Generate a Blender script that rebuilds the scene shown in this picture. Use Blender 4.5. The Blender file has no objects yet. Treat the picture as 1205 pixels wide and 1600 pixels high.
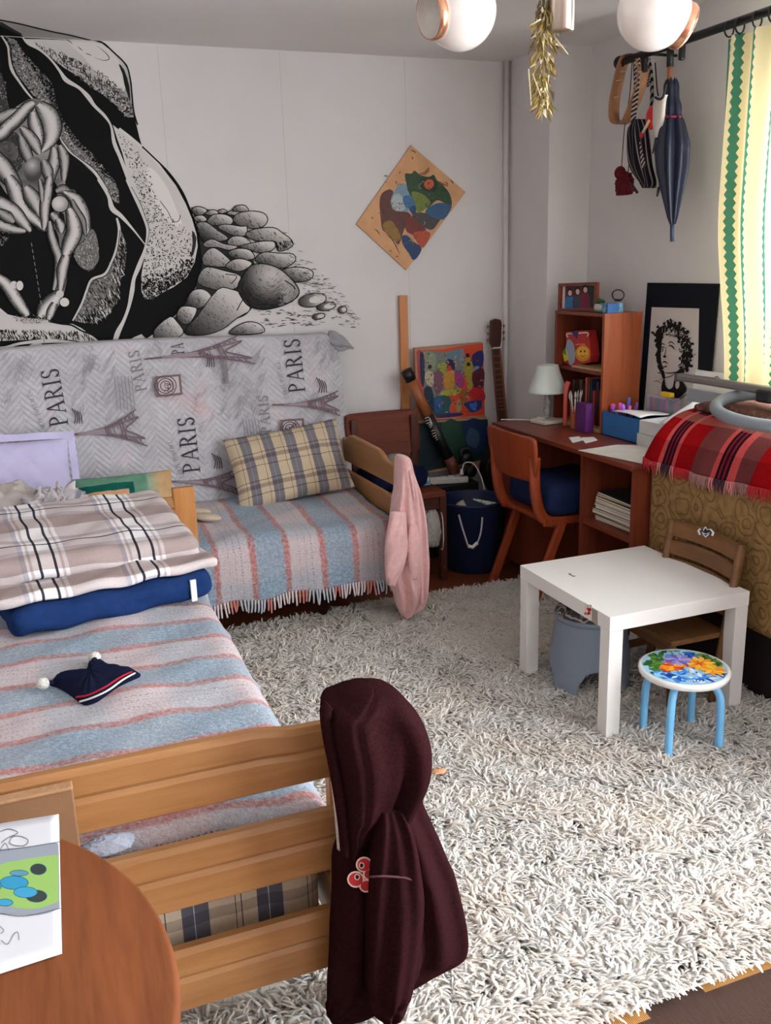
import bpy, bmesh, math, random
import numpy as np
from mathutils import Vector, Matrix
from mathutils.geometry import tessellate_polygon
random.seed(7); rng = np.random.default_rng(7)
SC = bpy.context.scene; COL = SC.collection
PI = math.pi

# ------------------------------------------------------------------ camera
YAW, PITCH, ROLL, FPX = 0.360101336, 0.265411054, -0.0304270465, 1428.37
CAM = np.array([0.0, 0.0, 1.5358])
def cam_axes():
    cy, sy = math.cos(YAW), math.sin(YAW)
    f = np.array([sy*math.cos(PITCH), cy*math.cos(PITCH), -math.sin(PITCH)])
    r = np.array([cy, -sy, 0.0]); u = np.cross(r, f)
    return r*math.cos(ROLL)+u*math.sin(ROLL), -r*math.sin(ROLL)+u*math.cos(ROLL), f
AX = cam_axes()
cd = bpy.data.cameras.new('camera'); cam = bpy.data.objects.new('camera', cd); COL.objects.link(cam)
cd.sensor_fit = 'HORIZONTAL'; cd.sensor_width = 36.0; cd.lens = 36.0*FPX/1205.0; cd.clip_start = 0.02
m = Matrix.Identity(4)
for i in range(3):
    m[i][0] = AX[0][i]; m[i][1] = AX[1][i]; m[i][2] = -AX[2][i]; m[i][3] = CAM[i]
cam.matrix_world = m; SC.camera = cam
def at(x, y, **k):
    """world point of a measured place on the plane X=, Y= or Z="""
    d = AX[2]+AX[0]*(x-602.5)/FPX-AX[1]*(y-800)/FPX
    (a, v), = k.items(); i = 'XYZ'.index(a)
    return CAM+d*(v-CAM[i])/d[i]
def at_plane(x, y, p0, n):
    d = AX[2]+AX[0]*(x-602.5)/FPX-AX[1]*(y-800)/FPX
    p0 = np.array(p0); n = np.array(n)
    return CAM+d*(n@(p0-CAM))/(n@d)

# ------------------------------------------------------------------ light
SC.view_settings.view_transform = 'Standard'; SC.view_settings.look = 'None'
SC.view_settings.exposure = 0.0; SC.view_settings.gamma = 1.0; SC.view_settings.use_curve_mapping = False
SC.cycles.use_denoising = True
SC.cycles.max_bounces = 10; SC.cycles.diffuse_bounces = 6; SC.cycles.transparent_max_bounces = 12
SC.cycles.sample_clamp_indirect = 6.0
W = bpy.data.worlds.new('world'); SC.world = W; W.use_nodes = True
wn = W.node_tree.nodes; wn['Background'].inputs[0].default_value = (0.92, 0.97, 1.03, 1); wn['Background'].inputs[1].default_value = 25.5
def portal(name, loc, rot, sx, sy):
    l = bpy.data.lights.new(name, 'AREA'); l.shape = 'RECTANGLE'; l.size = sx; l.size_y = sy
    l.cycles.is_portal = True
    o = bpy.data.objects.new(name, l); COL.objects.link(o); o.location = loc; o.rotation_euler = rot
portal('window_portal', (2.82, 2.42, 1.62), (0, PI/2, 0), 1.18, .92)
portal('balcony_portal', (2.82, 0, 1.20), (0, PI/2, 0), 2.1, 2.1)

# ------------------------------------------------------------------ mesh helpers
ROOT = {}
def base(o, label=None, cat=None, group=None, kind=None):
    if label: o['label'] = label
    if cat: o['category'] = cat
    if group: o['group'] = group
    if kind: o['kind'] = kind
    return o
def thing(name, label, cat, loc=(0, 0, 0), group=None):
    o = bpy.data.objects.new(name, None); COL.objects.link(o); o.empty_display_size = 0.05
    o.location = [float(v) for v in loc]; ROOT[o.name] = np.array(loc, float)
    return base(o, label, cat, group)
def rotm(rx=0, ry=0, rz=0):
    return np.array(Matrix.Rotation(rz, 3, 'Z') @ Matrix.Rotation(ry, 3, 'Y') @ Matrix.Rotation(rx, 3, 'X'))
class MB:
    def __init__(s): s.v = []; s.f = []; s.uv = []; s.c = []; s.mi = []; s.smooth = []; s.cur = 0
    def add(s, vs, fs, uvs=None, cols=None, smooth=True):
        n = len(s.v); s.v += [tuple(map(float, p)) for p in vs]
        s.uv += list(uvs) if uvs is not None else [(p[0], p[1]) for p in vs]
        s.c += list(cols) if cols is not None else [(1, 1, 1)]*len(vs)
        for f in fs: s.f.append([n+i for i in f]); s.mi.append(s.cur); s.smooth.append(smooth)
        return s
    def box(s, c, d, R=None):
        x, y, z = d[0]/2, d[1]/2, d[2]/2
        p = np.array([(-x,-y,-z),(x,-y,-z),(x,y,-z),(-x,y,-z),(-x,-y,z),(x,-y,z),(x,y,z),(-x,y,z)])
        if R is not None: p = p @ np.array(R).T
        return s.add(p+np.array(c), [(0,3,2,1),(4,5,6,7),(0,1,5,4),(1,2,6,5),(2,3,7,6),(3,0,4,7)], smooth=False)
    def box2(s, a, b):
        a = np.array(a, float); b = np.array(b, float); return s.box((a+b)/2, np.abs(b-a))
    def prism(s, poly, y0, y1, axis='Y', smooth=False):
        """poly of 2D points extruded along an axis. Y:(x,z) X:(y,z) Z:(x,y)"""
        def m(p, t): return {'Y': (p[0], t, p[1]), 'X': (t, p[0], p[1]), 'Z': (p[0], p[1], t)}[axis]
        n = len(poly); vs = [m(p, y0) for p in poly]+[m(p, y1) for p in poly]
        fs = [list(range(n))[::-1], [n+i for i in range(n)]]+[(i, (i+1) % n, n+(i+1) % n, n+i) for i in range(n)]
        return s.add(vs, fs, smooth=smooth)
    def tube(s, path, r, seg=10, cap=True, flat=1.0, up=None):
        P = [np.array(p, float) for p in path]; n = len(P)
        rr = r if hasattr(r, '__len__') else [r]*n
        prev = np.array(up if up is not None else (0, 0, 1.0)); vs = []; uv = []; L = 0
        for i in range(n):
            t = P[min(i+1, n-1)]-P[max(i-1, 0)]; t = t/(np.linalg.norm(t)+1e-9)
            a = np.cross(prev, t)
            if np.linalg.norm(a) < 1e-3: a = np.cross((1, 0, 0.1), t)
            a /= np.linalg.norm(a); b = np.cross(t, a); prev = b
            if i: L += np.linalg.norm(P[i]-P[i-1])
            for k in range(seg):
                q = 2*PI*k/seg; vs.append(P[i]+rr[i]*(a*math.cos(q)+b*math.sin(q)*flat)); uv.append((L, k/seg))
        fs = [(i*seg+k, i*seg+(k+1) % seg, (i+1)*seg+(k+1) % seg, (i+1)*seg+k) for i in range(n-1) for k in range(seg)]
        if cap: fs += [list(range(seg))[::-1], [(n-1)*seg+k for k in range(seg)]]
        return s.add(vs, fs, uv)
    def lathe(s, prof, c=(0, 0, 0), seg=28, R=None, sx=1, sy=1):
        vs = []; n = len(prof)
        for r, z in prof:
            for k in range(seg):
                a = 2*PI*k/seg; vs.append((r*math.cos(a)*sx, r*math.sin(a)*sy, z))
        vs = np.array(vs)
        if R is not None: vs = vs @ np.array(R).T
        fs = [(i*seg+k, i*seg+(k+1) % seg, (i+1)*seg+(k+1) % seg, (i+1)*seg+k) for i in range(n-1) for k in range(seg)]
        if prof[0][0] > 1e-4: fs.append(list(range(seg))[::-1])
        if prof[-1][0] > 1e-4: fs.append([(n-1)*seg+k for k in range(seg)])
        return s.add(vs+np.array(c), fs)
    def ball(s, c, r, seg=16, rings=10, R=None):
        r = np.array(r if hasattr(r, '__len__') else (r, r, r), float); vs = []
        for i in range(rings+1):
            t = PI*i/rings
            for k in range(seg):
                a = 2*PI*k/seg; vs.append((math.sin(t)*math.cos(a)*r[0], math.sin(t)*math.sin(a)*r[1], -math.cos(t)*r[2]))
        vs = np.array(vs)
        if R is not None: vs = vs @ np.array(R).T
        fs = [(i*seg+k, i*seg+(k+1) % seg, (i+1)*seg+(k+1) % seg, (i+1)*seg+k) for i in range(rings) for k in range(seg)]
        return s.add(vs+np.array(c), fs)
    def surf(s, fn, nu, nv, us=(0, 1), vs=(0, 1), uvfn=None, closed_u=False):
        P = []; U = []
        for j in range(nv+1):
            for i in range(nu+1):
                u = us[0]+(us[1]-us[0])*i/nu; v = vs[0]+(vs[1]-vs[0])*j/nv
                P.append(fn(u, v)); U.append(uvfn(u, v) if uvfn else (u, v))
        k = nu+1
        return s.add(P, [(j*k+i, j*k+i+1, (j+1)*k+i+1, (j+1)*k+i) for j in range(nv) for i in range(nu)], U)
    def build(s, name, mat, parent=None, origin=None, bevel=0, solid=0, subd=0, merge=False, off=0, **tags):
        V = np.array(s.v)
        if parent is not None: o0 = ROOT[parent.name]
        elif origin is not None: o0 = np.array(origin, float)
        else: o0 = np.array([(V[:,0].min()+V[:,0].max())/2, (V[:,1].min()+V[:,1].max())/2, V[:,2].min()])
        me = bpy.data.meshes.new(name); me.from_pydata((V-o0).tolist(), [], s.f)
        me.polygons.foreach_set('use_smooth', s.smooth); me.polygons.foreach_set('material_index', s.mi)
        loops = np.empty(len(me.loops), np.int32); me.loops.foreach_get('vertex_index', loops)
        uvl = me.uv_layers.new(name='UVMap'); uvl.data.foreach_set('uv', np.array(s.uv, np.float32)[loops].ravel())
        if any(c != (1, 1, 1) for c in s.c[:50]) or (len(s.c) > 50 and any(c != (1, 1, 1) for c in s.c)):
            ca = me.color_attributes.new('Col', 'FLOAT_COLOR', 'POINT')
            C = np.ones((len(s.c), 4), np.float32); C[:, :3] = np.array(s.c); ca.data.foreach_set('color', C.ravel())
        for mm in (mat if isinstance(mat, (list, tuple)) else [mat]): me.materials.append(mm)
        me.update()
        o = bpy.data.objects.new(name, me); COL.objects.link(o)
        if merge:
            b = bmesh.new(); b.from_mesh(me); bmesh.ops.remove_doubles(b, verts=b.verts, dist=1e-5)
            bmesh.ops.recalc_face_normals(b, faces=b.faces); b.to_mesh(me); b.free()
        if parent is not None: o.parent = parent; ROOT[o.name] = o0
        else: o.location = o0.tolist(); ROOT[o.name] = o0
        if solid:
            md = o.modifiers.new('thickness', 'SOLIDIFY'); md.thickness = solid; md.offset = off
        if bevel:
            md = o.modifiers.new('bevel', 'BEVEL'); md.width = bevel; md.segments = 2; md.limit_method = 'ANGLE'; md.angle_limit = 0.7; md.harden_normals = False
        if subd:
            md = o.modifiers.new('subd', 'SUBSURF'); md.levels = subd; md.render_levels = subd
        return base(o, **tags)
def crom(pts, n=6, closed=False):
    P = [np.array(p, float) for p in pts]; N = len(P); out = []
    rng_ = range(N if closed else N-1)
    for i in rng_:
        if closed: a, b, c, d = P[i-1], P[i], P[(i+1) % N], P[(i+2) % N]
        else: a, b, c, d = P[max(i-1, 0)], P[i], P[i+1], P[min(i+2, N-1)]
        for k in range(n):
            t = k/n; out.append(0.5*((2*b)+(-a+c)*t+(2*a-5*b+4*c-d)*t*t+(-a+3*b-3*c+d)*t**3))
    if not closed: out.append(P[-1])
    return out
def lerp(a, b, t): return a+(b-a)*t
def interp(x, xs, ys): return float(np.interp(x, xs, ys))
def sstep(a, b, x): t = min(1, max(0, (x-a)/(b-a))); return t*t*(3-2*t)
def wav(x, y, s=0): return math.sin(1.7*x+s)*math.cos(2.3*y+1.3*s)+.5*math.sin(4.1*x+2.7*y+s*2.1)+.3*math.cos(7.3*y-5.1*x+s)

# ------------------------------------------------------------------ material helpers
def S(*c):
    """sRGB 0-255 to linear"""
    return tuple(((v/255)/12.92 if v/255 <= .04045 else ((v/255+.055)/1.055)**2.4) for v in c)+(1,)
class NM:
    def __init__(s, name, rough=.6, spec=.3, **kw):
        s.m = bpy.data.materials.new(name); s.m.use_nodes = True; s.t = s.m.node_tree
        s.b = s.t.nodes['Principled BSDF']; s.b.inputs['Roughness'].default_value = rough
        s.b.inputs['Specular IOR Level'].default_value = spec
        for k, v in kw.items(): s.b.inputs[k].default_value = v
    def n(s, typ, ins=None, **props):
        o = s.t.nodes.new('ShaderNode'+typ)
        for k, v in props.items(): setattr(o, k, v)
        for k, v in (ins or {}).items():
            if isinstance(v, bpy.types.NodeSocket): s.t.links.new(v, o.inputs[k])
            else: o.inputs[k].default_value = v
        return o
    def math(s, op, a, b=0.0, c=0.0):
        o = s.n('Math', {0: a, 1: b, 2: c}, operation=op); return o.outputs[0]
    def ramp(s, fac, stops, interp='LINEAR'):
        o = s.n('ValToRGB', {'Fac': fac}); r = o.color_ramp; r.interpolation = interp
        while len(r.elements) > len(stops): r.elements.remove(r.elements[-1])
        while len(r.elements) < len(stops): r.elements.new(0.5)
        for e, (p, c) in zip(r.elements, stops): e.position = p; e.color = c
        return o.outputs['Color']
    def mix(s, fac, a, b, mode='MIX'):
        o = s.n('Mix', data_type='RGBA', blend_type=mode)
        for k, v in ((0, fac), (6, a), (7, b)):
            if isinstance(v, bpy.types.NodeSocket): s.t.links.new(v, o.inputs[k])
            else: o.inputs[k].default_value = v
        return o.outputs[2]
    def noise(s, scale, detail=3, vec=None, rough=.5, dist=0):
        o = s.n('TexNoise', {'Scale': scale, 'Detail': detail, 'Roughness': rough, 'Distortion': dist})
        if vec is not None: s.t.links.new(vec, o.inputs['Vector'])
        return o.outputs['Fac']
    def obj(s): return s.n('TexCoord').outputs['Object']
    def uv(s): return s.n('TexCoord').outputs['UV']
    def scaled(s, vec, sc, rot=(0, 0, 0), loc=(0, 0, 0)): return s.n('Mapping', {'Vector': vec, 'Scale': sc, 'Rotation': rot, 'Location': loc}).outputs[0]
    def sep(s, vec): o = s.n('SeparateXYZ', {0: vec}); return o.outputs
    def col(s, c):
        if isinstance(c, bpy.types.NodeSocket): s.t.links.new(c, s.b.inputs['Base Color'])
        else: s.b.inputs['Base Color'].default_value = c
        return s
    def bump(s, h, strength=.3, dist=.01):
        o = s.n('Bump', {'Height': h, 'Strength': strength, 'Distance': dist}); s.t.links.new(o.outputs[0], s.b.inputs['Normal']); return s
    def fract(s, v, period, offset=0.0):
        return s.math('FRACT', s.math('ADD', s.math('DIVIDE', v, period), offset+100.0))
def plain(name, c, rough=.6, spec=.3, var=.06, vs=14, bump=0, bs=60, bd=.004, **kw):
    M = NM(name, rough, spec, **kw); o = M.obj()
    c2 = tuple(max(0, v*(1-var)) for v in c[:3])+(1,); c3 = tuple(min(1, v*(1+var)) for v in c[:3])+(1,)
    M.col(M.ramp(M.noise(vs, 3, o), [(.3, c2), (.7, c3)]))
    if bump: M.bump(M.noise(bs, 3, o), bump, bd)
    return M.m
def wood(name, c1, c2, axis='X', scale=1.0, rough=.4, spec=.4, knots=0, grain=1.0):
    M = NM(name, rough, spec); o = M.obj()
    sc = {'X': (1.2, 14, 14), 'Y': (14, 1.2, 14), 'Z': (14, 14, 1.2)}[axis]
    v = M.scaled(o, tuple(a*scale for a in sc))
    n1 = M.noise(1.6, 4, v, .6, .6); n2 = M.noise(9, 3, v, .6)
    f = M.math('ADD', M.math('MULTIPLY', n1, .7), M.math('MULTIPLY', n2, .3))
    c = M.ramp(f, [(.32, c1), (.68, c2)])
    if knots:
        vk = M.scaled(o, {'X': (3.2, 3.2, 7), 'Z': (7, 7, 3.2), 'Y': (7, 3.2, 7)}[axis])
        w = M.n('TexVoronoi', {'Vector': vk, 'Scale': 1.6, 'Randomness': 1.0}).outputs['Distance']
        k = M.ramp(w, [(0.0, (1, 1, 1, 1)), (.06, (.7, .7, .7, 1)), (.12, (.15, .15, .15, 1)), (.20, (0, 0, 0, 1))])
        c = M.mix(k, c, tuple(a*.35 for a in c1[:3])+(1,))
    M.col(c); M.bump(n2, .08*grain, .002)
    return M.m
def vcol(name, rough=.8, spec=.15, noise=0, bump=0):
    M = NM(name, rough, spec); a = M.n('Attribute', attribute_name='Col').outputs['Color']
    if noise:
        g = M.ramp(M.noise(90, 3, M.obj()), [(.3, (1-noise,)*3+(1,)), (.7, (1, 1, 1, 1))]); a = M.mix(1.0, a, g, 'MULTIPLY')
    M.col(a)
    if bump: M.bump(M.noise(70, 3, M.obj()), bump, .004)
    return M.m
INK = vcol('painted_ink'); PAINT = vcol('brushed_paint', .5, .3, .25, .4); PRINT = vcol('printed_colours', .6)

# painter: flat marks on a surface, each a hair above the last
class Painter:
    def __init__(s, fn, normal, step=2e-6, z0=4e-4):
        s.fn = fn; s.n = np.array(normal, float)/np.linalg.norm(normal); s.h = z0; s.step = step; s.mb = MB()
    def _P(s, p): return s.fn(p[0], p[1])+s.n*s.h
    @staticmethod
    def g(c):
        if hasattr(c, '__len__'): return tuple(S(*c)[:3])
        return tuple(S(c, c*.975, c*.955)[:3])
    def poly(s, pts, c, smooth=0):
        if smooth: pts = crom(pts, smooth, True)
        s.h += s.step; P = [s._P(p) for p in pts]
        tri = tessellate_polygon([[Vector((p[0], p[1], 0)) for p in pts]])
        cc = [s.g(c(p)) if callable(c) else s.g(c) for p in pts]
        s.mb.add(P, [tuple(t) for t in tri], None, cc, smooth=False); return pts
    def blob(s, pts, cfn, smooth=4, rings=4, outline=None, ow=1.0):
        """filled star-shaped outline with colour given per point"""
        if smooth: pts = crom(pts, smooth, True)
        s.h += s.step; pts = [np.array(p, float) for p in pts]; c = sum(pts)/len(pts); n = len(pts); vs = []; cs = []
        for k in range(rings):
            t = 1-k/rings
            for p in pts: q = c+(p-c)*t; vs.append(s._P(q)); cs.append(s.g(cfn(q)))
        vs.append(s._P(c)); cs.append(s.g(cfn(c))); fs = []
        for k in range(rings-1):
            for i in range(n): j = (i+1) % n; fs.append((k*n+i, k*n+j, (k+1)*n+j, (k+1)*n+i))
        o = (rings-1)*n
        for i in range(n): fs.append((o+i, o+(i+1) % n, len(vs)-1))
        s.mb.add(vs, fs, None, cs, smooth=False)
        if outline is not None: s.line(list(pts)+[pts[0]], ow, outline, smooth=0)
        return pts
    def line(s, pts, w, c, smooth=4, taper=False, cols=None):
        """stroke; w number or list per control point; cols: colours across the stroke"""
        n0 = len(pts); ws = list(w) if hasattr(w, '__len__') else [w]*n0
        P3 = [(p[0], p[1], ww) for p, ww in zip(pts, ws)]
        P = crom(P3, smooth) if smooth else [np.array(p, float) for p in P3]
        s.h += s.step; n = len(P); cols = [c, c] if cols is None else cols; k = len(cols); vs = []; cs = []
        for i in range(n):
            t = P[min(i+1, n-1)][:2]-P[max(i-1, 0)][:2]; t = t/(np.linalg.norm(t)+1e-9); nn = np.array((-t[1], t[0]))
            ww = max(P[i][2], .05)/2
            if taper: ww *= max(.12, math.sin(PI*(i+.3)/(n-.4)))
            for j in range(k):
                vs.append(s._P(P[i][:2]+nn*ww*(2*j/(k-1)-1))); cs.append(s.g(cols[j]))
        s.mb.add(vs, [(i*k+j, i*k+j+1, (i+1)*k+j+1, (i+1)*k+j) for i in range(n-1) for j in range(k-1)], None, cs, smooth=False)
    def limb(s, pts, w, lo=20, hi=205, end=True):
        """spindle-shaped muscle with thin dark sides, drawn over a light body"""
        pts = crom(pts, 4); n = len(pts); ws = w if hasattr(w, '__len__') else [w]*2
        ws = [float(np.interp(i/(n-1), np.linspace(0, 1, len(ws)), ws))*(.38+.75*math.sin(PI*min(1, max(0, (i+.6)/n)))**.55) for i in range(n)]
        s.line(pts, [v*1.08+.6 for v in ws], 0, cols=[lo*.5, lo*.5, lo*.5], smooth=0)
        s.line(pts, ws, 0, cols=[lo, lerp(lo, hi, .62), lerp(lo, hi, .92), hi, hi, lerp(lo, hi, .9), lerp(lo, hi, .62), lerp(lo, hi, .3), lo], smooth=0)
        for _ in range(int(sum(ws)/n*n*.22)):
            i = random.randrange(n-1); d = pts[i+1]-pts[i]; d = d/(np.hypot(*d)+1e-6); nn = np.array((-d[1], d[0])); o_ = random.choice((-1, 1))*random.uniform(.26, .46)
            q = pts[i]+nn*o_*ws[i]; s.line([q, q+d*random.uniform(2, 6)+nn*random.uniform(-1, 1)], random.uniform(.3, .7), random.choice((24, 40, 80)), smooth=0)
    def ell(s, c, rx, ry, col, rot=0, outline=None, ow=1, n=18):
        pts = [(c[0]+rx*math.cos(a)*math.cos(rot)-ry*math.sin(a)*math.sin(rot), c[1]+rx*math.cos(a)*math.sin(rot)+ry*math.sin(a)*math.cos(rot)) for a in [2*PI*k/n for k in range(n)]]
        return s.blob(pts, col if callable(col) else (lambda p: col), smooth=0, rings=3, outline=outline, ow=ow)
    def hatch(s, pts, n, col, ang, L=(2, 6), w=(.5, 1.1), dens=None, jit=.4):
        P = np.array([(p[0], p[1]) for p in pts]); lo = P.min(0); hi = P.max(0); k = 0; tries = 0
        while k < n and tries < n*14:
            tries += 1; q = lo+(hi-lo)*np.array((random.random(), random.random()))
            if not inside(q, P): continue
            if dens is not None and random.random() > dens(q): continue
            a = (ang(q) if callable(ang) else ang)+random.uniform(-jit, jit); l = random.uniform(*L)
            d = np.array((math.cos(a), math.sin(a)))*l/2; bend = np.array((-d[1], d[0]))*random.uniform(-.3, .3)
            s.line([q-d, q+bend, q+d], random.uniform(*w), random.choice(col) if hasattr(col, '__len__') and not isinstance(col, tuple) else col, smooth=2, taper=True); k += 1
    def build(s, name, mat, parent, **k): return s.mb.build(name, mat, parent, **k)
def inside(q, P):
    x, y = q; c = False; j = len(P)-1
    for i in range(len(P)):
        if (P[i][1] > y) != (P[j][1] > y) and x < (P[j][0]-P[i][0])*(y-P[i][1])/(P[j][1]-P[i][1]+1e-12)+P[i][0]: c = not c
        j = i
    return c
# ================================================================== THE SETTING
H = 2.5; BY = 4.49; RX = 2.66; LX = -1.35; NY = -1.6
M_wall = plain('wall_paint', S(207, 203, 201), .85, .1, .03, 3, .15, 180, .002)
M_ceil = plain('ceiling_paint', S(216, 212, 210), .9, .1, .03, 2)
M_wood_red = wood('reddish_floor_wood', S(84, 42, 26), S(126, 68, 42), 'X', 1, .35, .4)
M_white = plain('white_gloss', S(226, 224, 220), .35, .4, .02)
M_black = plain('black_plastic', S(22, 22, 24), .45, .4, .1)
def struct(mb, name, mat, **k): return mb.build(name, mat, kind='structure', **k)
f = MB().box2((LX-.15, NY-.15, -.08), (RX+.2, BY+.15, 0)); struct(f, 'floor', M_wood_red)
struct(MB().box2((LX-.15, NY-.15, H), (RX+.2, BY+.15, H+.1)), 'ceiling', M_ceil)
struct(MB().box2((LX-.15, BY, 0), (RX+.2, BY+.12, H)), 'wall_back', M_wall)
struct(MB().box2((2.43, 4.08, 0), (RX, BY, H)), 'wall_recess', M_wall)
struct(MB().box2((LX-.15, NY, 0), (LX, BY, H)), 'wall_left', M_wall)
WY0, WY1, WZ0, WZ1 = 1.98, 2.88, 1.03, 2.21
DY0, DY1, DZ0, DZ1 = -1.05, 1.05, .15, 2.25
w = MB().box2((RX, DY1, 0), (RX+.14, BY, WZ0)).box2((RX, DY1, WZ1), (RX+.14, BY, H)).box2((RX, NY, 0), (RX+.14, DY0, H)).box2((RX, DY0, 0), (RX+.14, DY1, DZ0)).box2((RX, DY0, DZ1), (RX+.14, DY1, H))
w.box2((RX, DY1, WZ0), (RX+.14, WY0, WZ1)).box2((RX, WY1, WZ0), (RX+.14, BY, WZ1)); struct(w, 'wall_right', M_wall)
w = MB().box2((LX, NY-.12, 0), (RX+.14, NY, H))
struct(w, 'wall_rear', M_wall)
M_glass = NM('window_glass', 0.0, .5); M_glass.b.inputs['Alpha'].default_value = .12; M_glass.col((.9, .95, .95, 1)); M_glass = M_glass.m
def window(n, bars, glass):
    w = MB()
    for a, b in bars: w.box2(a, b)
    fr = struct(w, n, M_white, bevel=.004)
    g = MB().box2(*glass).build('pane', M_glass, fr); return fr
window('window_1', [((2.70, WY0, WZ0), (2.76, WY0+.05, WZ1)), ((2.70, WY1-.05, WZ0), (2.76, WY1, WZ1)), ((2.70, WY0+.05, WZ0), (2.76, WY1-.05, WZ0+.05)),
    ((2.70, WY0+.05, WZ1-.05), (2.76, WY1-.05, WZ1))], ((2.725, WY0+.02, WZ0+.02), (2.735, WY1-.02, WZ1-.02)))
window('window_2', [((2.70, DY0, DZ0), (2.76, DY0+.05, DZ1)), ((2.70, DY1-.05, DZ0), (2.76, DY1, DZ1)), ((2.70, DY0+.05, DZ0), (2.76, DY1-.05, DZ0+.08)),
    ((2.70, DY0+.05, DZ1-.05), (2.76, DY1-.05, DZ1)), ((2.70, -.14, DZ0+.08), (2.76, -.06, DZ1-.05))], ((2.725, DY0+.02, DZ0+.02), (2.735, DY1-.02, DZ1-.02)))
struct(MB().box2((2.585, WY0-.06, WZ0-.03), (RX+.02, WY1+.02, WZ0)), 'trim_1', M_white, bevel=.005)      # window sill
# paper seams on the back wall, slim painted joints
M_seam = plain('wall_seam', S(176, 170, 166), .9, .1, .05)
for i, (x, z0, z1) in enumerate(((.68, .4, 2.49), (1.235, .4, 2.49), (1.86, 1.0, 2.49))):
    struct(MB().box2((x-.0008, BY-.0003, z0), (x+.0008, BY, z1)), 'trim_%d' % (i+2), M_seam)
struct(MB().tube([(2.405, 4.463, 0), (2.405, 4.463, H)], .014, 14), 'trim_5', plain('painted_pipe', S(205, 200, 197), .4, .3, .03))   # thin heating pipe
# ================================================================== CLOTH MATERIALS
def stripes(M, v, period, spec, soft=0):
    """spec: list of (start, colour) in metres"""
    return M.ramp(M.fract(v, period), [(min(.999, a/period), c) for a, c in spec], 'LINEAR' if soft else 'CONSTANT')
def fuzz(M, amt=.25, scale=120):
    return M.ramp(M.noise(scale, 4, M.uv()), [(.25, (1-amt,)*3+(1,)), (.75, (1, 1, 1, 1))])
def wool_blanket(name, along, off=0.0, cross=0.0):
    """blue, pinkish white and coral striped fluffy wool; along = 'U' or 'V' is the axis the stripes repeat on"""
    M = NM(name, .95, .05); M.b.inputs['Sheen Weight'].default_value = .3
    s = M.sep(M.uv()); wob = M.math('MULTIPLY', M.math('SUBTRACT', M.noise(40, 4, M.uv(), .7), .5), .022)
    a = M.math('ADD', M.math('ADD', s[0 if along == 'U' else 1], wob), off); b = M.math('ADD', s[1 if along == 'U' else 0], M.math('ADD', wob, cross))
    blue, white, red, pink = S(146, 176, 196), S(222, 212, 214), S(196, 116, 106), S(205, 176, 178)
    c = stripes(M, a, .30, [(0, blue), (.108, blue), (.118, red), (.134, red), (.142, white), (.262, white), (.270, red), (.288, red), (.298, blue)], 1)
    thin = stripes(M, a, .30, [(0, (0, 0, 0, 1)), (.176, (1, 1, 1, 1)), (.179, (0, 0, 0, 1)), (.203, (1, 1, 1, 1)), (.206, (0, 0, 0, 1)), (.228, (1, 1, 1, 1)), (.231, (0, 0, 0, 1))])
    dash = M.math('GREATER_THAN', M.fract(b, .012), .45)
    c = M.mix(M.math('MULTIPLY', M.math('MULTIPLY', thin, dash), .75), c, S(70, 72, 88))
    weft = stripes(M, b, .30, [(0, S(205, 218, 226)), (.10, S(205, 218, 226)), (.15, S(255, 238, 236)), (.25, S(255, 238, 236)), (.29, S(205, 218, 226))], 1)
    c = M.mix(.75, c, weft, 'MULTIPLY'); thin2 = stripes(M, b, .15, [(0, (0, 0, 0, 1)), (.05, (1, 1, 1, 1)), (.053, (0, 0, 0, 1))])
    c = M.mix(M.math('MULTIPLY', thin2, .16), c, S(90, 92, 110)); sc = M.noise(75, 5, M.uv(), .8)
    c = M.mix(M.ramp(sc, [(.42, (0, 0, 0, 1)), (.68, (.60, .60, .60, 1))]), c, S(228, 226, 230))
    M.col(M.mix(.9, c, fuzz(M, .35, 170), 'MULTIPLY')); M.bump(M.noise(110, 4, M.uv(), .75), .9, .010); return M.m
def plaid(name, U, V, pu, pv, rough=.9, bumpv=.25, fz=.12, mode='MULTIPLY'):
    M = NM(name, rough, .08); s = M.sep(M.uv())
    c = M.mix(1.0, stripes(M, s[0], pu, U), stripes(M, s[1], pv, V), mode)
    M.col(M.mix(1.0, c, fuzz(M, fz), 'MULTIPLY')); M.bump(M.noise(25, 4, M.uv()), bumpv, .006); return M.m
w_ = (1, 1, 1, 1)
M_wool_bed = wool_blanket('striped_wool', 'V', .17, .05); M_wool_day = wool_blanket('striped_wool_daybed', 'U', .13)
bg, gy, dk = S(198, 180, 152), S(122, 118, 122), S(92, 80, 82)
M_plaid_pillow = plaid('beige_grey_check', [(0, bg), (.042, dk), (.044, bg), (.06, gy), (.082, S(156, 154, 160)), (.084, gy), (.108, bg)], [(0, w_), (.045, S(150, 140, 140)), (.048, w_), (.075, S(205, 200, 205)), (.095, w_), (.110, S(150, 140, 140)), (.113, w_)], .108, .135)
M_plaid_sheet = plaid('beige_grey_sheet', [(0, S(205, 188, 162)), (.03, S(96, 84, 88)), (.032, S(205, 188, 162)), (.042, S(96, 84, 88)), (.044, S(205, 188, 162)), (.075, S(98, 98, 106)), (.098, S(190, 195, 205)), (.100, S(98, 98, 106)), (.128, S(205, 188, 162))], [(0, w_), (.05, S(160, 155, 160)), (.053, w_), (.09, S(215, 210, 215)), (.115, w_)], .150, .15)
A0, A1, A2, A3 = S(236, 232, 232), S(204, 192, 190), S(62, 60, 68), S(184, 180, 186)
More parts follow.
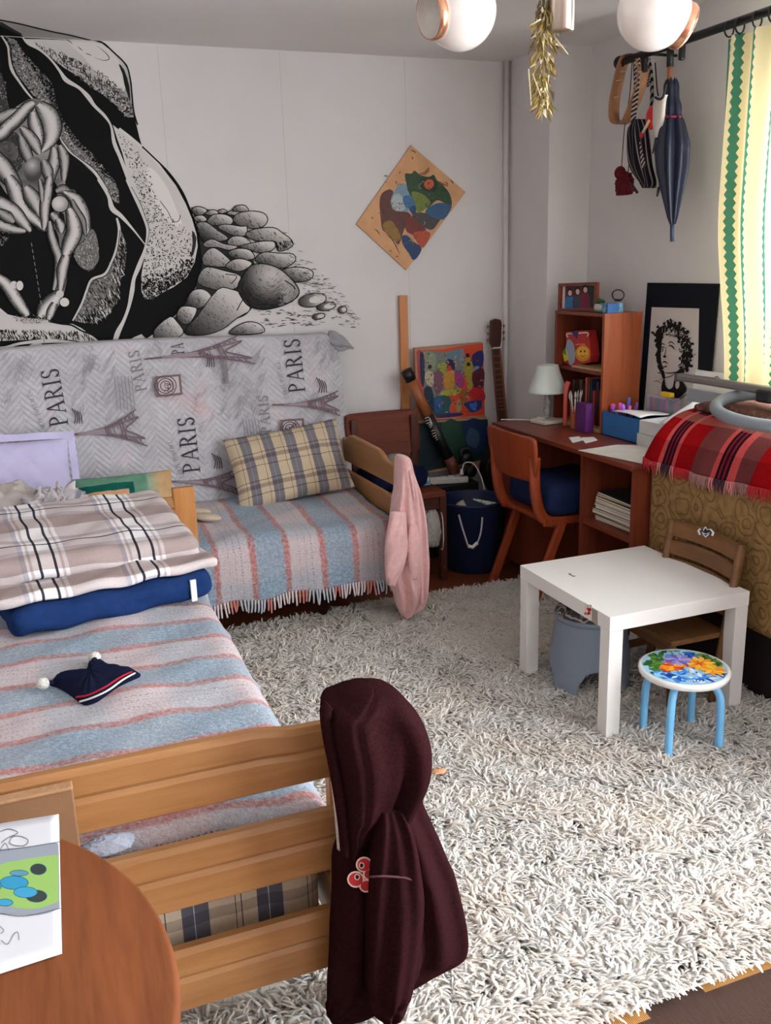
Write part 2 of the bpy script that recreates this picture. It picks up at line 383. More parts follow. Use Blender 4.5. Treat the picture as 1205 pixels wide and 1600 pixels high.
M_fleece = plaid('grey_white_check_fleece', [(0, A1), (.10, A3), (.115, A0), (.124, A1), (.132, A0), (.150, A2), (.158, A0), (.195, A2), (.203, A0), (.216, A1), (.225, A0), (.236, A1)],
    [(0, w_), (.06, S(205, 195, 192)), (.15, S(225, 222, 225)), (.175, w_), (.225, S(80, 80, 90)), (.231, w_), (.25, S(220, 218, 222)), (.275, w_)], .30, .30, .95, .15)
M_navy = plain('navy_fleece', S(28, 50, 94), .95, .05, .12, 30, .3, 120)
M_pine = wood('honey_pine', S(146, 98, 54), S(174, 126, 78), 'X', .8, .38, .45, 1)
M_pine_y = wood('honey_pine_side', S(146, 98, 54), S(174, 126, 78), 'Y', .8, .38, .45, 0)
M_pine_z = wood('honey_pine_post', S(164, 104, 50), S(188, 130, 70), 'Z', .8, .38, .45, 0)

# ================================================================== BEDS
SLAT_T = lambda t: .012*math.sin(PI*min(1, max(0, t)))
def slat(o, name, a0, a1, z0, z1, axis, c, th=.03, wave=0, sgn=1, mat=None):
    """bed-end board with a bevelled shoulder; axis X or Y; c = plane of its outer face"""
    n = 40 if wave else 6; rows = []
    for i in range(n+1):
        a = lerp(a0, a1, i/n); zt = z1
        if wave: e = min(a-a0, a1-a); zt = z1-wave*(1-sstep(.07, .17, e))
        h = zt-z0; m_ = z0+h*.52
        prof = [(th, z0+.004), (.004, z0), (0, z0+.004), (0, m_-.006), (.005, m_+.004), (.001, m_+.012), (.004, zt-.012), (.010, zt), (th-.006, zt), (th, zt-.006)]
        rows.append([((a, c+sgn*p, q) if axis == 'X' else (c+sgn*p, a, q)) for p, q in prof])
    k = len(rows[0]); vs = [p for r in rows for p in r]
    fs = [(i*k+j, i*k+(j+1) % k, (i+1)*k+(j+1) % k, (i+1)*k+j) for i in range(n) for j in range(k)]+[list(range(k)), [n*k+j for j in range(k)][::-1]]
    b = MB().add(vs, fs, smooth=False); return b.build(name, mat or (M_pine if axis == 'X' else M_pine_y), o, merge=True)
def post(o, a, b, mat=None): return MB().box2(a, b).build('post', mat or M_pine_z, o, bevel=.005)
bed = thing('child_bed', 'honey pine bed in the foreground with slatted footboard and striped wool blanket', 'bed', (.03, 2.5, 0))
slat(bed, 'footboard_slat', -.39, .455, .594, .718, 'X', 1.49, .032, .012)
slat(bed, 'footboard_slat', -.39, .455, .392, .520, 'X', 1.49, .032)
slat(bed, 'footboard_slat', -.39, .455, .168, .300, 'X', 1.49, .032)
for x in (-.45, .445): post(bed, (x-.005, 1.523, 0), (x+.062, 1.558, .728)); post(bed, (x-.012, 3.425, 0), (x+.07, 3.46, .738))
slat(bed, 'headboard_slat', -.39, .436, .60, .718, 'X', 3.425, .028, .014)
slat(bed, 'headboard_slat', -.39, .436, .40, .52, 'X', 3.425, .028)
for x in (-.42, .44): MB().box2((x, 1.56, .20), (x+.025, 3.424, .33)).build('side_rail', M_pine_y, bed, bevel=.004)
def mattress(name, label, a, b, mat, r=.04):
    a = np.array(a); b = np.array(b); c = (a+b)/2; d = (b-a)/2; mb = MB()
    def side(u, v, w):
        p = np.array((u, v, w)); return c+d*p
    n = 14
    for ax in range(3):
        for sg in (-1, 1):
            def fn(u, v, ax=ax, sg=sg):
                p = np.array([0.0, 0, 0]); p[ax] = sg; o = [i for i in range(3) if i != ax]; p[o[0]] = u*2-1; p[o[1]] = v*2-1
                q = p*d; qi = np.clip(q, -(d-r), d-r); e = q-qi; L = np.linalg.norm(e); q = qi+(e/L*r if L > 1e-9 else e)
                return c+q+np.array((0, 0, .003*wav(p[0]*5, p[1]*7)))
            def uvf(u, v, ax=ax):
                o = [i for i in range(3) if i != ax]; return (u*2*d[o[0]], v*2*d[o[1]])
            mb.surf(fn, 30, 12, uvfn=uvf)
    o = mb.build(name, mat, merge=True); return base(o, label, 'mattress')
mattress('mattress', 'mattress in a beige and grey checked sheet inside the foreground pine bed', (-.385, 1.57, .20), (.432, 3.415, .478), M_plaid_sheet)
# wool blanket on the bed in front
def drape(u, edge, r, top, low):
    """profile: flat until edge, rounded, then straight down. returns (offset from edge, drop)"""
    if u < 0: return u, 0.0
    q = r*PI/2
    if u < q: a = u/r; return r*math.sin(a), r*(1-math.cos(a))
    return r+.02*(1-math.exp(-(u-q)*8)), r+(u-q)
def bed_blanket():
    def fn(u, v):
        ox, dx = drape(u-.395, 0, .055, 0, 0); x = .395+ox
        if u < -.34: ox, dx2 = drape(-u-.34, 0, .04, 0, 0); x = -.34-ox; dx = dx2
        oy, dy = drape(-(v-1.60), 0, .035, 0, 0); y = 1.60-min(oy, .037) if v < 1.60 else v
        z = .505-max(dx, dy)+.006*wav(u*6, v*5)*(1-.5*sstep(.35, .45, u))-.012*sstep(.1, .4, u)
        if dx > .05: x += .008*math.sin(v*17)+.006*math.sin(v*31+1)
        return (min(x, .475), y, z)
    return MB().surf(fn, 70, 120, (-.42, .62), (1.45, 3.40), uvfn=lambda u, v: (u, v))
o = bed_blanket().build('wool_blanket', M_wool_bed, solid=.008, off=1)
base(o, 'fluffy blue white and coral striped blanket spread on the bed in front', 'blanket', 'striped wool blankets')
# daybed along the back wall
db = thing('daybed', 'honey pine bed along the back wall with slatted end beside the dark chair', 'bed', (.4, 4.0, 0))
def endslat(z0a, z1a, z0b, z1b, w=0):
    n = 36; vs = []
    for i in range(n+1):
        t = i/n; y = lerp(3.60, 4.33, t); z0 = lerp(z0a, z0b, t); z1 = lerp(z1a, z1b, t)
        if w: z1 += w*(sstep(.12, .3, t)-sstep(.78, .95, t))
        for dx, z in ((0, z0+.003), (.024, z0+.003), (.026, z0+.01), (.026, z1-.006), (.02, z1), (.006, z1), (0, z1-.006)): vs.append((1.402+dx, y, z))
    k = 7; fs = [(i*k+j, i*k+(j+1) % k, (i+1)*k+(j+1) % k, (i+1)*k+j) for i in range(n) for j in range(k)]+[list(range(k)), [n*k+j for j in range(k)][::-1]]
    MB().add(vs, fs, smooth=False).build('end_slat', M_pine_y, db, merge=True)
endslat(.60, .690, .585, .700, .035); endslat(.455, .545, .440, .540); endslat(.27, .39, .27, .39)
post(db, (1.40, 4.33, 0), (1.432, 4.40, .752)); post(db, (1.395, 3.525, 0), (1.435, 3.60, .735))
post(db, (-.62, 4.33, 0), (-.585, 4.40, .752)); post(db, (-.62, 3.535, 0), (-.585, 3.60, .735))
for y in (3.575, 4.40): MB().box2((-.585, y, .17), (1.395, y+.022, .29)).build('side_rail', M_pine, db, bevel=.004)
MB().box2((-.585, 3.60, .2), (1.395, 4.40, .225)).build('base_panel', M_pine, db)
mattress('mattress', 'dark covered mattress under the striped blanket of the daybed', (-.575, 3.60, .226), (1.39, 4.26, .44), plain('dark_cover', S(70, 70, 84), .9))
def day_blanket():
    def fn(u, v):        # u along x, v from the back to the front edge
        sag = .018*math.sin(u*5.3+.6)+.010*math.sin(u*12)
        low = sstep(0, .24, v-3.62-.0)
        q = 4.25-v; oy, dy = drape(q-.62, 0, .07, 0, 0)
        y = 4.25-(.62+oy if q > .62 else q); z = .478-dy-.02*sstep(.2, .6, q)+.006*wav(u*6, v*6)
        if dy > .06: y -= .012*math.sin(u*19+math.sin(u*7))*sstep(.06, .25, dy)+.004; z -= 0
        if u > 1.30: z -= 0
        return (u, y+.006*math.sin(u*9), z)
    m_ = MB(); 
    m_.surf(fn, 120, 60, (-.55, 1.385), (4.25, 3.33), uvfn=lambda u, v: (u, v)); return m_, fn
mb, dfn = day_blanket()
o = mb.build('wool_blanket', M_wool_day, solid=.008, off=1)
base(o, 'fringed blue pink and coral striped blanket over the daybed at the wall', 'blanket', 'striped wool blankets')
fr = MB(); x = -.54
while x < 1.375:
    p = np.array(dfn(x, 3.335)); l = random.uniform(.042, .062); dx = random.uniform(-.008, .008)
    ph = ((x+.13+100) % .30); c = (.62, .55, .56) if .14 < ph < .26 else ((.50, .19, .17) if (.11 < ph < .14 or ph > .262) else (.42, .45, .5))
    P = crom([p+(0, -.006, .006), p+(dx*.4, -.010, -l*.5), p+(dx, -.006+random.uniform(-.006, .004), -l)], 3)
    n0 = len(fr.v); fr.tube(P, [.0048*(1-.25*i/len(P)) for i in range(len(P))], 6); fr.c[n0:] = [c]*(len(fr.v)-n0); x += random.uniform(.0125, .0155)
fr.build('fringe', PRINT, o)
o['label'] = 'fringed blue pink and coral striped blanket over the daybed at the wall'

# ================================================================== STANDING MATTRESS WITH PARIS QUILT
q0, q1 = np.array((0, 4.235, .47)), np.array((0, 4.385, 1.21)); qn = np.cross((1, 0, 0), (q1-q0)/np.linalg.norm(q1-q0)); qn = qn/np.linalg.norm(qn)
def quilt_pt(x, y): return at_plane(x, y, q0, qn)
M_quilt = NM('quilted_cover', .85, .1); s_ = M_quilt.sep(M_quilt.uv())
zz = M_quilt.math('ABSOLUTE', M_quilt.math('SUBTRACT', M_quilt.fract(s_[0], .14), .5))
hb = M_quilt.fract(M_quilt.math('ADD', s_[1], M_quilt.math('MULTIPLY', zz, .14)), .030)
hgt = M_quilt.math('SINE', M_quilt.math('MULTIPLY', hb, PI))
bl = M_quilt.ramp(M_quilt.noise(3.2, 2, M_quilt.uv()), [(.35, S(184, 182, 186)), (.58, S(198, 196, 200)), (.72, S(208, 184, 188))])
g2 = M_quilt.ramp(M_quilt.noise(16, 4, M_quilt.uv(), .7), [(.40, (1, 1, 1, 1)), (.52, (.88, .87, .88, 1)), (.6, (1, 1, 1, 1))])
M_quilt.col(M_quilt.mix(1.0, bl, g2, 'MULTIPLY')); M_quilt.bump(hgt, .45, .010); M_quilt = M_quilt.m
def quilt_mesh():
    mb = MB(); up = (q1-q0)/np.linalg.norm(q1-q0); Lz = np.linalg.norm(q1-q0); T = .085; back = -qn
    if back[1] < 0: back = -back
    nf = -back
    def prof(t):      # t 0..1 : front bottom -> front top -> round -> back
        if t < .75: return up*Lz*(t/.75)*1.0, 0
        a = (t-.75)/.25*PI; return up*(Lz+math.sin(a)*.022), T*(1-math.cos(a))/2
    def fn(u, t):
        p, d = prof(t); e = sstep(1.36, 1.435, u)
        x = u; z = p.copy(); off = d+e*T*.45*(1 if d < T/2 else -1)
        P = q0+z+back*(off+.0005)+np.array((x, 0, 0)); P[2] += .012*math.sin(u*3.1+.5)*min(1, t)-.018*e*sstep(.4, .8, t)
        if t < .75: P += nf*(-.003*abs(math.sin(u*9+t*5)))
        return P
    mb.surf(fn, 130, 70, (-.60, 1.44), uvfn=lambda u, t: (u, t)); return mb
qm = thing('quilted_mattress', 'mattress propped against the mural in a grey quilted cover printed PARIS', 'mattress', (.4, 4.3, .47))
quilt_mesh().build('quilted_cover', M_quilt, qm)
# lumpy gathered corner
def corner_fn(u, v):
    a = 2*PI*u; t = v; p = np.array((lerp(1.385, 1.515, t), 4.405, lerp(1.185, 1.128, t**1.3))); r = .040*math.sin(PI*min(1, .12+.88*t)**.8)*(1-.55*t)+.004; r *= 1+.22*math.cos(a*5+t*4)+.1*math.cos(a*9-t*7)
    return p+np.array((0, math.cos(a)*r*.55, math.sin(a)*r*1.1))
MB().surf(corner_fn, 48, 20).build('gathered_corner', plain('grey_gathered_cloth', S(150, 148, 154), .9, .05, .12, 30, .3, 50), qm, merge=True)
pt = Painter(quilt_pt, -qn if qn[1] > 0 else qn, 2e-5, .0045)
# serif capitals in a 0..1 box: polygons
def serif(ch):
    R = lambda a, b, c, d: [(a, b), (c, b), (c, d), (a, d)]
    def arc(cx, cy, rx, ry, a0, a1, n=10): return [(cx+rx*math.cos(math.radians(lerp(a0, a1, i/n))), cy+ry*math.sin(math.radians(lerp(a0, a1, i/n)))) for i in range(n+1)]
    if ch == 'P': return .62, [R(.1, 0, .22, 1), R(0, 0, .34, .04), R(0, .96, .3, 1), arc(.22, .74, .38, .26, 90, -90)+arc(.22, .74, .25, .215, -90, 90)]
    if ch == 'R': return .74, serif('P')[1]+[[(.30, .5), (.42, .5), (.72, .03), (.78, .03), (.78, 0), (.58, 0)]]
    if ch == 'A': return .80, [[(.36, 1), (.46, 1), (.78, 0), (.63, 0)], [(.36, 1), (.41, .9), (.12, 0), (.07, 0)], R(.2, .32, .56, .37), R(0, 0, .22, .04), R(.52, 0, .86, .04)]
    if ch == 'I': return .36, [R(.1, 0, .22, 1), R(0, 0, .32, .04), R(0, .96, .32, 1)]
    if ch == 'S': return .56, [arc(.25, .74, .24, .26, 20, 270)+arc(.25, .745, .12, .205, 270, 20), arc(.25, .255, .25, .265, 90, -160)+arc(.25, .255, .13, .205, -160, 90), R(.44, .74, .48, 1), R(0, 0, .04, .27)]
    if ch == 'C': return .7, [arc(.4, .5, .38, .5, 40, 320)+arc(.4, .5, .28, .44, 320, 40)]
    if ch == 'T': return .7, [R(.28, 0, .40, 1), R(0, .94, .68, 1)]
    if ch == 'E': return .6, [R(.05, 0, .17, 1), R(.05, .94, .52, 1), R(.05, .48, .42, .54), R(.05, 0, .54, .06)]
    if ch == 'O': return .8, [arc(.38, .5, .36, .5, 0, 180)+arc(.38, .5, .26, .44, 180, 0), arc(.38, .5, .36, .5, 180, 360)+arc(.38, .5, .26, .44, 360, 180)]
    if ch == 'L': return .6, [R(.05, 0, .17, 1), R(.05, 0, .54, .06)]
    return .35, []
def word(p, txt, a, b, hgt, col):
    """baseline from a to b (photo px), letters rise by hgt px to the left of the way a->b"""
    a = np.array(a, float); b = np.array(b, float); d = (b-a); L = np.hypot(*d); d /= L; nn = np.array((d[1], -d[0]))
    tot = sum(serif(c)[0]+.12 for c in txt)-.12; sc = L/tot; x = 0
    for ch in txt:
        w_, polys = serif(ch)
        for q in polys: p.poly([tuple(a+d*(x+u)*sc+nn*v*hgt) for u, v in q], col)
        x += w_+.12
DK, MID, LT, PL = (60, 54, 60), (128, 122, 126), (150, 146, 150), (112, 92, 98)
word(pt, 'PARIS', (107, 663), (91, 574), 29, DK); word(pt, 'PARIS', (313, 737), (303, 650), 27, DK); word(pt, 'PARIS', (477, 612), (468, 528), 26, DK)
word(pt, 'PARIS', (230, 610), (217, 546), 18, MID); word(pt, 'PARIS', (424, 676), (418, 617), 16, MID); word(pt, 'PA', (288, 552), (286, 536), 20, DK); word(pt, 'PARIS', (258, 772), (253, 740), 18, MID)
for a, b in (((74, 676), (50, 615)), ((288, 746), (268, 688)), ((451, 622), (436, 565)), ((254, 551), (246, 528))): word(pt, 'CARTE POSTALE', a, b, 7, MID)
def script_lines(x0, y0, x1, y1, n, L, col=MID, w=.9, slant=-1.15):
    for k in range(n):
        x = random.uniform(x0, x1); y = random.uniform(y0, y1); P = []; m_ = int(L*random.uniform(.6, 1.2)/3)
        for i in range(m_):
            t = i*3.0; P.append((x+math.cos(slant)*t+random.uniform(-1.6, 1.6), y+math.sin(slant)*t+random.uniform(-1.2, 1.2)))
        if len(P) > 2: pt.line(P, w, col, smooth=3)
for r in ((112, 560, 175, 660, 26, 26), (300, 560, 410, 680, 46, 24), (330, 560, 400, 720, 26, 20), (490, 540, 520, 580, 12, 24), (5, 560, 60, 650, 22, 24), (470, 620, 510, 660, 9, 18), (230, 540, 250, 640, 10, 20), (380, 600, 400, 690, 12, 18), (130, 560, 150, 590, 8, 30)): script_lines(*r, col=LT, w=.9)
for x0, x1, y0, y1 in ((178, 205, 588, 640), (378, 402, 655, 692), (345, 352, 560, 600)):
    for k in range(6): x = lerp(x0, x1, k/5); pt.line([(x, y0), (x+3, (y0+y1)/2), (x+5, y1)], 1.0, MID, smooth=2)
for cx, cy in ((112, 648), (330, 718), (493, 600), (318, 560)): 
    for k in range(4): pt.line([(cx+k*4, cy-10+k*2), (cx+6+k*3, cy+2), (cx+4+k*4, cy+14)], 1.5, DK, smooth=3)
def tower(tip, b0, b1, waist=.5):
    """lattice tower lying on its side: tip px, feet px b0 and b1"""
    tip = np.array(tip, float); b0 = np.array(b0, float); b1 = np.array(b1, float); bc = (b0+b1)/2; ax = bc-tip; hw = (b1-b0)/2
    def P(t, s): # width profile
        return tuple(tip+ax*t+hw*s*(.02+.10*t+.88*max(0, t-.15)**2.1/.85**2.1))
    for s in (-1, 1): pt.line([P(t/14, s) for t in range(15)], 1.9, PL, smooth=2); pt.line([P(t/14, s*.62) for t in range(4, 15)], 1.2, PL, smooth=2)
    for k in range(9): t = .12+k*.06; pt.line([P(t, -1), P(t+.05, 1)], 1.1, PL, smooth=0); pt.line([P(t, 1), P(t+.05, -1)], 1.1, PL, smooth=0)
    for t in (.50, .54, .72, .76): pt.line([P(t, -1.12), P(t, 1.12)], 2.3, PL, smooth=0)
    for k in range(7):
        t = .55+k*.06
        for s in (-1, 1): pt.line([P(t, s), P(t+.05, s*.62)], 1.3, PL, smooth=0); pt.line([P(t+.05, s), P(t, s*.62)], 1.3, PL, smooth=0)
    arc = [P(1-.22*math.sin(PI*i/8), -.6+1.2*i/8) for i in range(9)]; pt.line(arc, 2.4, PL, smooth=2)
    pt.line([tuple(tip-ax*.06), P(.12, 0)], 2.6, PL, smooth=0); pt.poly([P(.12, -1), P(.12, 1), P(.5, .8), P(.5, -.8)], (150, 136, 140))
tower((234, 561), (372, 524), (398, 569)); tower((108, 680), (212, 640), (230, 697)); tower((430, 633), (527, 611), (530, 650)); tower((262, 752), (362, 736), (380, 775))
def stamp(c, w, h, rot=0):
    cs, sn = math.cos(rot), math.sin(rot); T = lambda u, v: (c[0]+u*cs-v*sn, c[1]+u*sn+v*cs)
    pt.poly([T(-w, -h), T(w, -h), T(w, h), T(-w, h)], (120, 100, 104)); pt.poly([T(-w*.82, -h*.8), T(w*.82, -h*.8), T(w*.82, h*.8), T(-w*.82, h*.8)], (188, 178, 178))
    for k in range(3): r = (1.15-.3*k); P = [T(-w*.25+w*.72*r*math.cos(a), h*.85*r*math.sin(a)) for a in [2*PI*i/20 for i in range(21)]]; pt.line(P, 1.6, (100, 80, 86), smooth=0)
    for k in range(26): a = random.uniform(0, 6.3); r = random.uniform(.1, .6); q = np.array(T(w*r*math.cos(a)*.8, h*r*math.sin(a))); pt.line([q, q+np.array((random.uniform(-4, 4), random.uniform(-4, 4)))], 1.5, (96, 78, 84), smooth=0)
stamp((263, 603), 20, 16, -.1); stamp((456, 670), 18, 15, -.06)
pt.build('printed_motifs', INK, qm)

# ================================================================== PILLOWS
def pillow(w, h, t, c, R, uvs=1.0, flange=0, wr=.004, seed=0, pinch=.08):
    mb = MB(); R = np.array(R); c = np.array(c, float); n = 30
    def P(u, v, sg):
        a, b = 2*u-1, 2*v-1
        e = (max(0, 1-abs(a)**2.6)*max(0, 1-abs(b)**2.6))**.5
        px = a*w/2*(1-pinch*(1-abs(a)**2)*0-pinch*(abs(a))*(1-b*b)*.6); py = b*h/2*(1-pinch*abs(b)*(1-a*a)*.6)
        z = sg*(t/2*e+wr*e*wav(a*5+seed, b*4+seed*2, seed+sg))
        return R@np.array((px, py, z))+c
    for sg in (1, -1): mb.surf(lambda u, v, sg=sg: P(u, v, sg), n, n, uvfn=lambda u, v: (u*w*uvs, v*h*uvs))
    if flange:
        def F(u, v):
            k = u*4; i = int(min(3, k)); s = k-i; cr = [(-1, -1), (1, -1), (1, 1), (-1, 1), (-1, -1)]
            a = lerp(cr[i][0], cr[i+1][0], s); b = lerp(cr[i][1], cr[i+1][1], s); q = np.array((a*(w/2+flange*v), b*(h/2+flange*v), .006*math.sin(u*70+seed)*v)); return R@q+c
        mb.surf(F, 120, 3, uvfn=lambda u, v: (u*2, v*flange))
    return mb
X3 = lambda ex, ey: np.array([np.array(ex)/np.linalg.norm(ex), np.array(ey)/np.linalg.norm(ey), np.cross(np.array(ex)/np.linalg.norm(ex), np.array(ey)/np.linalg.norm(ey))]).T
# checked pillow leaning on the quilt
R = X3((1, -.02, .10), (-.06, .52, .85)); o = pillow(.56, .36, .13, (1.075, 4.125, .635), R, wr=.006, seed=2).build('checked_pillow', M_plaid_pillow)
base(o, 'beige and grey checked pillow leaning at the right end of the daybed', 'pillow')
R = X3((1, 0, -.03), (0, .35, .94)); o = pillow(.40, .30, .10, (-.10, 4.11, .71), R, flange=.03, seed=5).build('lilac_pillow', plain('lilac_cotton', S(196, 190, 222), .8, .1, .05, 8, .2, 30))
base(o, 'lilac pillow with a flat border leaning at the left of the daybed', 'pillow')
R = X3((1, 0, 0), (0, .55, .83)); 
M_ = NM('green_orange_cotton', .85, .1); s_ = M_.sep(M_.uv()); u, v = s_[0], s_[1]
c = M_.ramp(u, [(0, S(104, 148, 124)), (.30, S(104, 148, 124)), (.31, S(150, 172, 150)), (.36, S(196, 164, 122)), (.40, S(196, 158, 112))])
inn = M_.math('MULTIPLY', M_.math('LESS_THAN', u, .245), M_.math('LESS_THAN', v, .19)); c = M_.mix(inn, c, S(20, 92, 82))
inn = M_.math('MULTIPLY', M_.math('LESS_THAN', u, .222), M_.math('LESS_THAN', v, .155)); c = M_.mix(inn, c, S(208, 164, 120))
M_.col(M_.mix(1.0, c, fuzz(M_, .2, 40), 'MULTIPLY'))
o = pillow(.42, .24, .09, (.31, 4.02, .575), R, seed=9).build('patchwork_pillow', M_.m); base(o, 'green and orange patchwork pillow beside the lilac pillow', 'pillow')
# beige gloves by the bed post
M_beige = plain('beige_knit', S(188, 172, 152), .95, .05, .1, 20, .4, 160)
for dx, dy, dz, lab in ((0, 0, 0, 'beige knitted mitten lying on the daybed blanket, the lower of two'), (-.03, .075, .012, 'beige knitted mitten on the daybed, the one nearer the wall')):
    mb = MB().ball((.625+dx, 3.86+dy, .495+dz), (.062, .03, .018), 16, 10, rotm(0, .1, -.35)).ball((.575+dx, 3.90+dy, .498+dz), (.032, .015, .011), 12, 8, rotm(0, 0, .5))
    base(mb.build('mitten', M_beige), lab, 'mitten', 'beige mittens')
# crumpled bedding at the left of the daybed
def crumple(c, r, seed, R=None, nu=60, nv=30, amp=.16, sc=1.0):
    mb = MB(); R = np.eye(3) if R is None else np.array(R)
    def fn(u, v):
        a = 2*PI*u; t = PI*v; d = np.array((math.sin(t)*math.cos(a), math.sin(t)*math.sin(a), -math.cos(t)))
        k = 1+amp*(abs(wav(d[0]*3.2*sc+d[2]*2, d[1]*3*sc, seed))-.5)+amp*.35*wav(d[0]*9*sc, d[2]*8*sc+d[1]*6, seed+1)
        q = d*np.array(r)*k; q[2] = max(q[2], -r[2]*.75); return R@q+np.array(c)
    mb.surf(fn, nu, nv, uvfn=lambda u, v: (u*.9, v*.5)); return mb
o = crumple((-.19, 3.86, .60), (.21, .17, .125), 3).build('crumpled_sheet', plain('ecru_cotton', S(196, 186, 180), .9, .05, .08, 7, .4, 20), merge=True)
base(o, 'crumpled ecru bedding heaped at the left of the daybed', 'bedding')
M_ = NM('floral_cotton', .9, .05); v1 = M_.n('TexVoronoi', {'Vector': M_.uv(), 'Scale': 26.0}).outputs['Distance']
M_.col(M_.ramp(v1, [(0, S(150, 70, 90)), (.12, S(170, 100, 112)), (.2, S(212, 204, 206)), (.6, S(214, 208, 210)), (.75, S(150, 150, 160))])); M_floral = M_.m
o = crumple((.02, 3.74, .60), (.15, .11, .115), 8, amp=.3, sc=1.5).build('floral_sheet', M_floral, merge=True)
base(o, 'white sheet with small rose pattern bundled in front of the ecru bedding', 'bedding')

# ================================================================== FOLDED BLANKETS ON THE BED
def slab(w, d, h, c, yaw, r=.03, seed=0, amp=.006, tilt=0, roll=0, uvs=1, sag=0, uoff=0, voff=0):
    R = rotm(roll, tilt, yaw); mb = MB(); D = np.array((w/2, d/2, h/2)); c = np.array(c)
    for ax in range(3):
        for sg in (-1, 1):
            o = [i for i in range(3) if i != ax]
            def fn(u, v):
                p = np.zeros(3); p[ax] = sg; p[o[0]] = u*2-1; p[o[1]] = v*2-1; q = p*D; rr = min(r, h/2*.98)
                qi = np.clip(q, -(D-rr), D-rr); e = q-qi; L = np.linalg.norm(e); q = qi+(e/L*rr if L > 1e-9 else e)
                q = q+np.array((.8*amp*wav(q[1]*9, q[2]*14, seed), 1.2*amp*wav(q[0]*7, q[2]*18, seed+2), amp*wav(q[0]*8, q[1]*7, seed+3)))
                q[2] -= sag*(abs(q[0])/(w/2))**2
                return R@q+c
            def uvf(u, v):
                if ax == 2: return (u*w*uvs+uoff, v*d*uvs+voff)
                if ax == 1: return (u*w*uvs+uoff, (-h*(1-v) if sg < 0 else d+h*(1-v))*uvs+voff)
                return ((-h*(1-v) if sg < 0 else w+h*(1-v))*uvs+uoff, u*d*uvs+voff)
            mb.surf(fn, 44, 8 if ax != 2 else 40, uvfn=uvf)
    return mb
o = slab(.62, .58, .085, (.10, 3.02, .555), .20, .035, 1, .006).build('navy_fleece_blanket', M_navy, merge=True, origin=(.1, 3.0, .51))
base(o, 'folded navy blue fleece blanket at the bottom of the pile on the bed', 'blanket', 'folded bedding pile')
R_ = rotm(0, 0, .2); q = R_@np.array((.235, -.292, 0))+np.array((.10, 3.02, .553)); MB().box(q, (.018, .008, .07), R_).build('white_label', plain('white_ribbon', S(220, 222, 228), .7), o)
o = slab(.68, .60, .035, (.10, 3.06, .618), .17, .016, 4, .006, uoff=.02, voff=.05).build('checked_fleece_blanket', M_fleece, merge=True)
base(o, 'grey and white checked fleece with rumpled edge, directly on the navy blanket', 'blanket', 'folded bedding pile')
o = slab(.66, .54, .082, (.085, 3.13, .688), .13, .036, 3, .0045, .035, .12, uoff=.0, voff=.1)
o = o.build('checked_fleece_blanket', M_fleece, merge=True); base(o, 'grey and white checked fleece folded over the top of the pile on the bed', 'blanket', 'folded bedding pile')

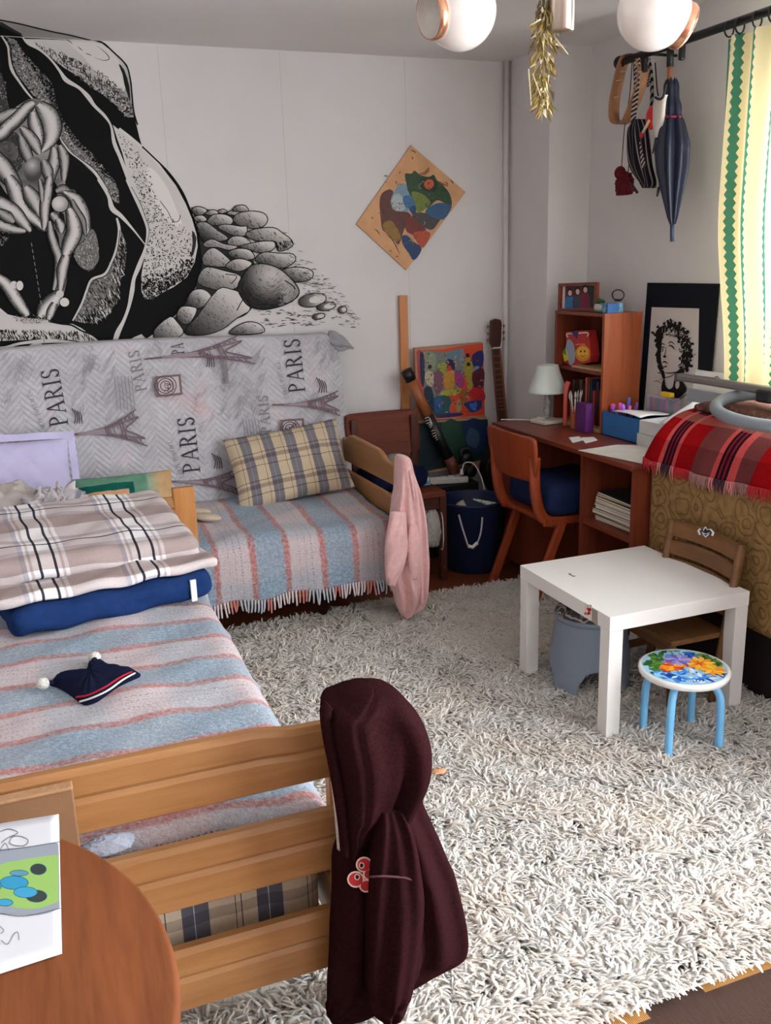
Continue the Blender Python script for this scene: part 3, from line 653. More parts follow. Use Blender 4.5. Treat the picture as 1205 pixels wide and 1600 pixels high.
# ================================================================== SHAGGY RUG
def rug():
    x0, x1, y0, y1 = .05, 2.62, 1.305, 3.71
    t = thing('shaggy_rug', 'cream long-pile shaggy rug covering the middle of the floor', 'rug', (1.3, 2.5, 0))
    MB().box2((x0, y0, .001), (x1, y1, .012)).build('rug_backing', plain('rug_backing', S(236, 232, 226), .95), t)
    N = 122000; P = rng.random((N*2, 2))*np.array((x1-x0, y1-y0))+np.array((x0, y0))
    keep = ~((P[:,0] < .40) & (P[:,1] > 1.62)) & ~((P[:,1] > 3.69) & (P[:,0] < 1.1)) & ~((P[:,0] > 2.22) & (P[:,1] < 2.85) & (P[:,1] > 1.5))
    pr = np.where(P[:,1] < 2.6, 1.0, .75); keep &= rng.random(len(P)) < pr; P = P[keep][:N]; N = len(P)
    px, py = P[:,0], P[:,1]
    ang = 1.6*np.sin(px*9.1+1.3*np.sin(py*7.7))+1.7*np.cos(py*11.3+px*6.1)+1.5*np.sin(px*31+py*23)+1.2*np.cos(px*19-py*37)+rng.normal(0, .9, N)
    ang += np.where(py < 1.42, 0, 0)
    edge = np.clip((1.40-py)/.09, 0, 1); ang = ang*(1-edge)+edge*(-PI/2+rng.normal(0, .5, N))
    edge2 = np.clip((py-3.64)/.08, 0, 1); ang = ang*(1-edge2)+edge2*(PI/2+rng.normal(0, .5, N))
    L = rng.uniform(.026, .050, N); lean = rng.uniform(1.2, 2.3, N); lean = np.maximum(lean, edge*1.3)
    wd = rng.uniform(.0050, .0092, N); K = 5; SEG = 3
    ts = np.linspace(0, 1, K); V = np.empty((N, K, SEG, 3)); dirx, diry = np.cos(ang), np.sin(ang)
    curl = rng.normal(0, .5, N)
    for i, tt in enumerate(ts):
        a = lean*tt; h = L*np.where(lean > 0, np.sin(a)/lean, tt); f = L*(1-np.cos(a))/lean*1.3
        cx = px+dirx*f-diry*curl*f*tt*.6; cy = py+diry*f+dirx*curl*f*tt*.6; cz = .011+h
        r = wd*(1.0-.62*tt**2) if tt < 1 else wd*.25
        for k in range(SEG):
            q = 2*PI*k/SEG+.5; ox, oz = math.cos(q), math.sin(q)
            V[:, i, k, 0] = cx-diry*r*ox+dirx*r*oz*.3; V[:, i, k, 1] = cy+dirx*r*ox+diry*r*oz*.3; V[:, i, k, 2] = cz+r*oz*.6
    V[..., 2] = np.maximum(V[..., 2], .004)
    b = np.arange(N)[:, None]*K*SEG; F = []
    for i in range(K-1):
        for k in range(SEG): F.append(np.concatenate([b+i*SEG+k, b+i*SEG+(k+1) % SEG, b+(i+1)*SEG+(k+1) % SEG, b+(i+1)*SEG+k], 1))
    F = np.concatenate(F).astype(np.int32); me = bpy.data.meshes.new('rug_pile'); nv = N*K*SEG
    me.vertices.add(nv); V[..., 0] -= 1.3; V[..., 1] -= 2.5; me.vertices.foreach_set('co', V.reshape(-1).astype(np.float32))
    me.loops.add(len(F)*4); me.loops.foreach_set('vertex_index', F.ravel()); me.polygons.add(len(F)); me.polygons.foreach_set('loop_start', np.arange(0, len(F)*4, 4, dtype=np.int32))
    me.polygons.foreach_set('use_smooth', np.ones(len(F), bool)); me.update(calc_edges=True)
    br = rng.normal(1, .05, N)[:, None]*np.ones((1, K*SEG)); wm = (rng.normal(0, .015, N)+.022*np.maximum(0, np.sin(px*7+2*np.sin(py*6))*np.cos(py*8+px*3)))[:, None]*np.ones((1, K*SEG)); C = np.ones((N, K*SEG, 4), np.float32)
    bc = S(252, 249, 244); C[..., 0] = bc[0]*br*(1+wm); C[..., 1] = bc[1]*br; C[..., 2] = bc[2]*br*(1-wm)
    ca = me.color_attributes.new('Col', 'FLOAT_COLOR', 'POINT'); ca.data.foreach_set('color', C.ravel())
    M = NM('cream_wool_pile', 1.0, .0); at_ = M.n('Attribute', attribute_name='Col').outputs['Color']; M.col(at_); tr = M.n('BsdfTranslucent', {0: at_}); mx = M.n('MixShader', {0: .55, 1: M.b.outputs[0], 2: tr.outputs[0]}); M.t.links.new(mx.outputs[0], M.t.nodes['Material Output'].inputs[0]); me.materials.append(M.m)
    o = bpy.data.objects.new('rug_pile', me); COL.objects.link(o); o.parent = t; o['kind'] = 'stuff'
rug()
mb = MB(); mb.add([(.95, .60, .004), (2.55, .60, .004), (2.55, 1.42, .004), (.95, 1.42, .004)], [(0, 1, 2, 3)], [(.95, .6), (2.55, .6), (2.55, 1.42), (.95, 1.42)])
M_ = NM('ribbed_mat', .9, .1); s_ = M_.sep(M_.uv()); rib = M_.math('SINE', M_.math('MULTIPLY', s_[0], 1500.0))
band = M_.math('MULTIPLY', M_.math('GREATER_THAN', s_[1], 1.285), M_.math('GREATER_THAN', s_[0], 1.185))
b2 = M_.math('MULTIPLY', M_.math('LESS_THAN', s_[0], 1.035), M_.math('GREATER_THAN', s_[1], 1.272)); band = M_.math('MAXIMUM', band, b2)
c = M_.mix(band, S(88, 66, 58), S(206, 150, 88)); M_.col(M_.mix(1.0, c, M_.ramp(rib, [(0, (.55, .55, .55, 1)), (1, (1, 1, 1, 1))]), 'MULTIPLY')); M_.bump(rib, .5, .002)
mb.box2((.95, .60, .0005), (2.55, 1.42, .0038)); o = mb.build('ribbed_mat', M_.m); base(o, 'brown ribbed floor mat with a tan band at the lower right by the rug', 'mat')
# ================================================================== GARMENTS
def rowshape(rows, Y, T, fold=None, nu=36, per=5, lean=0.0, yoff=None, uvs=1, power=.5):
    """closed hanging cloth body. rows: (photo y, left x, right x) measured on plane Y; T = half thickness (number or per row)"""
    n0 = len(rows); TT = T if hasattr(T, '__len__') else [T]*n0; YY = yoff if yoff is not None else [0]*n0
    R = crom([(r[0], r[1], r[2], t, o) for r, t, o in zip(rows, TT, YY)], per); mb = MB()
    for sg in (-1, 1):
        P = []; U = []
        for j, (y, xl, xr, t, o) in enumerate(R):
            a = at(xl, y, Y=Y); b = at(xr, y, Y=Y)
            for i in range(nu+1):
                u = i/nu; uu = .5-.5*math.cos(PI*u); e = max(0, 1-(2*uu-1)**2)**power
                p = lerp(a, b, uu); p = p.copy(); d = e*t
                f_ = fold(uu, j/(len(R)-1), sg)*e if fold else 0
                p[1] += sg*(d+f_)+o; P.append(p); U.append((p[0]*uvs, p[2]*uvs))
        k = nu+1; fs = [(j*k+i, j*k+i+1, (j+1)*k+i+1, (j+1)*k+i) for j in range(len(R)-1) for i in range(nu)]
        mb.add(P, fs if sg > 0 else [f[::-1] for f in fs], U)
        if sg < 0: Pf = P
        else: Pb = P
    k = nu+1
    for row in (0, len(R)-1):
        vs = Pf[row*k:(row+1)*k]+Pb[row*k:(row+1)*k]; mb.add(vs, [(i, i+1, k+i+1, k+i) for i in range(nu)])
    return mb
M_maroon = NM('maroon_sweatshirt', 1.0, .0); o_ = M_maroon.obj(); 
M_maroon.col(M_maroon.ramp(M_maroon.noise(220, 4, o_, .7), [(.3, S(33, 14, 16)), (.7, S(50, 26, 28))])); M_maroon.bump(M_maroon.noise(320, 3, o_), .25, .002); M_maroon = M_maroon.m
hd = thing('hooded_sweatshirt', 'dark maroon hooded sweatshirt hung over the corner of the foreground bed end', 'sweatshirt', (.56, 1.44, .08))
def fold_body(u, v, sg): return .016*math.sin(u*11+v*3)+.012*math.sin(u*21-v*5+1)-.02*math.exp(-((u-.62)/.05)**2)*sstep(.15, .5, v)
body = [(1195, 528, 642), (1225, 526, 650), (1260, 528, 663), (1306, 532, 684), (1340, 521, 698), (1362, 520, 708), (1404, 519, 719), (1446, 516, 728), (1478, 515, 730), (1498, 514, 722), (1516, 513, 688), (1534, 512, 652), (1556, 512, 600), (1572, 512, 552), (1587, 511, 519)]
rowshape(body, 1.43, [.045, .05, .055, .06, .065, .065, .065, .06, .055, .05, .05, .045, .04, .03, .015], fold_body, per=5).build('body', M_maroon, hd, merge=True)
def fold_hood(u, v, sg): return .02*math.sin(u*7+1.2)*sstep(0, .3, v)-.03*math.exp(-((u-.66)/.06)**2)*sstep(.25, .7, v)-.012*math.exp(-((u-.2)/.04)**2)
hood = [(1072.5, 576, 600), (1076, 562, 615), (1083, 545, 626), (1094, 527, 636), (1104, 510, 645), (1124, 508, 655), (1150, 512, 662), (1178, 519, 662), (1200, 523, 658), (1222, 527, 650), (1240, 530, 641), (1258, 532, 630), (1280, 533, 606), (1300, 536, 590), (1325, 536, 574)]
rowshape(hood, 1.40, [.02, .05, .07, .082, .088, .092, .095, .095, .092, .085, .078, .07, .055, .045, .03], fold_hood, yoff=[0, 0, 0, 0, 0, 0, 0, 0, 0, 0, -.002, -.004, -.006, -.008, -.01], power=.42).build('hood', M_maroon, hd, merge=True)
# rolled hood edge and fleece lining
edge = [at(x, y, Y=1.375) for x, y in ((514, 1101), (510, 1106), (509, 1114), (511, 1135), (516, 1165), (523, 1200), (530, 1240), (536, 1280), (539, 1310), (541, 1335))]
MB().tube(crom(edge, 4), .013, 10, flat=.8).build('hood_edge', M_maroon, hd)
M_sherpa = plain('cream_fleece_lining', S(204, 194, 184), .95, .05, .1, 60, .8, 260, .006)
MB().tube(crom([at(x, y, Y=1.40) for x, y in ((514, 1140), (519, 1180), (525, 1220), (530, 1262), (533, 1300), (535, 1325))], 4), [.006]*8+[.010]*13, 8).build('fleece_lining', M_sherpa, hd)
sl = [(1262, 590, 628), (1285, 585, 640), (1320, 580, 650), (1360, 576, 657), (1400, 574, 662), (1440, 573, 661), (1480, 573, 656), (1510, 572, 651), (1540, 573, 645), (1556, 576, 641), (1566, 577, 636), (1572, 578, 633), (1582, 581, 628), (1590, 590, 615)]
rowshape(sl, 1.355, [.02, .034, .04, .042, .043, .043, .043, .042, .04, .034, .028, .032, .028, .015], lambda u, v, sg: .008*math.sin(u*9+v*6)+.006*math.sin(u*17+v*2), per=5).build('sleeve', M_maroon, hd, merge=True)
MB().tube([at(x, y, Y=1.315) for x, y in ((578, 1370), (600, 1369), (630, 1371), (650, 1376))], .0022, 6).build('sleeve_seam', plain('maroon_seam', S(76, 42, 45), .9), hd)
plate = Painter(lambda x, y: at(x, y, Y=1.352), (0, -1, 0), 6e-5, .0)
red, crm = (158, 40, 44), (198, 172, 156)
def ringed(c, r, hole=True):
    plate.ell(c, r+2.2, r+1.6, crm, .4); return c, r
for c, r in (((569, 1351), 11), ((556, 1374), 11.5), ((572, 1384), 9), ((577, 1366), 8)): plate.ell(c, r+2, r+1.5, crm)
for c, r in (((569, 1351), 11), ((556, 1374), 11.5), ((572, 1384), 9), ((577, 1366), 8)): plate.ell(c, r-.5, r-1, red)
for c in ((565, 1352), (558, 1370)): plate.ell(c, 4.4, 5, crm); plate.ell(c, 2.8, 3.4, (40, 18, 22))
plate.build('number_patch', PRINT, hd)
# pale pink sweater over the end post of the daybed
M_pinkw = NM('pale_pink_knit', .95, .05); o_ = M_pinkw.obj(); M_pinkw.col(M_pinkw.ramp(M_pinkw.noise(40, 4, o_, .7), [(.3, S(206, 160, 158)), (.7, S(222, 180, 176))])); M_pinkw.bump(M_pinkw.noise(260, 3, o_), .5, .003); M_pinkw.b.inputs['Sheen Weight'].default_value = .3; M_pinkw = M_pinkw.m
sw = thing('pink_sweater', 'pale pink knitted sweater hung over the end post of the daybed', 'sweater', (1.43, 3.46, .06))
rows = [(712, 622, 635), (718, 620, 640), (738, 619, 645), (765, 618, 655), (785, 614, 660), (810, 611, 664), (845, 606, 667), (875, 604, 669), (900, 606, 668), (915, 611, 667), (930, 616, 665), (945, 619, 660), (956, 624, 645), (962, 627, 634)]
rowshape(rows, 3.47, [.045, .06, .065, .065, .065, .07, .07, .07, .068, .066, .062, .05, .04, .02], lambda u, v, sg: (.016*math.sin(u*13+v*2)+.012*math.sin(u*24-v*3))*sstep(.1, .3, v), per=5).build('body', M_pinkw, sw, merge=True)
rowshape([(800, 611, 634), (830, 605, 636), (850, 602, 637), (870, 602, 635), (890, 602, 629), (903, 603, 620), (914, 606, 618)], 3.40, [.02, .03, .034, .034, .028, .024, .015], lambda u, v, sg: .006*math.sin(u*9+v*14), per=5).build('sleeve', M_pinkw, sw, merge=True)
MB().tube(crom([at(x, y, Y=3.405) for x, y in ((641, 735), (650, 790), (655, 850), (659, 905), (660, 945))], 4), .008, 8).build('front_edge', M_pinkw, sw)
rowshape([(820, 640, 652), (850, 637, 657), (880, 638, 656), (905, 642, 652)], 3.395, [.01, .018, .02, .01], None, per=4).build('pocket', M_pinkw, sw, merge=True)

# ================================================================== HAT WITH TWO POMPOMS
ht = thing('knitted_hat', 'navy knitted hat with red and white trim and two white pompoms on the bed', 'hat', (.06, 2.31, .51))
HZ = .520
def hp(x, y, z=HZ): return at(x, y, Z=z)
ol = crom([(83, 1062), (100, 1058), (120, 1058), (133, 1055), (140, 1040), (146, 1032), (156, 1033), (175, 1042), (200, 1047), (217, 1051), (219, 1057), (206, 1068), (180, 1083), (155, 1096), (137, 1102), (127, 1100), (114, 1090), (100, 1080), (88, 1074), (78, 1071)], 4, True)
cx = np.mean([p for p in ol], 0); mb = MB(); n = len(ol)
for k in range(7):
    t = 1-k/6.0
    mb.v += [tuple(hp(*(cx+(p-cx)*t), z=.512)+np.array((0, 0, .032*math.sqrt(max(0, 1-t**2.2))+.002*math.sin(q*1.3)*(t < 1)))) for q, p in enumerate(ol)]
mb.uv = [(0, 0)]*len(mb.v); mb.c = [(1, 1, 1)]*len(mb.v)
for k in range(6):
    for i in range(n): mb.f.append((k*n+i, k*n+(i+1) % n, (k+1)*n+(i+1) % n, (k+1)*n+i)); mb.mi.append(0); mb.smooth.append(True)
M_nknit = plain('navy_knit', S(22, 26, 48), .95, .05, .15, 60, .6, 300, .003); mb.build('hat_body', M_nknit, ht)
def trim(name, pts, mat, r=.0045): MB().tube(crom([hp(x, y, HZ+h) for x, y, h in pts], 5), r, 8, flat=.5).build(name, mat, ht)
trim('red_trim', [(120, 1089, .006), (138, 1086, .016), (165, 1073, .026), (188, 1058, .022), (205, 1050, .010)], plain('red_knit', S(176, 28, 44), .9))
trim('white_trim', [(125, 1096, .002), (142, 1091, .012), (168, 1079, .024), (192, 1062, .020), (210, 1052, .008)], plain('white_knit', S(220, 216, 212), .9))
M_pom = plain('pompom_wool', S(226, 222, 212), .95, .05, .08, 60, 1.0, 200, .01)
for x, y in ((148, 1027), (67, 1068)):
    c = hp(x, y, .535); MB().ball(c, .016, 18, 12).build('pompom', M_pom, ht)
MB().tube([hp(83, 1066, .53), hp(74, 1067, .533)], .006, 8).build('pompom_cord', M_nknit, ht); MB().tube([hp(146, 1036, .535), hp(148, 1030, .538)], .007, 8).build('pompom_cord', M_nknit, ht)
o = crumple(at(168, 1322, Y=1.535), (.045, .010, .022), 11, amp=.14).build('grey_sock', plain('grey_knit', S(176, 182, 196), .95, .05, .1, 30, .5, 140), merge=True)
base(o, 'pale grey crumpled sock stuck behind the bed end slats', 'sock')

# ================================================================== WHITE TABLE
wt = thing('square_table', 'low white square play table standing on the rug', 'table', (1.857, 2.529, 0))
tx0, tx1, ty0, ty1 = 1.583, 2.13, 2.245, 2.815
M_lack = plain('white_laminate', S(222, 219, 214), .38, .35, .015, 6)
MB().box2((tx0, ty0, .40), (tx1, ty1, .45)).build('tabletop', M_lack, wt, bevel=.0015)
for a in (tx0+.001, tx1-.052):
    for b in (ty0+.001, ty1-.052): MB().box2((a, b, .012), (a+.051, b+.051, .3995)).build('leg', M_lack, wt, bevel=.0015)
st = Painter(lambda x, y: at(x, y, X=tx0-.0004), (-1, 0, 0), 4e-5, .0003)
st.poly([(914, 941), (925, 950), (925, 971), (914, 963)], (214, 208, 200)); st.poly([(925, 950), (934, 955), (934, 978), (925, 971)], (150, 140, 134))
for k in range(16): x = random.uniform(915, 923); y = 944+random.uniform(2, 18); st.ell((x, y), 2.2, 2.2, random.choice([(190, 40, 40), (208, 52, 48), (222, 200, 190), (140, 40, 40)]), n=6)
st.build('sticker', PRINT, wt)
mk = Painter(lambda x, y: at(x, y, Z=.4502), (0, 0, 1), 1e-5, 0); mk.line([(889, 896), (895, 900), (899, 900)], 1.3, (60, 56, 60)); mk.line([(889, 898), (893, 896)], .9, (60, 56, 60)); mk.build('pen_mark', INK, wt)

# ================================================================== GREY STEP STOOL
M_grey = plain('grey_blue_plastic', S(120, 130, 144), .45, .35, .03)
gs = thing('step_stool', 'grey plastic step stool with arched cut-out under the white table', 'stool', (1.79, 2.60, 0))
cx, cy = 1.775, 2.635
def stool_body():
    mb = MB(); nu = 160; nv = 70; vs = []; keep = []
    for j in range(nv+1):
        t = j/nv; z = .012+.278*t; r = lerp(.152, .118, t**.8)
        for i in range(nu):
            a = 2*PI*i/nu; k = 1+.10*abs(math.cos(2*a+.4))**3*(1-t*.6); vs.append((cx+r*k*math.cos(a)*1.02, cy+r*k*math.sin(a)*.98, z))
    for j in range(nv):
        for i in range(nu):
            a = 2*PI*(i+.5)/nu; z = (j+.5)/nv
            hit = False
            for c0 in (-1.95, -.38, 1.19, 2.76):
                d = (a-c0+PI) % (2*PI)-PI
                if (d/.50)**2+(z/.40)**2 < 1: hit = True
            if not hit: keep.append((j*nu+i, j*nu+(i+1) % nu, (j+1)*nu+(i+1) % nu, (j+1)*nu+i))
    return mb.add(vs, keep)
stool_body().build('stool_body', M_grey, gs, solid=.006)
MB().lathe([(.131, .283), (.133, .296), (.126, .302), (0.0, .302)], (cx, cy, 0), 48).build('stool_top', M_grey, gs)
M_ = NM('striped_seat_cover', .8, .2); w_n = M_.n('TexWave', {'Vector': M_.obj(), 'Scale': 9.0, 'Distortion': 9.0, 'Detail': 2.0, 'Detail Scale': 1.4}, wave_type='RINGS').outputs['Fac']
M_.col(M_.ramp(w_n, [(.38, S(70, 66, 68)), (.46, S(160, 150, 148)), (.8, S(176, 166, 162)), (.9, S(84, 78, 80))])); M_.bump(w_n, .5, .004)
mb = MB(); 
def cov(u, v):
    a = 2*PI*u; r = .118*min(1, v*1.25) if v < .8 else .118+.010*math.sin((v-.8)/.2*PI/2); z = .326-.012*(v*1.2)**2-(0 if v < .8 else .016*(1-math.cos((v-.8)/.2*PI/2)))
    z += .005*math.sin(a*9+2)*v*(v < .95)+.004*math.sin(a*14)*v; return (cx+r*math.cos(a), cy+r*math.sin(a), z)
mb.surf(cov, 72, 16); mb.build('seat_cover', M_.m, gs, merge=True)

# ================================================================== CHILD STOOL
ks = thing('child_stool', 'small round stool with painted flower seat and sky blue bent legs', 'stool', (1.80, 2.15, 0))
kx, ky, kz = 1.800, 2.150, .282
MB().lathe([(0, kz-.026), (.120, kz-.026), (.137, kz-.020), (.1405, kz-.010), (.1395, kz-.002), (.134, kz+.001), (0, kz+.0012)], (kx, ky, 0), 56).build('seat', M_white, ks)
fl = Painter(lambda x, y: at(x, y, Z=kz+.0016), (0, 0, 1), 8e-6, 0)
c0 = at(1071, 1041, Z=kz)
def on(u, v): q = P_of((kx+u, ky+v, kz)); return q
def P_of(P): d = np.array(P)-CAM; x, y, z = AX[0]@d, AX[1]@d, AX[2]@d; return (602.5+FPX*x/z, 800-FPX*y/z)
fl.poly([on(.130*math.cos(a), .130*math.sin(a)) for a in [2*PI*i/48 for i in range(48)]], (150, 190, 214))
pal = {'b': [(30, 90, 190), (60, 130, 210), (130, 190, 226), (24, 60, 150), (170, 210, 230)], 'g': [(60, 110, 40), (34, 84, 40), (110, 140, 50)], 'o': [(232, 140, 30), (236, 170, 40), (214, 90, 30), (190, 60, 30)], 'v': [(130, 120, 190), (160, 150, 210), (100, 90, 160)], 'w': [(220, 226, 230), (200, 215, 226)]}
def flowers(n, u0, u1, v0, v1, key, s=(.01, .026)):
    for _ in range(n):
        u = random.uniform(u0, u1); v = random.uniform(v0, v1)
        if u*u+v*v > .118**2: continue
        a = random.uniform(0, 6.3); l = random.uniform(*s); w = l*random.uniform(.25, .5); c = random.choice(pal[key])
        pts = [(u+l*math.cos(b)*math.cos(a)-w*math.sin(b)*math.sin(a), v+l*math.cos(b)*math.sin(a)+w*math.sin(b)*math.cos(a)) for b in [2*PI*k/8 for k in range(8)]]
        pts = [(x, y) if x*x+y*y < .129**2 else (x*.128/math.hypot(x, y), y*.128/math.hypot(x, y)) for x, y in pts]
        fl.poly([on(*p) for p in pts], c)
flowers(50, -.12, .12, .02, .12, 'g'); flowers(40, -.13, 0, -.02, .08, 'g'); flowers(90, -.12, .08, -.12, 0, 'b'); flowers(30, -.05, .1, -.12, -.02, 'w', (.006, .016)); flowers(34, .0, .08, .02, .1, 'b'); 
flowers(60, -.03, .045, .01, .06, 'v'); flowers(34, -.08, .0, -.01, .03, 'o', (.008, .02)); flowers(20, .09, .12, -.03, .05, 'g')
def petals(c, n, r, cols, w=.4):
    for k in range(n):
        a = 2*PI*k/n+.2; u = c[0]+r*.55*math.cos(a); v = c[1]+r*.55*math.sin(a)
        fl.poly([on(u+r*.55*math.cos(b)*math.cos(a)-r*w*.5*math.sin(b)*math.sin(a), v+r*.55*math.cos(b)*math.sin(a)+r*w*.5*math.sin(b)*math.cos(a)) for b in [2*PI*q/10 for q in range(10)]], cols[k % len(cols)])
petals((.055, -.005), 12, .048, pal['o'][:2]+[(240, 190, 60)]); petals((.055, -.005), 6, .02, [(200, 90, 30)]); petals((.062, -.062), 10, .038, pal['o'][:2]+[(240, 190, 60)])
petals((-.03, .012), 9, .034, pal['o']); petals((.01, .045), 11, .042, pal['v']); petals((-.06, -.05), 8, .03, pal['b'])
fl.build('flower_print', PRINT, ks)
M_sky = plain('sky_blue_paint', S(112, 178, 222), .35, .5, .02)
for a in (3.75, 5.35, .62, 2.2):
    d = np.array((math.cos(a), math.sin(a), 0)); c = np.array((kx, ky, 0))
    path = crom([c+d*.03+(0, 0, kz-.034), c+d*.075+(0, 0, kz-.036), c+d*.105+(0, 0, kz-.058), c+d*.118+(0, 0, kz-.11), c+d*.121+(0, 0, .022)], 6)
    lg = MB().tube(path, .0125, 14).build('leg', M_sky, ks); MB().lathe([(.0135, .008), (.015, .012), (.015, .026), (.0135, .028)], c+d*.121, 14).build('rubber_foot', M_white, lg)

# ================================================================== CHILD WOODEN CHAIR WITH BAT STICKER
M_brown = wood('brown_stained_wood', S(88, 56, 30), S(122, 84, 48), 'Y', 1, .45, .35)
fc = thing('small_wooden_chair', 'small brown slatted wooden chair tucked between white table and patterned sofa', 'chair', (2.08, 2.48, 0))
XB = 2.125
for (z0, z1) in ((.535, .592), (.468, .520), (.395, .452)):
    n = 10; vs = []
    for i in range(n+1):
        t = i/n; y = lerp(2.315, 2.66, t); xo = XB+.022*math.sin(PI*t)+(z0-.5)*.12; zz = .004*math.sin(PI*t)
        vs += [(xo-.006, y, z0), (xo+.006, y, z0), (xo+.006+(z1-z0)*.12, y, z1+zz), (xo-.006+(z1-z0)*.12, y, z1+zz)]
    MB().add(vs, [(i*4+j, i*4+(j+1) % 4, (i+1)*4+(j+1) % 4, (i+1)*4+j) for i in range(n) for j in range(4)]+[(0, 1, 2, 3), (n*4+3, n*4+2, n*4+1, n*4)], smooth=False).build('back_slat', M_brown, fc, bevel=.002)
for y in (2.305, 2.662): MB().tube([(XB-.07, y, 0.012), (XB-.03, y, .30), (XB+.012, y, .592)], .014, 8, flat=1.3).build('back_post', M_brown, fc)
MB().box2((1.875, 2.31, .268), (2.105, 2.66, .288)).build('seat', M_brown, fc, bevel=.004)
for y in (2.335, 2.635): MB().tube([(1.91, y, .012), (1.895, y, .268)], .016, 10).build('front_leg', M_brown, fc)
MB().box2((1.90, 2.34, .225), (1.92, 2.63, .266)).build('apron', M_brown, fc)
for y in (2.32, 2.65): MB().box2((1.91, y-.008, .12), (2.07, y+.008, .145)).build('stretcher', M_brown, fc)
bt = Painter(lambda x, y: at(x, y, X=XB+.006), (-1, 0, 0), 1e-4, .001)
bat = [(1090, 829), (1094, 825), (1099, 829), (1101, 824), (1104, 823), (1106, 827), (1112, 826), (1117, 832), (1115, 838), (1109, 835), (1103, 840), (1098, 834), (1093, 836)]
bt.poly(bat, (222, 220, 216)); bt.poly([lerp(np.array((1103.5, 831.5)), np.array(p), .72) for p in bat], (40, 42, 54)); bt.line([(1097, 831), (1103, 834), (1110, 832)], 1, (230, 228, 224)); bt.build('bat_sticker', PRINT, fc)

# ================================================================== ROUND TABLE WITH DRAWING
rt = thing('round_table', 'round reddish wood table at the lower left corner', 'table', (-.40, .985, 0))
M_cherry = wood('cherry_veneer', S(92, 50, 28), S(128, 74, 42), 'Y', .75, .6, .12, 0)
MB().lathe([(0, .697), (.465, .697), (.473, .701), (.476, .709), (.473, .717), (.468, .72), (0, .72)], (-.40, .985, 0), 96).build('tabletop', M_cherry, rt)
for a in (.8, 2.4, 3.9, 5.5): MB().tube([(-.4+.30*math.cos(a), .985+.30*math.sin(a), 0), (-.4+.27*math.cos(a), .985+.27*math.sin(a), .697)], .024, 12).build('leg', M_cherry, rt)
MB().lathe([(.30, .63), (.32, .63), (.32, .697), (.30, .697)], (-.40, .985, 0), 48).build('apron', M_cherry, rt)
dr = thing('child_drawing', 'white sheet with a green and grey marker drawing on the round table', 'drawing', (-.16, 1.2, .721))
c = [at(x, y, Z=.7225) for x, y in ((-130, 1308), (92, 1272), (97, 1490), (-118, 1560))]
mb = MB(); mb.surf(lambda u, v: lerp(lerp(c[0], c[1], u), lerp(c[3], c[2], u), v), 14, 14); mb.build('paper', plain('drawing_paper', S(216, 217, 222), .7, .2, .01), dr, solid=.0004)
def dpt(x, y):
    p = at(x, y, Z=.7225); return p
dp = Painter(dpt, (0, 0, 1), 1e-5, .0008)
dp.poly([(-90, 1380), (-40, 1345), (0, 1328), (40, 1325), (75, 1320), (89, 1318), (92, 1330), (93, 1408), (91, 1420), (60, 1430), (0, 1428), (-60, 1428)], (150, 158, 168), 3)
dp.poly([(-60, 1385), (0, 1352), (30, 1345), (60, 1340), (88, 1337), (91, 1345), (91, 1400), (89, 1410), (60, 1420), (30, 1420), (0, 1414), (-40, 1410)], (150, 190, 104), 3)
for cx, cy, rx, ry, col in ((60, 1359, 12, 8, (56, 66, 64)), (57, 1401, 16, 9, (56, 66, 64)), (22, 1380, 22, 10, (56, 150, 190)), (40, 1395, 18, 8, (66, 158, 198)), (8, 1411, 12, 5, (66, 158, 198)), (30, 1365, 14, 4, (90, 150, 170)), (-12, 1385, 14, 9, (56, 150, 190))):
    dp.ell((cx, cy), rx+1, ry+1, (40, 90, 110)); dp.ell((cx, cy), rx, ry, col)
dp.line([(0, 1428), (40, 1432), (95, 1420)], 1.3, (96, 100, 110)); dp.line([(0, 1330), (40, 1325), (95, 1316)], 1.3, (96, 100, 110))
for pts in ([(14, 1318), (20, 1308), (34, 1308), (44, 1314), (38, 1322), (24, 1322), (14, 1318)], [(0, 1300), (14, 1296), (28, 1302), (12, 1310), (2, 1318)], [(0, 1330), (8, 1318), (14, 1330)], [(2, 1470), (12, 1476), (22, 1460), (28, 1458), (30, 1470)], [(0, 1448), (6, 1455), (1, 1460)], [(-40, 1310), (-28, 1300), (-20, 1318)]): dp.line(pts, 1.1, (96, 98, 104), smooth=5)
dp.build('marker_drawing', PRINT, dr)
cb = thing('cardboard_sheet', 'brown corrugated cardboard standing between round table and bed end', 'cardboard', (-.3, 1.47, .60))
M_card = plain('brown_cardboard', S(138, 104, 76), .9, .05, .05, 8, .2, 60)
MB().box2((-.60, 1.466, .42), (-.024, 1.484, .700)).build('cardboard_panel', M_card, cb, bevel=.003)
MB().box2((-.60, 1.462, .700), (-.024, 1.486, .706)).build('cardboard_edge', plain('cardboard_edge', S(170, 132, 98), .9, .05, .1, 90, .4, 200), cb, bevel=.002)
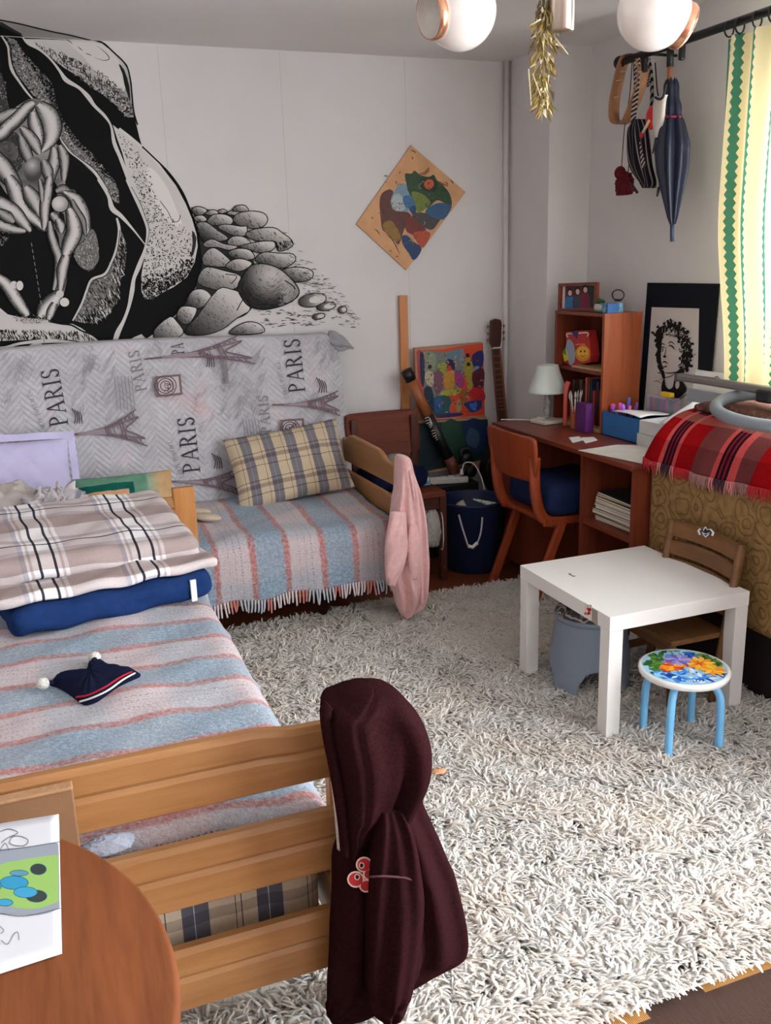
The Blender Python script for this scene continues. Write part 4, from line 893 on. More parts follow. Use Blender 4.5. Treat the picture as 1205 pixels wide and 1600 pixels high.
# ================================================================== DESK
M_mahog = wood('mahogany_veneer', S(88, 36, 24), S(132, 62, 40), 'Y', .9, .32, .45)
M_mahz = wood('mahogany_upright', S(92, 38, 24), S(134, 62, 38), 'Z', .9, .4, .4)
dk = thing('writing_desk', 'reddish wooden desk with open shelves along the right wall', 'desk', (2.38, 3.48, 0))
MB().box2((2.115, 2.895, .728), (2.64, 4.065, .75)).build('desktop', M_mahog, dk, bevel=.002)
for y in (2.90, 3.262): MB().box2((2.135, y, 0), (2.63, y+.02, .728)).build('side_panel', M_mahz, dk)
MB().box2((2.60, 2.92, .06), (2.618, 3.262, .728)).build('back_panel', M_mahz, dk)
for z in (.06, .425): MB().box2((2.14, 2.92, z), (2.60, 3.262, z+.02)).build('shelf', M_mahog, dk)
for y in (3.72, 4.04): MB().box2((2.16, y, 0), (2.63, y+.02, .728)).build('side_panel', M_mahz, dk)
MB().box2((2.165, 3.74, .05), (2.18, 4.04, .70)).build('cupboard_door', M_mahz, dk)
MB().box2((2.58, 3.282, .35), (2.60, 3.72, .728)).build('modesty_panel', M_mahz, dk)
M_brass = NM('brass', .35, .5, Metallic=1.0); M_brass = M_brass.col(S(170, 130, 70)).m
def box_thing(name, label, cat, a, b, mat, group=None, bevel=.0015, yaw=0, **k):
    a = np.array(a, float); b = np.array(b, float)
    o = MB().box((a+b)/2, b-a, rotm(0, 0, yaw)).build(name, mat, bevel=bevel); return base(o, label, cat, group)
# magazines on the upper desk shelf: cover colour and page block
def booklet(label, cat, c, d, col, yaw=0, group=None, upright=False, page=(214, 206, 190), name='magazine'):
    """c = centre, d = size (x,y,z); cover wraps the pages, spine faces -X"""
    t = thing(name, label, cat, (c[0], c[1], c[2]-d[2]/2), group); R = rotm(0, 0, yaw); C = np.array(c, float)
    M = plain('cover_%d_%d_%d' % col, S(*col), .5, .35, .04)
    k = .0012
    if upright:
        for sg in (-1, 1): MB().box(C+R@np.array((0, sg*(d[1]/2-k/2), 0)), (d[0], k, d[2]), R).build('cover', M, t)
        MB().box(C+R@np.array((-d[0]/2+k/2, 0, 0)), (k, d[1], d[2]), R).build('spine', M, t)
        MB().box(C+R@np.array((.002, 0, 0)), (d[0]-.006, d[1]-2*k, d[2]-.006), R).build('pages', plain('pages_%d' % page[0], S(*page), .9), t)
    else:
        for sg in (-1, 1): MB().box(C+R@np.array((0, 0, sg*(d[2]/2-k/2))), (d[0], d[1], k), R).build('cover', M, t)
        MB().box(C+R@np.array((d[0]/2-k/2, 0, 0)), (k, d[1], d[2]), R).build('spine', M, t)
        MB().box(C+R@np.array((-.002, 0, 0)), (d[0]-.006, d[1]-.006, d[2]-2*k), R).build('pages', plain('pages_%d' % page[0], S(*page), .9), t)
    return t
PAGE = [(206, 196, 176), (196, 188, 172), (214, 208, 196)]
z = .446; seq = [(.012, (60, 52, 50), 'dark-covered'), (.009, (176, 160, 140), 'tan'), (.010, (120, 60, 50), 'brick-red'), (.012, (186, 176, 160), 'cream'), (.008, (150, 120, 100), 'brown'), (.012, (40, 44, 66), 'ink blue'), (.009, (196, 188, 176), 'off-white'), (.010, (30, 40, 80), 'dark blue'), (.008, (206, 196, 160), 'pale straw'), (.010, (34, 36, 44), 'black'), (.007, (200, 170, 60), 'mustard yellow'), (.008, (40, 40, 44), 'charcoal')]
pos = ['at the very bottom', 'second from the bottom', 'third from the bottom', 'fourth from the bottom', 'fifth from the bottom', 'sixth from the bottom', 'sixth from the top', 'fifth from the top', 'fourth from the top', 'third from the top', 'second from the top', 'on the very top']
for i, (h, col, nm) in enumerate(seq):
    h = h*1.02; booklet('%s magazine in the upper desk shelf stack, %s' % (nm, pos[i]), 'magazine', (2.285+random.uniform(-.012, .012), 3.085+random.uniform(-.008, .008), z+h/2), (.22, .285-.004*(i % 3), h), col, random.uniform(-.05, .05), 'magazines in the upper desk shelf', page=PAGE[i % 3]); z += h+.0006
z = .081
for i, (h, col, nm, ps) in enumerate(((.022, (170, 160, 150), 'cream softcover', 'lowest of the stack'), (.030, (90, 96, 104), 'slate grey', 'second from the bottom'), (.026, (150, 150, 146), 'light grey', 'middle of the stack'), (.034, (80, 88, 96), 'dark grey', 'second from the top'), (.028, (120, 130, 138), 'blue-grey', 'topmost of the stack'))):
    booklet('%s book in the lower desk shelf, %s' % (nm, ps), 'book', (2.27, 3.09+random.uniform(-.01, .01), z+h/2), (.20, .27, h), col, random.uniform(-.04, .04), 'books in the lower desk shelf', name='book'); z += h+.0006
# sheets on the desk
sheet = [at(x, y, Z=.7525) for x, y in ((903, 704), (966, 695), (1024, 697), (1030, 727), (1015, 727))]
def flat(name, label, cat, P, mat, th=.0012, **k):
    mb = MB(); n = len(P); P = [np.array(p, float) for p in P]; mb.add(P+[p+np.array((0, 0, th)) for p in P], [list(range(n))[::-1], [n+i for i in range(n)]]+[(i, (i+1) % n, n+(i+1) % n, n+i) for i in range(n)], smooth=False)
    return base(mb.build(name, mat), label, cat, **k)
flat('paper_sheet', 'large off-white sheet of paper lying over the front corner of the desk', 'paper', sheet, plain('off_white_paper', S(206, 202, 194), .7))
for pts, lab in ((((889, 684), (905, 682), (912, 688), (895, 692)), 'small white note on the desk, left of two'), (((908, 684), (928, 683), (934, 688), (915, 693)), 'small white note on the desk, right of two')):
    flat('paper_note', lab, 'note', [at(x, y, Z=.7515) for x, y in pts], plain('note_paper', S(210, 204, 198), .7), group='notes on the desk')
# ------------------------------------------------ bookshelf on the desk
bs = thing('small_bookcase', 'small reddish two-tier bookcase standing on the desk', 'bookcase', (2.50, 3.73, .75))
M_oran = wood('orange_veneer', S(124, 58, 30), S(160, 84, 46), 'Z', .9, .35, .4)
MB().box2((2.395, 3.52, .7515), (2.595, 3.537, 1.292)).build('side_panel', M_oran, bs, bevel=.001)
MB().box2((2.395, 3.923, .7515), (2.595, 3.94, 1.292)).build('side_panel', M_mahz, bs, bevel=.001)
MB().box2((2.397, 3.537, 1.276), (2.595, 3.923, 1.291)).build('top_board', M_mahog, bs)
MB().box2((2.400, 3.537, 1.015), (2.595, 3.923, 1.030)).build('shelf', M_mahog, bs); MB().box2((2.395, 3.537, .7515), (2.595, 3.923, .768)).build('bottom_board', M_brass if 0 else plain('pale_edge_wood', S(170, 140, 96), .5), bs)
MB().box2((2.588, 3.73, 1.03), (2.594, 3.923, 1.276)).build('back_panel', M_mahz, bs); MB().box2((2.588, 3.537, .768), (2.594, 3.923, 1.015)).build('back_panel', M_mahz, bs)
# framed photo on top
pf = thing('framed_photo', 'wooden framed family photograph standing on top of the small bookcase', 'picture', (2.46, 3.84, 1.292))
pn = np.array((-1, -.10, .10)); pp0 = at(906, 486, X=2.45)
pfp = lambda x, y: at_plane(x, y, pp0, pn)
def frame(o, c4, inner, mat, depth=.014, nrm=pn, fn=pfp):
    nn = nrm/np.linalg.norm(nrm)
    for i in range(4):
        a, b, c, d = c4[i], c4[(i+1) % 4], inner[(i+1) % 4], inner[i]; q = [fn(*p) for p in (a, b, c, d)]
        MB().add([p+nn*depth for p in q]+q, [(0, 1, 2, 3), (7, 6, 5, 4), (0, 4, 5, 1), (1, 5, 6, 2), (2, 6, 7, 3), (3, 7, 4, 0)], smooth=False).build('frame_side', mat, o, merge=True)
frame(pf, [(876, 443), (937, 441), (936, 485), (875, 487)], [(880, 447), (933, 445), (931, 481), (879, 482)], M_mahog)
ph = Painter(pfp, pn, 2e-5, .002); ph.poly([(878, 445), (935, 443), (934, 483), (877, 484)], (200, 190, 186)); ph.poly([(884, 447), (931, 446), (930, 481), (883, 481)], (92, 52, 56)); ph.poly([(918, 446), (932, 446), (931, 481), (917, 481)], (52, 58, 56))
for (x, y, c) in ((891, 456, (60, 110, 160)), (903, 454, (70, 70, 84)), (915, 451, (120, 46, 66))):
    ph.poly([(x-7, 481), (x-6, y+10), (x, y+5), (x+6, y+10), (x+7, 481)], c, 2); ph.ell((x, y+1), 5, 7, (60, 36, 34)); ph.ell((x+.4, y+2), 3.1, 4.4, (206, 170, 154))
ph.build('photograph', PRINT, pf)
nn = np.array((1, 0, 0)); MB().box2((2.470, 3.80, 1.2925), (2.53, 3.83, 1.36)).build('stand', M_mahog, pf)
# figurine plant, glass box, ring
pl = thing('potted_cactus', 'tiny green plant in a pale pot beside the framed photograph', 'plant', (2.44, 3.615, 1.292)); c = (2.43, 3.612, 0)
MB().lathe([(.016, 1.2925), (.026, 1.296), (.028, 1.318), (.024, 1.33), (0, 1.33)], c, 18).build('pot', plain('pale_ceramic', S(170, 160, 150), .5), pl)
M_leaf = plain('dark_leaf', S(52, 84, 46), .6, .3, .3, 60); mb = MB()
for k in range(34):
    a = random.uniform(0, 6.3); e = random.uniform(.1, 1.4); l = random.uniform(.018, .040); d = np.array((math.cos(a)*math.cos(e), math.sin(a)*math.cos(e), math.sin(e)))
    p = np.array(c)+(0, 0, 1.33); mb.tube([p, p+d*l*.5, p+d*l+(0, 0, -.003)], [.002, .0055, .0008], 6, flat=.4)
mb.build('leaves', M_leaf, pl)
o = MB().tube(crom([at(x, y, X=2.40) for x, y in ((912, 484), (920, 485), (928, 486), (941, 487))], 3), [.003]*5+[.006]*5, 6, flat=.5).build('leaf_sprig', M_leaf); base(o, 'small green leaf sprig lying at the bookcase top edge under the photo', 'sprig')
M_blueglass = NM('blue_clear_plastic', .15, .5); M_blueglass.col(M_blueglass.ramp(M_blueglass.noise(60, 2, M_blueglass.obj()), [(.4, S(50, 120, 170)), (.6, S(150, 190, 210))])); M_blueglass.b.inputs['Alpha'].default_value = .85
o = MB().box2((2.42, 3.535, 1.2925), (2.50, 3.60, 1.335)).build('clear_blue_box', M_blueglass.m, bevel=.003); base(o, 'pale blue clear plastic box on the bookcase, next to the small plant', 'box')
o = MB().box2((2.41, 3.475+.048, 1.2925), (2.47, 3.534, 1.335)).build('dark_blue_box', plain('blue_card', S(50, 96, 150), .5), bevel=.002); base(o, 'tiny darker blue carton at the front edge of the bookcase top', 'box')
mb = MB(); cc = at(966, 461, X=2.45); r1 = .036
mb.tube([cc+np.array((-.0, r1*1.0*math.cos(a)*1.25, r1*.62*math.sin(a))) for a in [2*PI*k/36 for k in range(37)]], .0028, 8, cap=False)
mb.tube(crom([cc+np.array((0, y, -.0215+.002*abs(y*40))) for y in (-.028, -.01, .01, .026)], 3), .004, 8); mb.box(cc+np.array((0, 0, -.025)), (.012, .03, .006)); o = mb.build('headband', M_black); base(o, 'thin black headband perched on top of the blue clear box', 'headband')
# gift bag, papers, books, pencils on bookcase
bagt = thing('toy_bag', 'red childrens gift bag with yellow chick face in the upper bookcase tier', 'bag', (2.44, 3.83, 1.03))
bgf = lambda x, y: at(x, y, X=2.425)
bp = [(884, 519), (902, 517), (918, 517), (922, 534), (924, 556), (922, 566), (905, 570), (893, 573), (882, 566), (878, 552), (885, 540)]
P = [bgf(*p) for p in bp]; n = len(P); MB().add([p+np.array((0, 0, .0)) for p in P]+[p+np.array((.045, 0, 0)) for p in P], [list(range(n)), [n+i for i in range(n)][::-1]]+[(i, (i+1) % n, n+(i+1) % n, n+i) for i in range(n)], smooth=False).build('bag_body', plain('red_bag', S(176, 44, 40), .4, .4, .1), bagt, merge=True)
bgp = Painter(bgf, (-1, 0, 0), 6e-5, .0006); bgp.ell((911, 552), 12, 13, (206, 140, 50)); bgp.ell((911, 550), 9, 9, (226, 170, 70)); bgp.ell((908, 549), 1.2, 1.8, (60, 30, 20)); bgp.ell((914, 549), 1.2, 1.8, (60, 30, 20)); bgp.line([(907, 555), (911, 557), (915, 555)], 1.3, (170, 40, 30))
bgp.poly([(888, 530), (896, 536), (899, 550), (898, 565), (891, 570), (886, 556), (884, 545)], (150, 160, 176), 3); bgp.poly([(880, 548), (886, 546), (889, 562), (882, 565)], (206, 190, 60)); bgp.poly([(879, 551), (883, 544), (886, 556)], (80, 140, 70)); bgp.line([(888, 527), (886, 522), (900, 521), (919, 520), (918, 526)], 1.8, (222, 210, 196)); bgp.poly([(892, 518), (905, 518), (902, 530)], (60, 60, 110)); bgp.line([(900, 540), (904, 538), (915, 538)], 2, (230, 120, 110))
bgp.build('bag_print', PRINT, bagt)
for i, (yy, lab, cl) in enumerate(((3.68, 'tan folded papers lying on the upper bookcase tier, lower bundle', (190, 160, 124)), (3.69, 'thin brown papers on top of the tan bundle in the bookcase', (150, 112, 80)))):
    box_thing('paper_bundle', lab, 'papers', (2.405, 3.545, 1.0305+i*.0085), (2.57, 3.80-i*.05, 1.0385+i*.0085), plain('old_paper%d' % i, S(*cl), .8), 'papers in the bookcase')
y = 3.552
for th, hh, col, nm in ((.012, .20, (200, 196, 190), 'white spine'), (.030, .215, (90, 84, 104), 'greyish violet spine'), (.020, .17, (150, 40, 36), 'short red spine'), (.022, .205, (60, 50, 48), 'dark spine'), (.026, .16, (168, 52, 40), 'squat brick red spine'), (.018, .21, (44, 56, 80), 'navy spine'), (.020, .20, (120, 76, 50), 'brown spine'), (.016, .215, (206, 90, 80), 'salmon red spine'), (.018, .19, (60, 30, 26), 'maroon spine'), (.030, .20, (84, 56, 40), 'dull brown spine'), (.028, .18, (44, 40, 38), 'black spine'), (.024, .195, (100, 60, 44), 'chestnut spine')):
    booklet('book with %s upright in the lower bookcase tier' % nm, 'book', (2.51, y+th/2, .769+hh/2), (.13, th, hh), col, 0, 'books in the bookcase', True, name='book'); y += th+.003
o = MB().box2((2.345, 3.575, .7515), (2.388, 3.655, .885)).build('purple_folder_box', plain('purple_card', S(92, 40, 104), .5, .3, .06)); base(o, 'purple upright file box in front of the bookcase', 'folder')
pc = thing('pencil_cup', 'reddish ribbed cup full of paintbrushes in front of the bookcase', 'cup', (2.375, 3.705, .7515)); c = np.array((2.366, 3.70, .7515))
prof = [(.020, 0)]; 
for k in range(9): prof += [(.0215, .004+k*.011), (.0195, .009+k*.011)]
prof += [(.0215, .105), (.018, .105), (.018, .01), (0, .01)]
MB().lathe(prof, c, 20).build('cup_body', plain('terracotta_paint', S(150, 76, 48), .5), pc)
for k in range(14):
    a = random.uniform(0, 6.3); l = random.uniform(.14, .175); d = np.array((math.cos(a)*.16, math.sin(a)*.16, 1)); cb_ = random.choice([(190, 180, 170), (120, 100, 90), (206, 200, 196), (90, 80, 90)]); p = c+np.array((math.cos(a)*.006, math.sin(a)*.006, .011))
    s_ = MB().tube([p, p+d*l*.8], .0022, 6).build('brush_handle', plain('brush_%d_%d' % (k, cb_[0]), S(*cb_), .5), pc); MB().tube([p+d*l*.8, p+d*l*.88, p+d*l], [.0026, .0042, .0008], 6).build('bristles', plain('bristle_hair%d' % k, S(190, 186, 180), .9), s_)
o = MB().tube(crom([(2.355, 3.765, .757), (2.352, 3.76, .85), (2.36, 3.77, .93), (2.375, 3.775, .965)], 4), [.010]*8+[.012]*5, 8, flat=.5).build('red_ribbon_case', plain('coral_red_plastic', S(200, 84, 76), .5)); base(o, 'slim coral red case leaning on the books left of the brush cup', 'case')
# ------------------------------------------------ table lamp
lp = thing('table_lamp', 'small table lamp with pale fabric shade and glass stem on the desk', 'lamp', (2.32, 3.90, .75)); lx, ly = 2.335, 3.90
MB().box((lx, ly, .762), (.115, .115, .020), rotm(0, 0, .15)).build('base', plain('cream_plastic', S(206, 200, 186), .4), lp, bevel=.004)
MB().box((lx-.012, ly+.016, .776), (.045, .04, .008), rotm(0, 0, .15)).build('switch', plain('cream_switch', S(222, 216, 200), .4), lp, bevel=.002)
M_crys = NM('pressed_glass', .08, .6); M_crys.b.inputs['Transmission Weight'].default_value = .7; M_crys = M_crys.col(S(210, 210, 206)).m
MB().lathe([(.012, .772), (.016, .782), (.010, .792), (.017, .805), (.017, .825), (.010, .835), (.018, .848), (.018, .868), (.011, .880), (.016, .892), (.009, .905), (.006, .93)], (lx, ly, 0), 20).build('stem', M_crys, lp)
M_shade = NM('pale_lampshade', .8, .1); M_shade.b.inputs['Subsurface Weight'].default_value = .1; M_shade = M_shade.col(S(206, 210, 202)).m
MB().lathe([(.0925, .903), (.0935, .908), (.088, .93), (.074, .965), (.061, 1.0), (.053, 1.03), (.051, 1.036), (.049, 1.036), (.059, 1.0), (.072, .965), (.086, .93), (.091, .904)], (lx, ly, 0), 40).build('lamp_shade', M_shade, lp)
MB().tube(crom([(lx-.03, ly+.05, .76), (lx-.09, ly+.13, .757), (lx-.14, ly+.155, .758), (lx-.17, ly+.158, .76)], 5), .0025, 6).build('cord', M_white, lp)
# ------------------------------------------------ blue box with pens, white boxes
bb = thing('blue_box', 'bright blue open cardboard box of pens on the desk', 'box', (2.47, 3.38, .75)); bx0, bx1, by0, by1, bz = 2.395, 2.555, 3.235, 3.515, .857
M_bcard = plain('blue_cardboard', S(52, 104, 160), .6, .2, .03)
for a, b in (((bx0, by0, .7515), (bx0+.003, by1, bz)), ((bx1-.003, by0, .7515), (bx1, by1, bz)), ((bx0, by0, .7515), (bx1, by0+.003, bz)), ((bx0, by1-.003, .7515), (bx1, by1, bz))): MB().box2(a, b).build('side', M_bcard, bb)
MB().box2((bx0, by0, .7515), (bx1, by1, .7545)).build('bottom', M_bcard, bb)
for i, (x, y, ax_, ay, c, nm) in enumerate(((2.43, 3.48, .1, .2, (206, 50, 110), 'fat pink marker'), (2.45, 3.46, -.1, -.15, (190, 60, 160), 'magenta marker'), (2.44, 3.43, .2, -.05, (40, 50, 130), 'navy marker'), (2.47, 3.44, 0, -.2, (206, 70, 130), 'slender rose marker'), (2.46, 3.40, -.2, .1, (150, 80, 190), 'violet marker'), (2.50, 3.47, .1, .1, (60, 90, 190), 'cobalt marker'), (2.42, 3.45, -.05, .1, (120, 60, 170), 'purple marker'), (2.48, 3.42, .15, -.1, (80, 40, 100), 'dark plum marker'))):
    p = np.array((x, y, .757)); d = np.array((ax_, ay, 1.0)); d /= np.linalg.norm(d); L = .135+.012*(i % 3); r = .007+.004*(i == 0)
    t = thing('marker_pen', '%s standing in the blue box' % nm, 'pen', p, 'pens in the blue box'); MB().tube([p, p+d*L*.72], r, 10).build('barrel', plain('pen_%d' % i, S(*c), .4), t); MB().tube([p+d*L*.72, p+d*L*.97, p+d*L], [r*1.12, r*1.1, r*.5], 10).build('cap', plain('pencap_%d' % i, S(*[min(255, v+20) for v in c]), .35), t)
o = MB(); o.surf(lambda u, v: (2.40+.15*v, 3.24+.20*u, .866+.006*math.sin(u*3+v)+.004*math.sin(v*5)), 10, 8); o = o.build('white_plate', M_white, solid=.003); base(o, 'white sheet of card lying over the open blue box', 'card')
o = box_thing('white_carton', 'white carton beside the blue box on the desk, lower of two', 'box', (2.375, 2.955, .7535), (2.56, 3.225, .805), plain('white_card_a', S(186, 184, 180), .6), 'white cartons on the desk')
o = box_thing('white_carton', 'white carton stacked on another beside the blue box, upper of two', 'box', (2.385, 2.97, .8055), (2.56, 3.222, .862), plain('white_card_b', S(196, 194, 190), .6), 'white cartons on the desk', yaw=.04)
mb = MB(); q = [at(x, y, Y=3.0) for x, y in ((1000, 692), (1012, 672), (1055, 628), (1078, 630), (1040, 690))]
mb = MB(); mb.surf(lambda u, v: (2.36+.16*v, 3.06-.10*u, .872+.075*v+.02*math.sin(v*3)*u), 8, 8); o = mb.build('loose_paper', plain('loose_white_paper', S(206, 204, 202), .7), solid=.001); base(o, 'white paper propped on the cartons at the desk end', 'paper')
pcse = thing('pencil_case', 'clear plastic case of felt pens with a yellow clip behind the blue box', 'case', (2.58, 3.33, .75))
M_clear = NM('clear_plastic', .1, .5); M_clear.b.inputs['Alpha'].default_value = .30; M_clear = M_clear.col(S(190, 180, 200)).m
MB().box2((2.562, 3.22, .7515), (2.592, 3.42, .935)).build('case_body', M_clear, pcse, bevel=.003); MB().box2((2.566, 3.26, .935), (2.588, 3.33, .955)).build('clip', plain('yellow_plastic', S(214, 176, 40), .4), pcse, bevel=.003)
for k in range(12): y = 3.235+k*.0155; cc_ = [(150, 60, 120), (40, 120, 60), (120, 60, 140), (60, 130, 80), (190, 70, 100), (60, 90, 150)][k % 6]; MB().tube([(2.577, y, .757), (2.577, y, .92)], .0062, 8).build('felt_pen', plain('felt_%d' % k, S(*cc_), .5), pcse)
sc = thing('scissors', 'blue handled scissors lying at the right end behind the cartons', 'scissors', (2.55, 3.16, .862)); c = at(1008, 655, X=2.50)
for s in (-1, 1):
    MB().tube([c+np.array((0, s*.016+.012*math.cos(a), .012*math.sin(a)+.004)) for a in [2*PI*k/14 for k in range(15)]], .0035, 6, cap=False).build('handle', plain('blue_handle', S(36, 60, 120), .4), sc)
    MB().tube([c+np.array((0, s*.012, -.006)), c+np.array((.03, -s*.004, -.012)), c+np.array((.06, -s*.008, -.012))], [.003, .004, .0008], 6, flat=.3).build('blade', M_brass, sc)
# ------------------------------------------------ poster with black mount
po = thing('portrait_poster', 'black-mounted ink portrait of a curly haired man leaning on the wall', 'poster', (2.62, 3.33, .75))
MB().prism([(2.630, .752), (2.636, .752), (2.657, 1.416), (2.651, 1.416)], 3.098, 3.572, 'Y').build('black_mount', plain('black_mount_card', S(20, 22, 30), .8, .15), po)
pop0 = np.array((2.630, 3.3, .752)); pon = np.array((-(1.416-.752), 0, .021))
pp = Painter(lambda x, y: at_plane(x, y, pop0, pon), pon, 3e-5, .0012)
pp.poly([(1019, 480), (1093, 482), (1090, 640), (1078, 690), (1002, 690), (1010, 600)], (196, 190, 184)); K = 26
hair = [(1027, 532), (1024, 522), (1030, 512), (1040, 508), (1046, 506), (1050, 504), (1056, 508), (1063, 508), (1068, 515), (1075, 520), (1077, 530), (1081, 538), (1080, 548), (1083, 556), (1079, 562), (1079, 570), (1074, 577), (1068, 578), (1063, 582), (1064, 572), (1065, 560), (1066, 548), (1062, 534), (1056, 524), (1050, 516), (1046, 522), (1042, 518), (1037, 526), (1035, 532), (1034, 545), (1033, 560), (1036, 573), (1040, 588), (1036, 592), (1033, 582), (1028, 574), (1027, 562), (1024, 555), (1028, 546), (1024, 540)]
pp.poly(hair, K, 2)
for _ in range(70):
    i = random.randrange(len(hair)); p = np.array(hair[i])+np.array((random.uniform(-2, 2), random.uniform(-2, 2))); a = random.uniform(0, 6.3)
    pp.line([p, p+np.array((math.cos(a), math.sin(a)))*2.5, p+np.array((math.cos(a+.9), math.sin(a+.9)))*4.2], random.uniform(.8, 2), random.choice((K, K, K, 190)), smooth=3, taper=True)
for _ in range(95):
    i = random.randrange(8, len(hair)) if 0 else random.randrange(len(hair)); p = np.array(hair[i]) if i < 25 or i > 38 else np.array(hair[random.randrange(0, 24)]); q = p+(p-np.array((1052, 548)))*random.uniform(-.06, .10); pp.ell(tuple(q), random.uniform(1.6, 3.6), random.uniform(1.4, 2.8), K, random.uniform(0, 3), n=9)
for _ in range(34):
    p = np.array(random.choice(hair[8:26]))*.0+np.array((random.uniform(1062, 1078), random.uniform(514, 574))); a = random.uniform(.6, 2.4); pp.line([p, p+np.array((math.cos(a), math.sin(a)))*3, p+np.array((math.cos(a+.7), math.sin(a+.7)))*5.5], random.uniform(.6, 1.2), 188, smooth=3, taper=True)
for _ in range(16):
    p = np.array((random.uniform(1034, 1062), random.uniform(511, 522))); pp.line([p, p+np.array((random.uniform(-1, 1), 4)), p+np.array((random.uniform(-2, 2), 8))], random.uniform(.6, 1.1), 188, smooth=3, taper=True)
for a, b, c in (((1034, 540), (1038, 537), (1042, 539)), ((1046, 537), (1051, 534), (1057, 538)), ((1035, 543), (1038, 542), (1042, 544)), ((1047, 541), (1051, 540), (1056, 543)), ((1047, 539), (1052, 541), (1058, 547))): pp.line([a, b, c], 1.7, K, smooth=3, taper=True)
pp.line([(1044, 541), (1042, 551), (1039, 557)], 1.1, K, smooth=3, taper=True); pp.ell((1041, 557), 2.6, 2, K); pp.line([(1037, 567), (1041, 565), (1046, 568)], 2.3, K, smooth=3, taper=True); pp.line([(1039, 572), (1042, 573), (1045, 571)], 2.2, K, smooth=3, taper=True)
pp.line([(1038, 581), (1047, 583), (1060, 581), (1066, 575)], 1.8, K, smooth=3, taper=True)
pp.poly([(1062, 578), (1072, 577), (1066, 590), (1072, 600), (1075, 611), (1060, 625), (1058, 628), (1044, 618), (1036, 612), (1037, 598), (1041, 590), (1042, 602), (1048, 608), (1054, 604), (1056, 592)], K, 2); pp.ell((1061, 601), 3.2, 6.5, (196, 190, 184), .1)
pp.line([(1040, 590), (1050, 588), (1062, 580)], 1.2, K); pp.line([(1022, 597), (1030, 595), (1037, 600)], 1, K, taper=True); pp.line([(1038, 616), (1050, 625), (1058, 628), (1070, 620), (1082, 612)], 1.8, K, smooth=3, taper=True); pp.line([(1076, 618), (1088, 624), (1098, 626)], 2.4, K, smooth=3, taper=True)
pp.hatch([(1030, 626), (1045, 622), (1050, 640), (1030, 645)], 9, K, .4, (4, 8), (.8, 1.5))
pp.build('ink_portrait', PRINT, po)
# small white board behind the tube
wb = thing('small_whiteboard', 'small white board with a wavy ink line leaning under the window', 'board', (2.64, 2.99, .76))
MB().prism([(2.596, .752), (2.602, .752), (2.642, 1.06), (2.636, 1.06)], 2.90, 3.19, 'Y').build('board', M_white, wb)
MB().prism([(2.594, .93), (2.585, .93), (2.592, .985), (2.603, .985)], 2.95, 3.18, 'Y').build('grey_ledge', plain('grey_plastic_ledge', S(140, 142, 150), .5), wb)
wp = Painter(lambda x, y: at_plane(x, y, (2.596, 3, .752), (-.308, 0, .04)), (-.308, 0, .04), 3e-5, .0008); wp.line([(1100, 588), (1112, 596), (1120, 588), (1130, 596), (1148, 592)], 1.1, 50); wp.line([(1148, 592), (1149, 604)], 1.1, 50); wp.build('ink_line', PRINT, wb)
# ================================================================== DESK CHAIR
M_ply = wood('orange_plywood', S(128, 50, 26), S(160, 72, 38), 'Z', .9, .35, .45)
dc = thing('desk_chair', 'orange-brown plywood chair with a deep blue cushion drawn up to the desk', 'chair', (2.15, 3.6, 0))
def bent_board(name, o, pts, th, mat, curve=.02, x0=1.975, per=5, tilt=.10, n=24):
    """board facing -X: outline (y,z) rows (z, y0, y1)"""
    R = crom(pts, per); vs = []; m_ = n+1
    for side in (0, 1):
        for z, a, b in R:
            for i in range(m_):
                t = i/n; y = lerp(a, b, t); vs.append((x0+curve*math.sin(PI*t)*-1+side*th-(z-.6)*tilt, y, z))
    k = len(R)*m_; fs = []
    for j in range(len(R)-1):
        for i in range(n): a = j*m_+i; fs.append((a, a+1, a+m_+1, a+m_)); fs.append((k+a, k+a+m_, k+a+m_+1, k+a+1))
    for j in range(len(R)-1):
        for i in (0, n): a = j*m_+i; fs.append((a, a+m_, k+a+m_, k+a))
    for i in range(n):
        for j in (0, len(R)-1): a = j*m_+i; fs.append((a, a+1, k+a+1, k+a))
    return MB().add(vs, fs).build(name, mat, o, merge=True)
bent_board('backrest', dc, [(.590, 3.44, 3.72), (.612, 3.40, 3.775), (.66, 3.375, 3.80), (.72, 3.365, 3.81), (.765, 3.365, 3.81), (.787, 3.372, 3.80), (.795, 3.41, 3.76)], .012, M_ply)
def stile(y, name='back_stile'):
    vs = []; path = crom([(1.985, .70), (1.985, .62), (1.995, .52), (2.02, .44), (2.06, .405), (2.12, .395)], 5)
    MB().tube([(p[0], y, p[1]) for p in path], .016, 10, flat=1.7).build(name, M_ply, dc)
stile(3.41); stile(3.77)
for y in (3.405, 3.79):
    MB().prism([(2.105, .395), (2.148, .395), (1.995, 0), (1.952, 0)], y-.012, y+.012, 'Y').build('rear_leg', M_ply, dc, bevel=.004)
    MB().prism([(2.30, .395), (2.345, .395), (2.47, 0), (2.43, 0)], y-.012, y+.012, 'Y').build('front_leg', M_ply, dc, bevel=.004)
    MB().box2((2.03, y-.012, .385), (2.40, y+.012, .42)).build('seat_rail', M_ply, dc, bevel=.004)
MB().box2((2.03, 3.42, .40), (2.40, 3.78, .418)).build('seat', M_ply, dc, bevel=.004)
M_bluefab = plain('deep_blue_cloth', S(32, 42, 76), .9, .06, .12, 20, .3, 60)
o = slab(.37, .41, .15, (2.235, 3.585, .497), 0, .055, 12, .004).build('blue_cushion', M_bluefab, merge=True, origin=(2.2, 3.58, .42)); base(o, 'deep blue thick seat cushion on the orange desk chair', 'cushion')
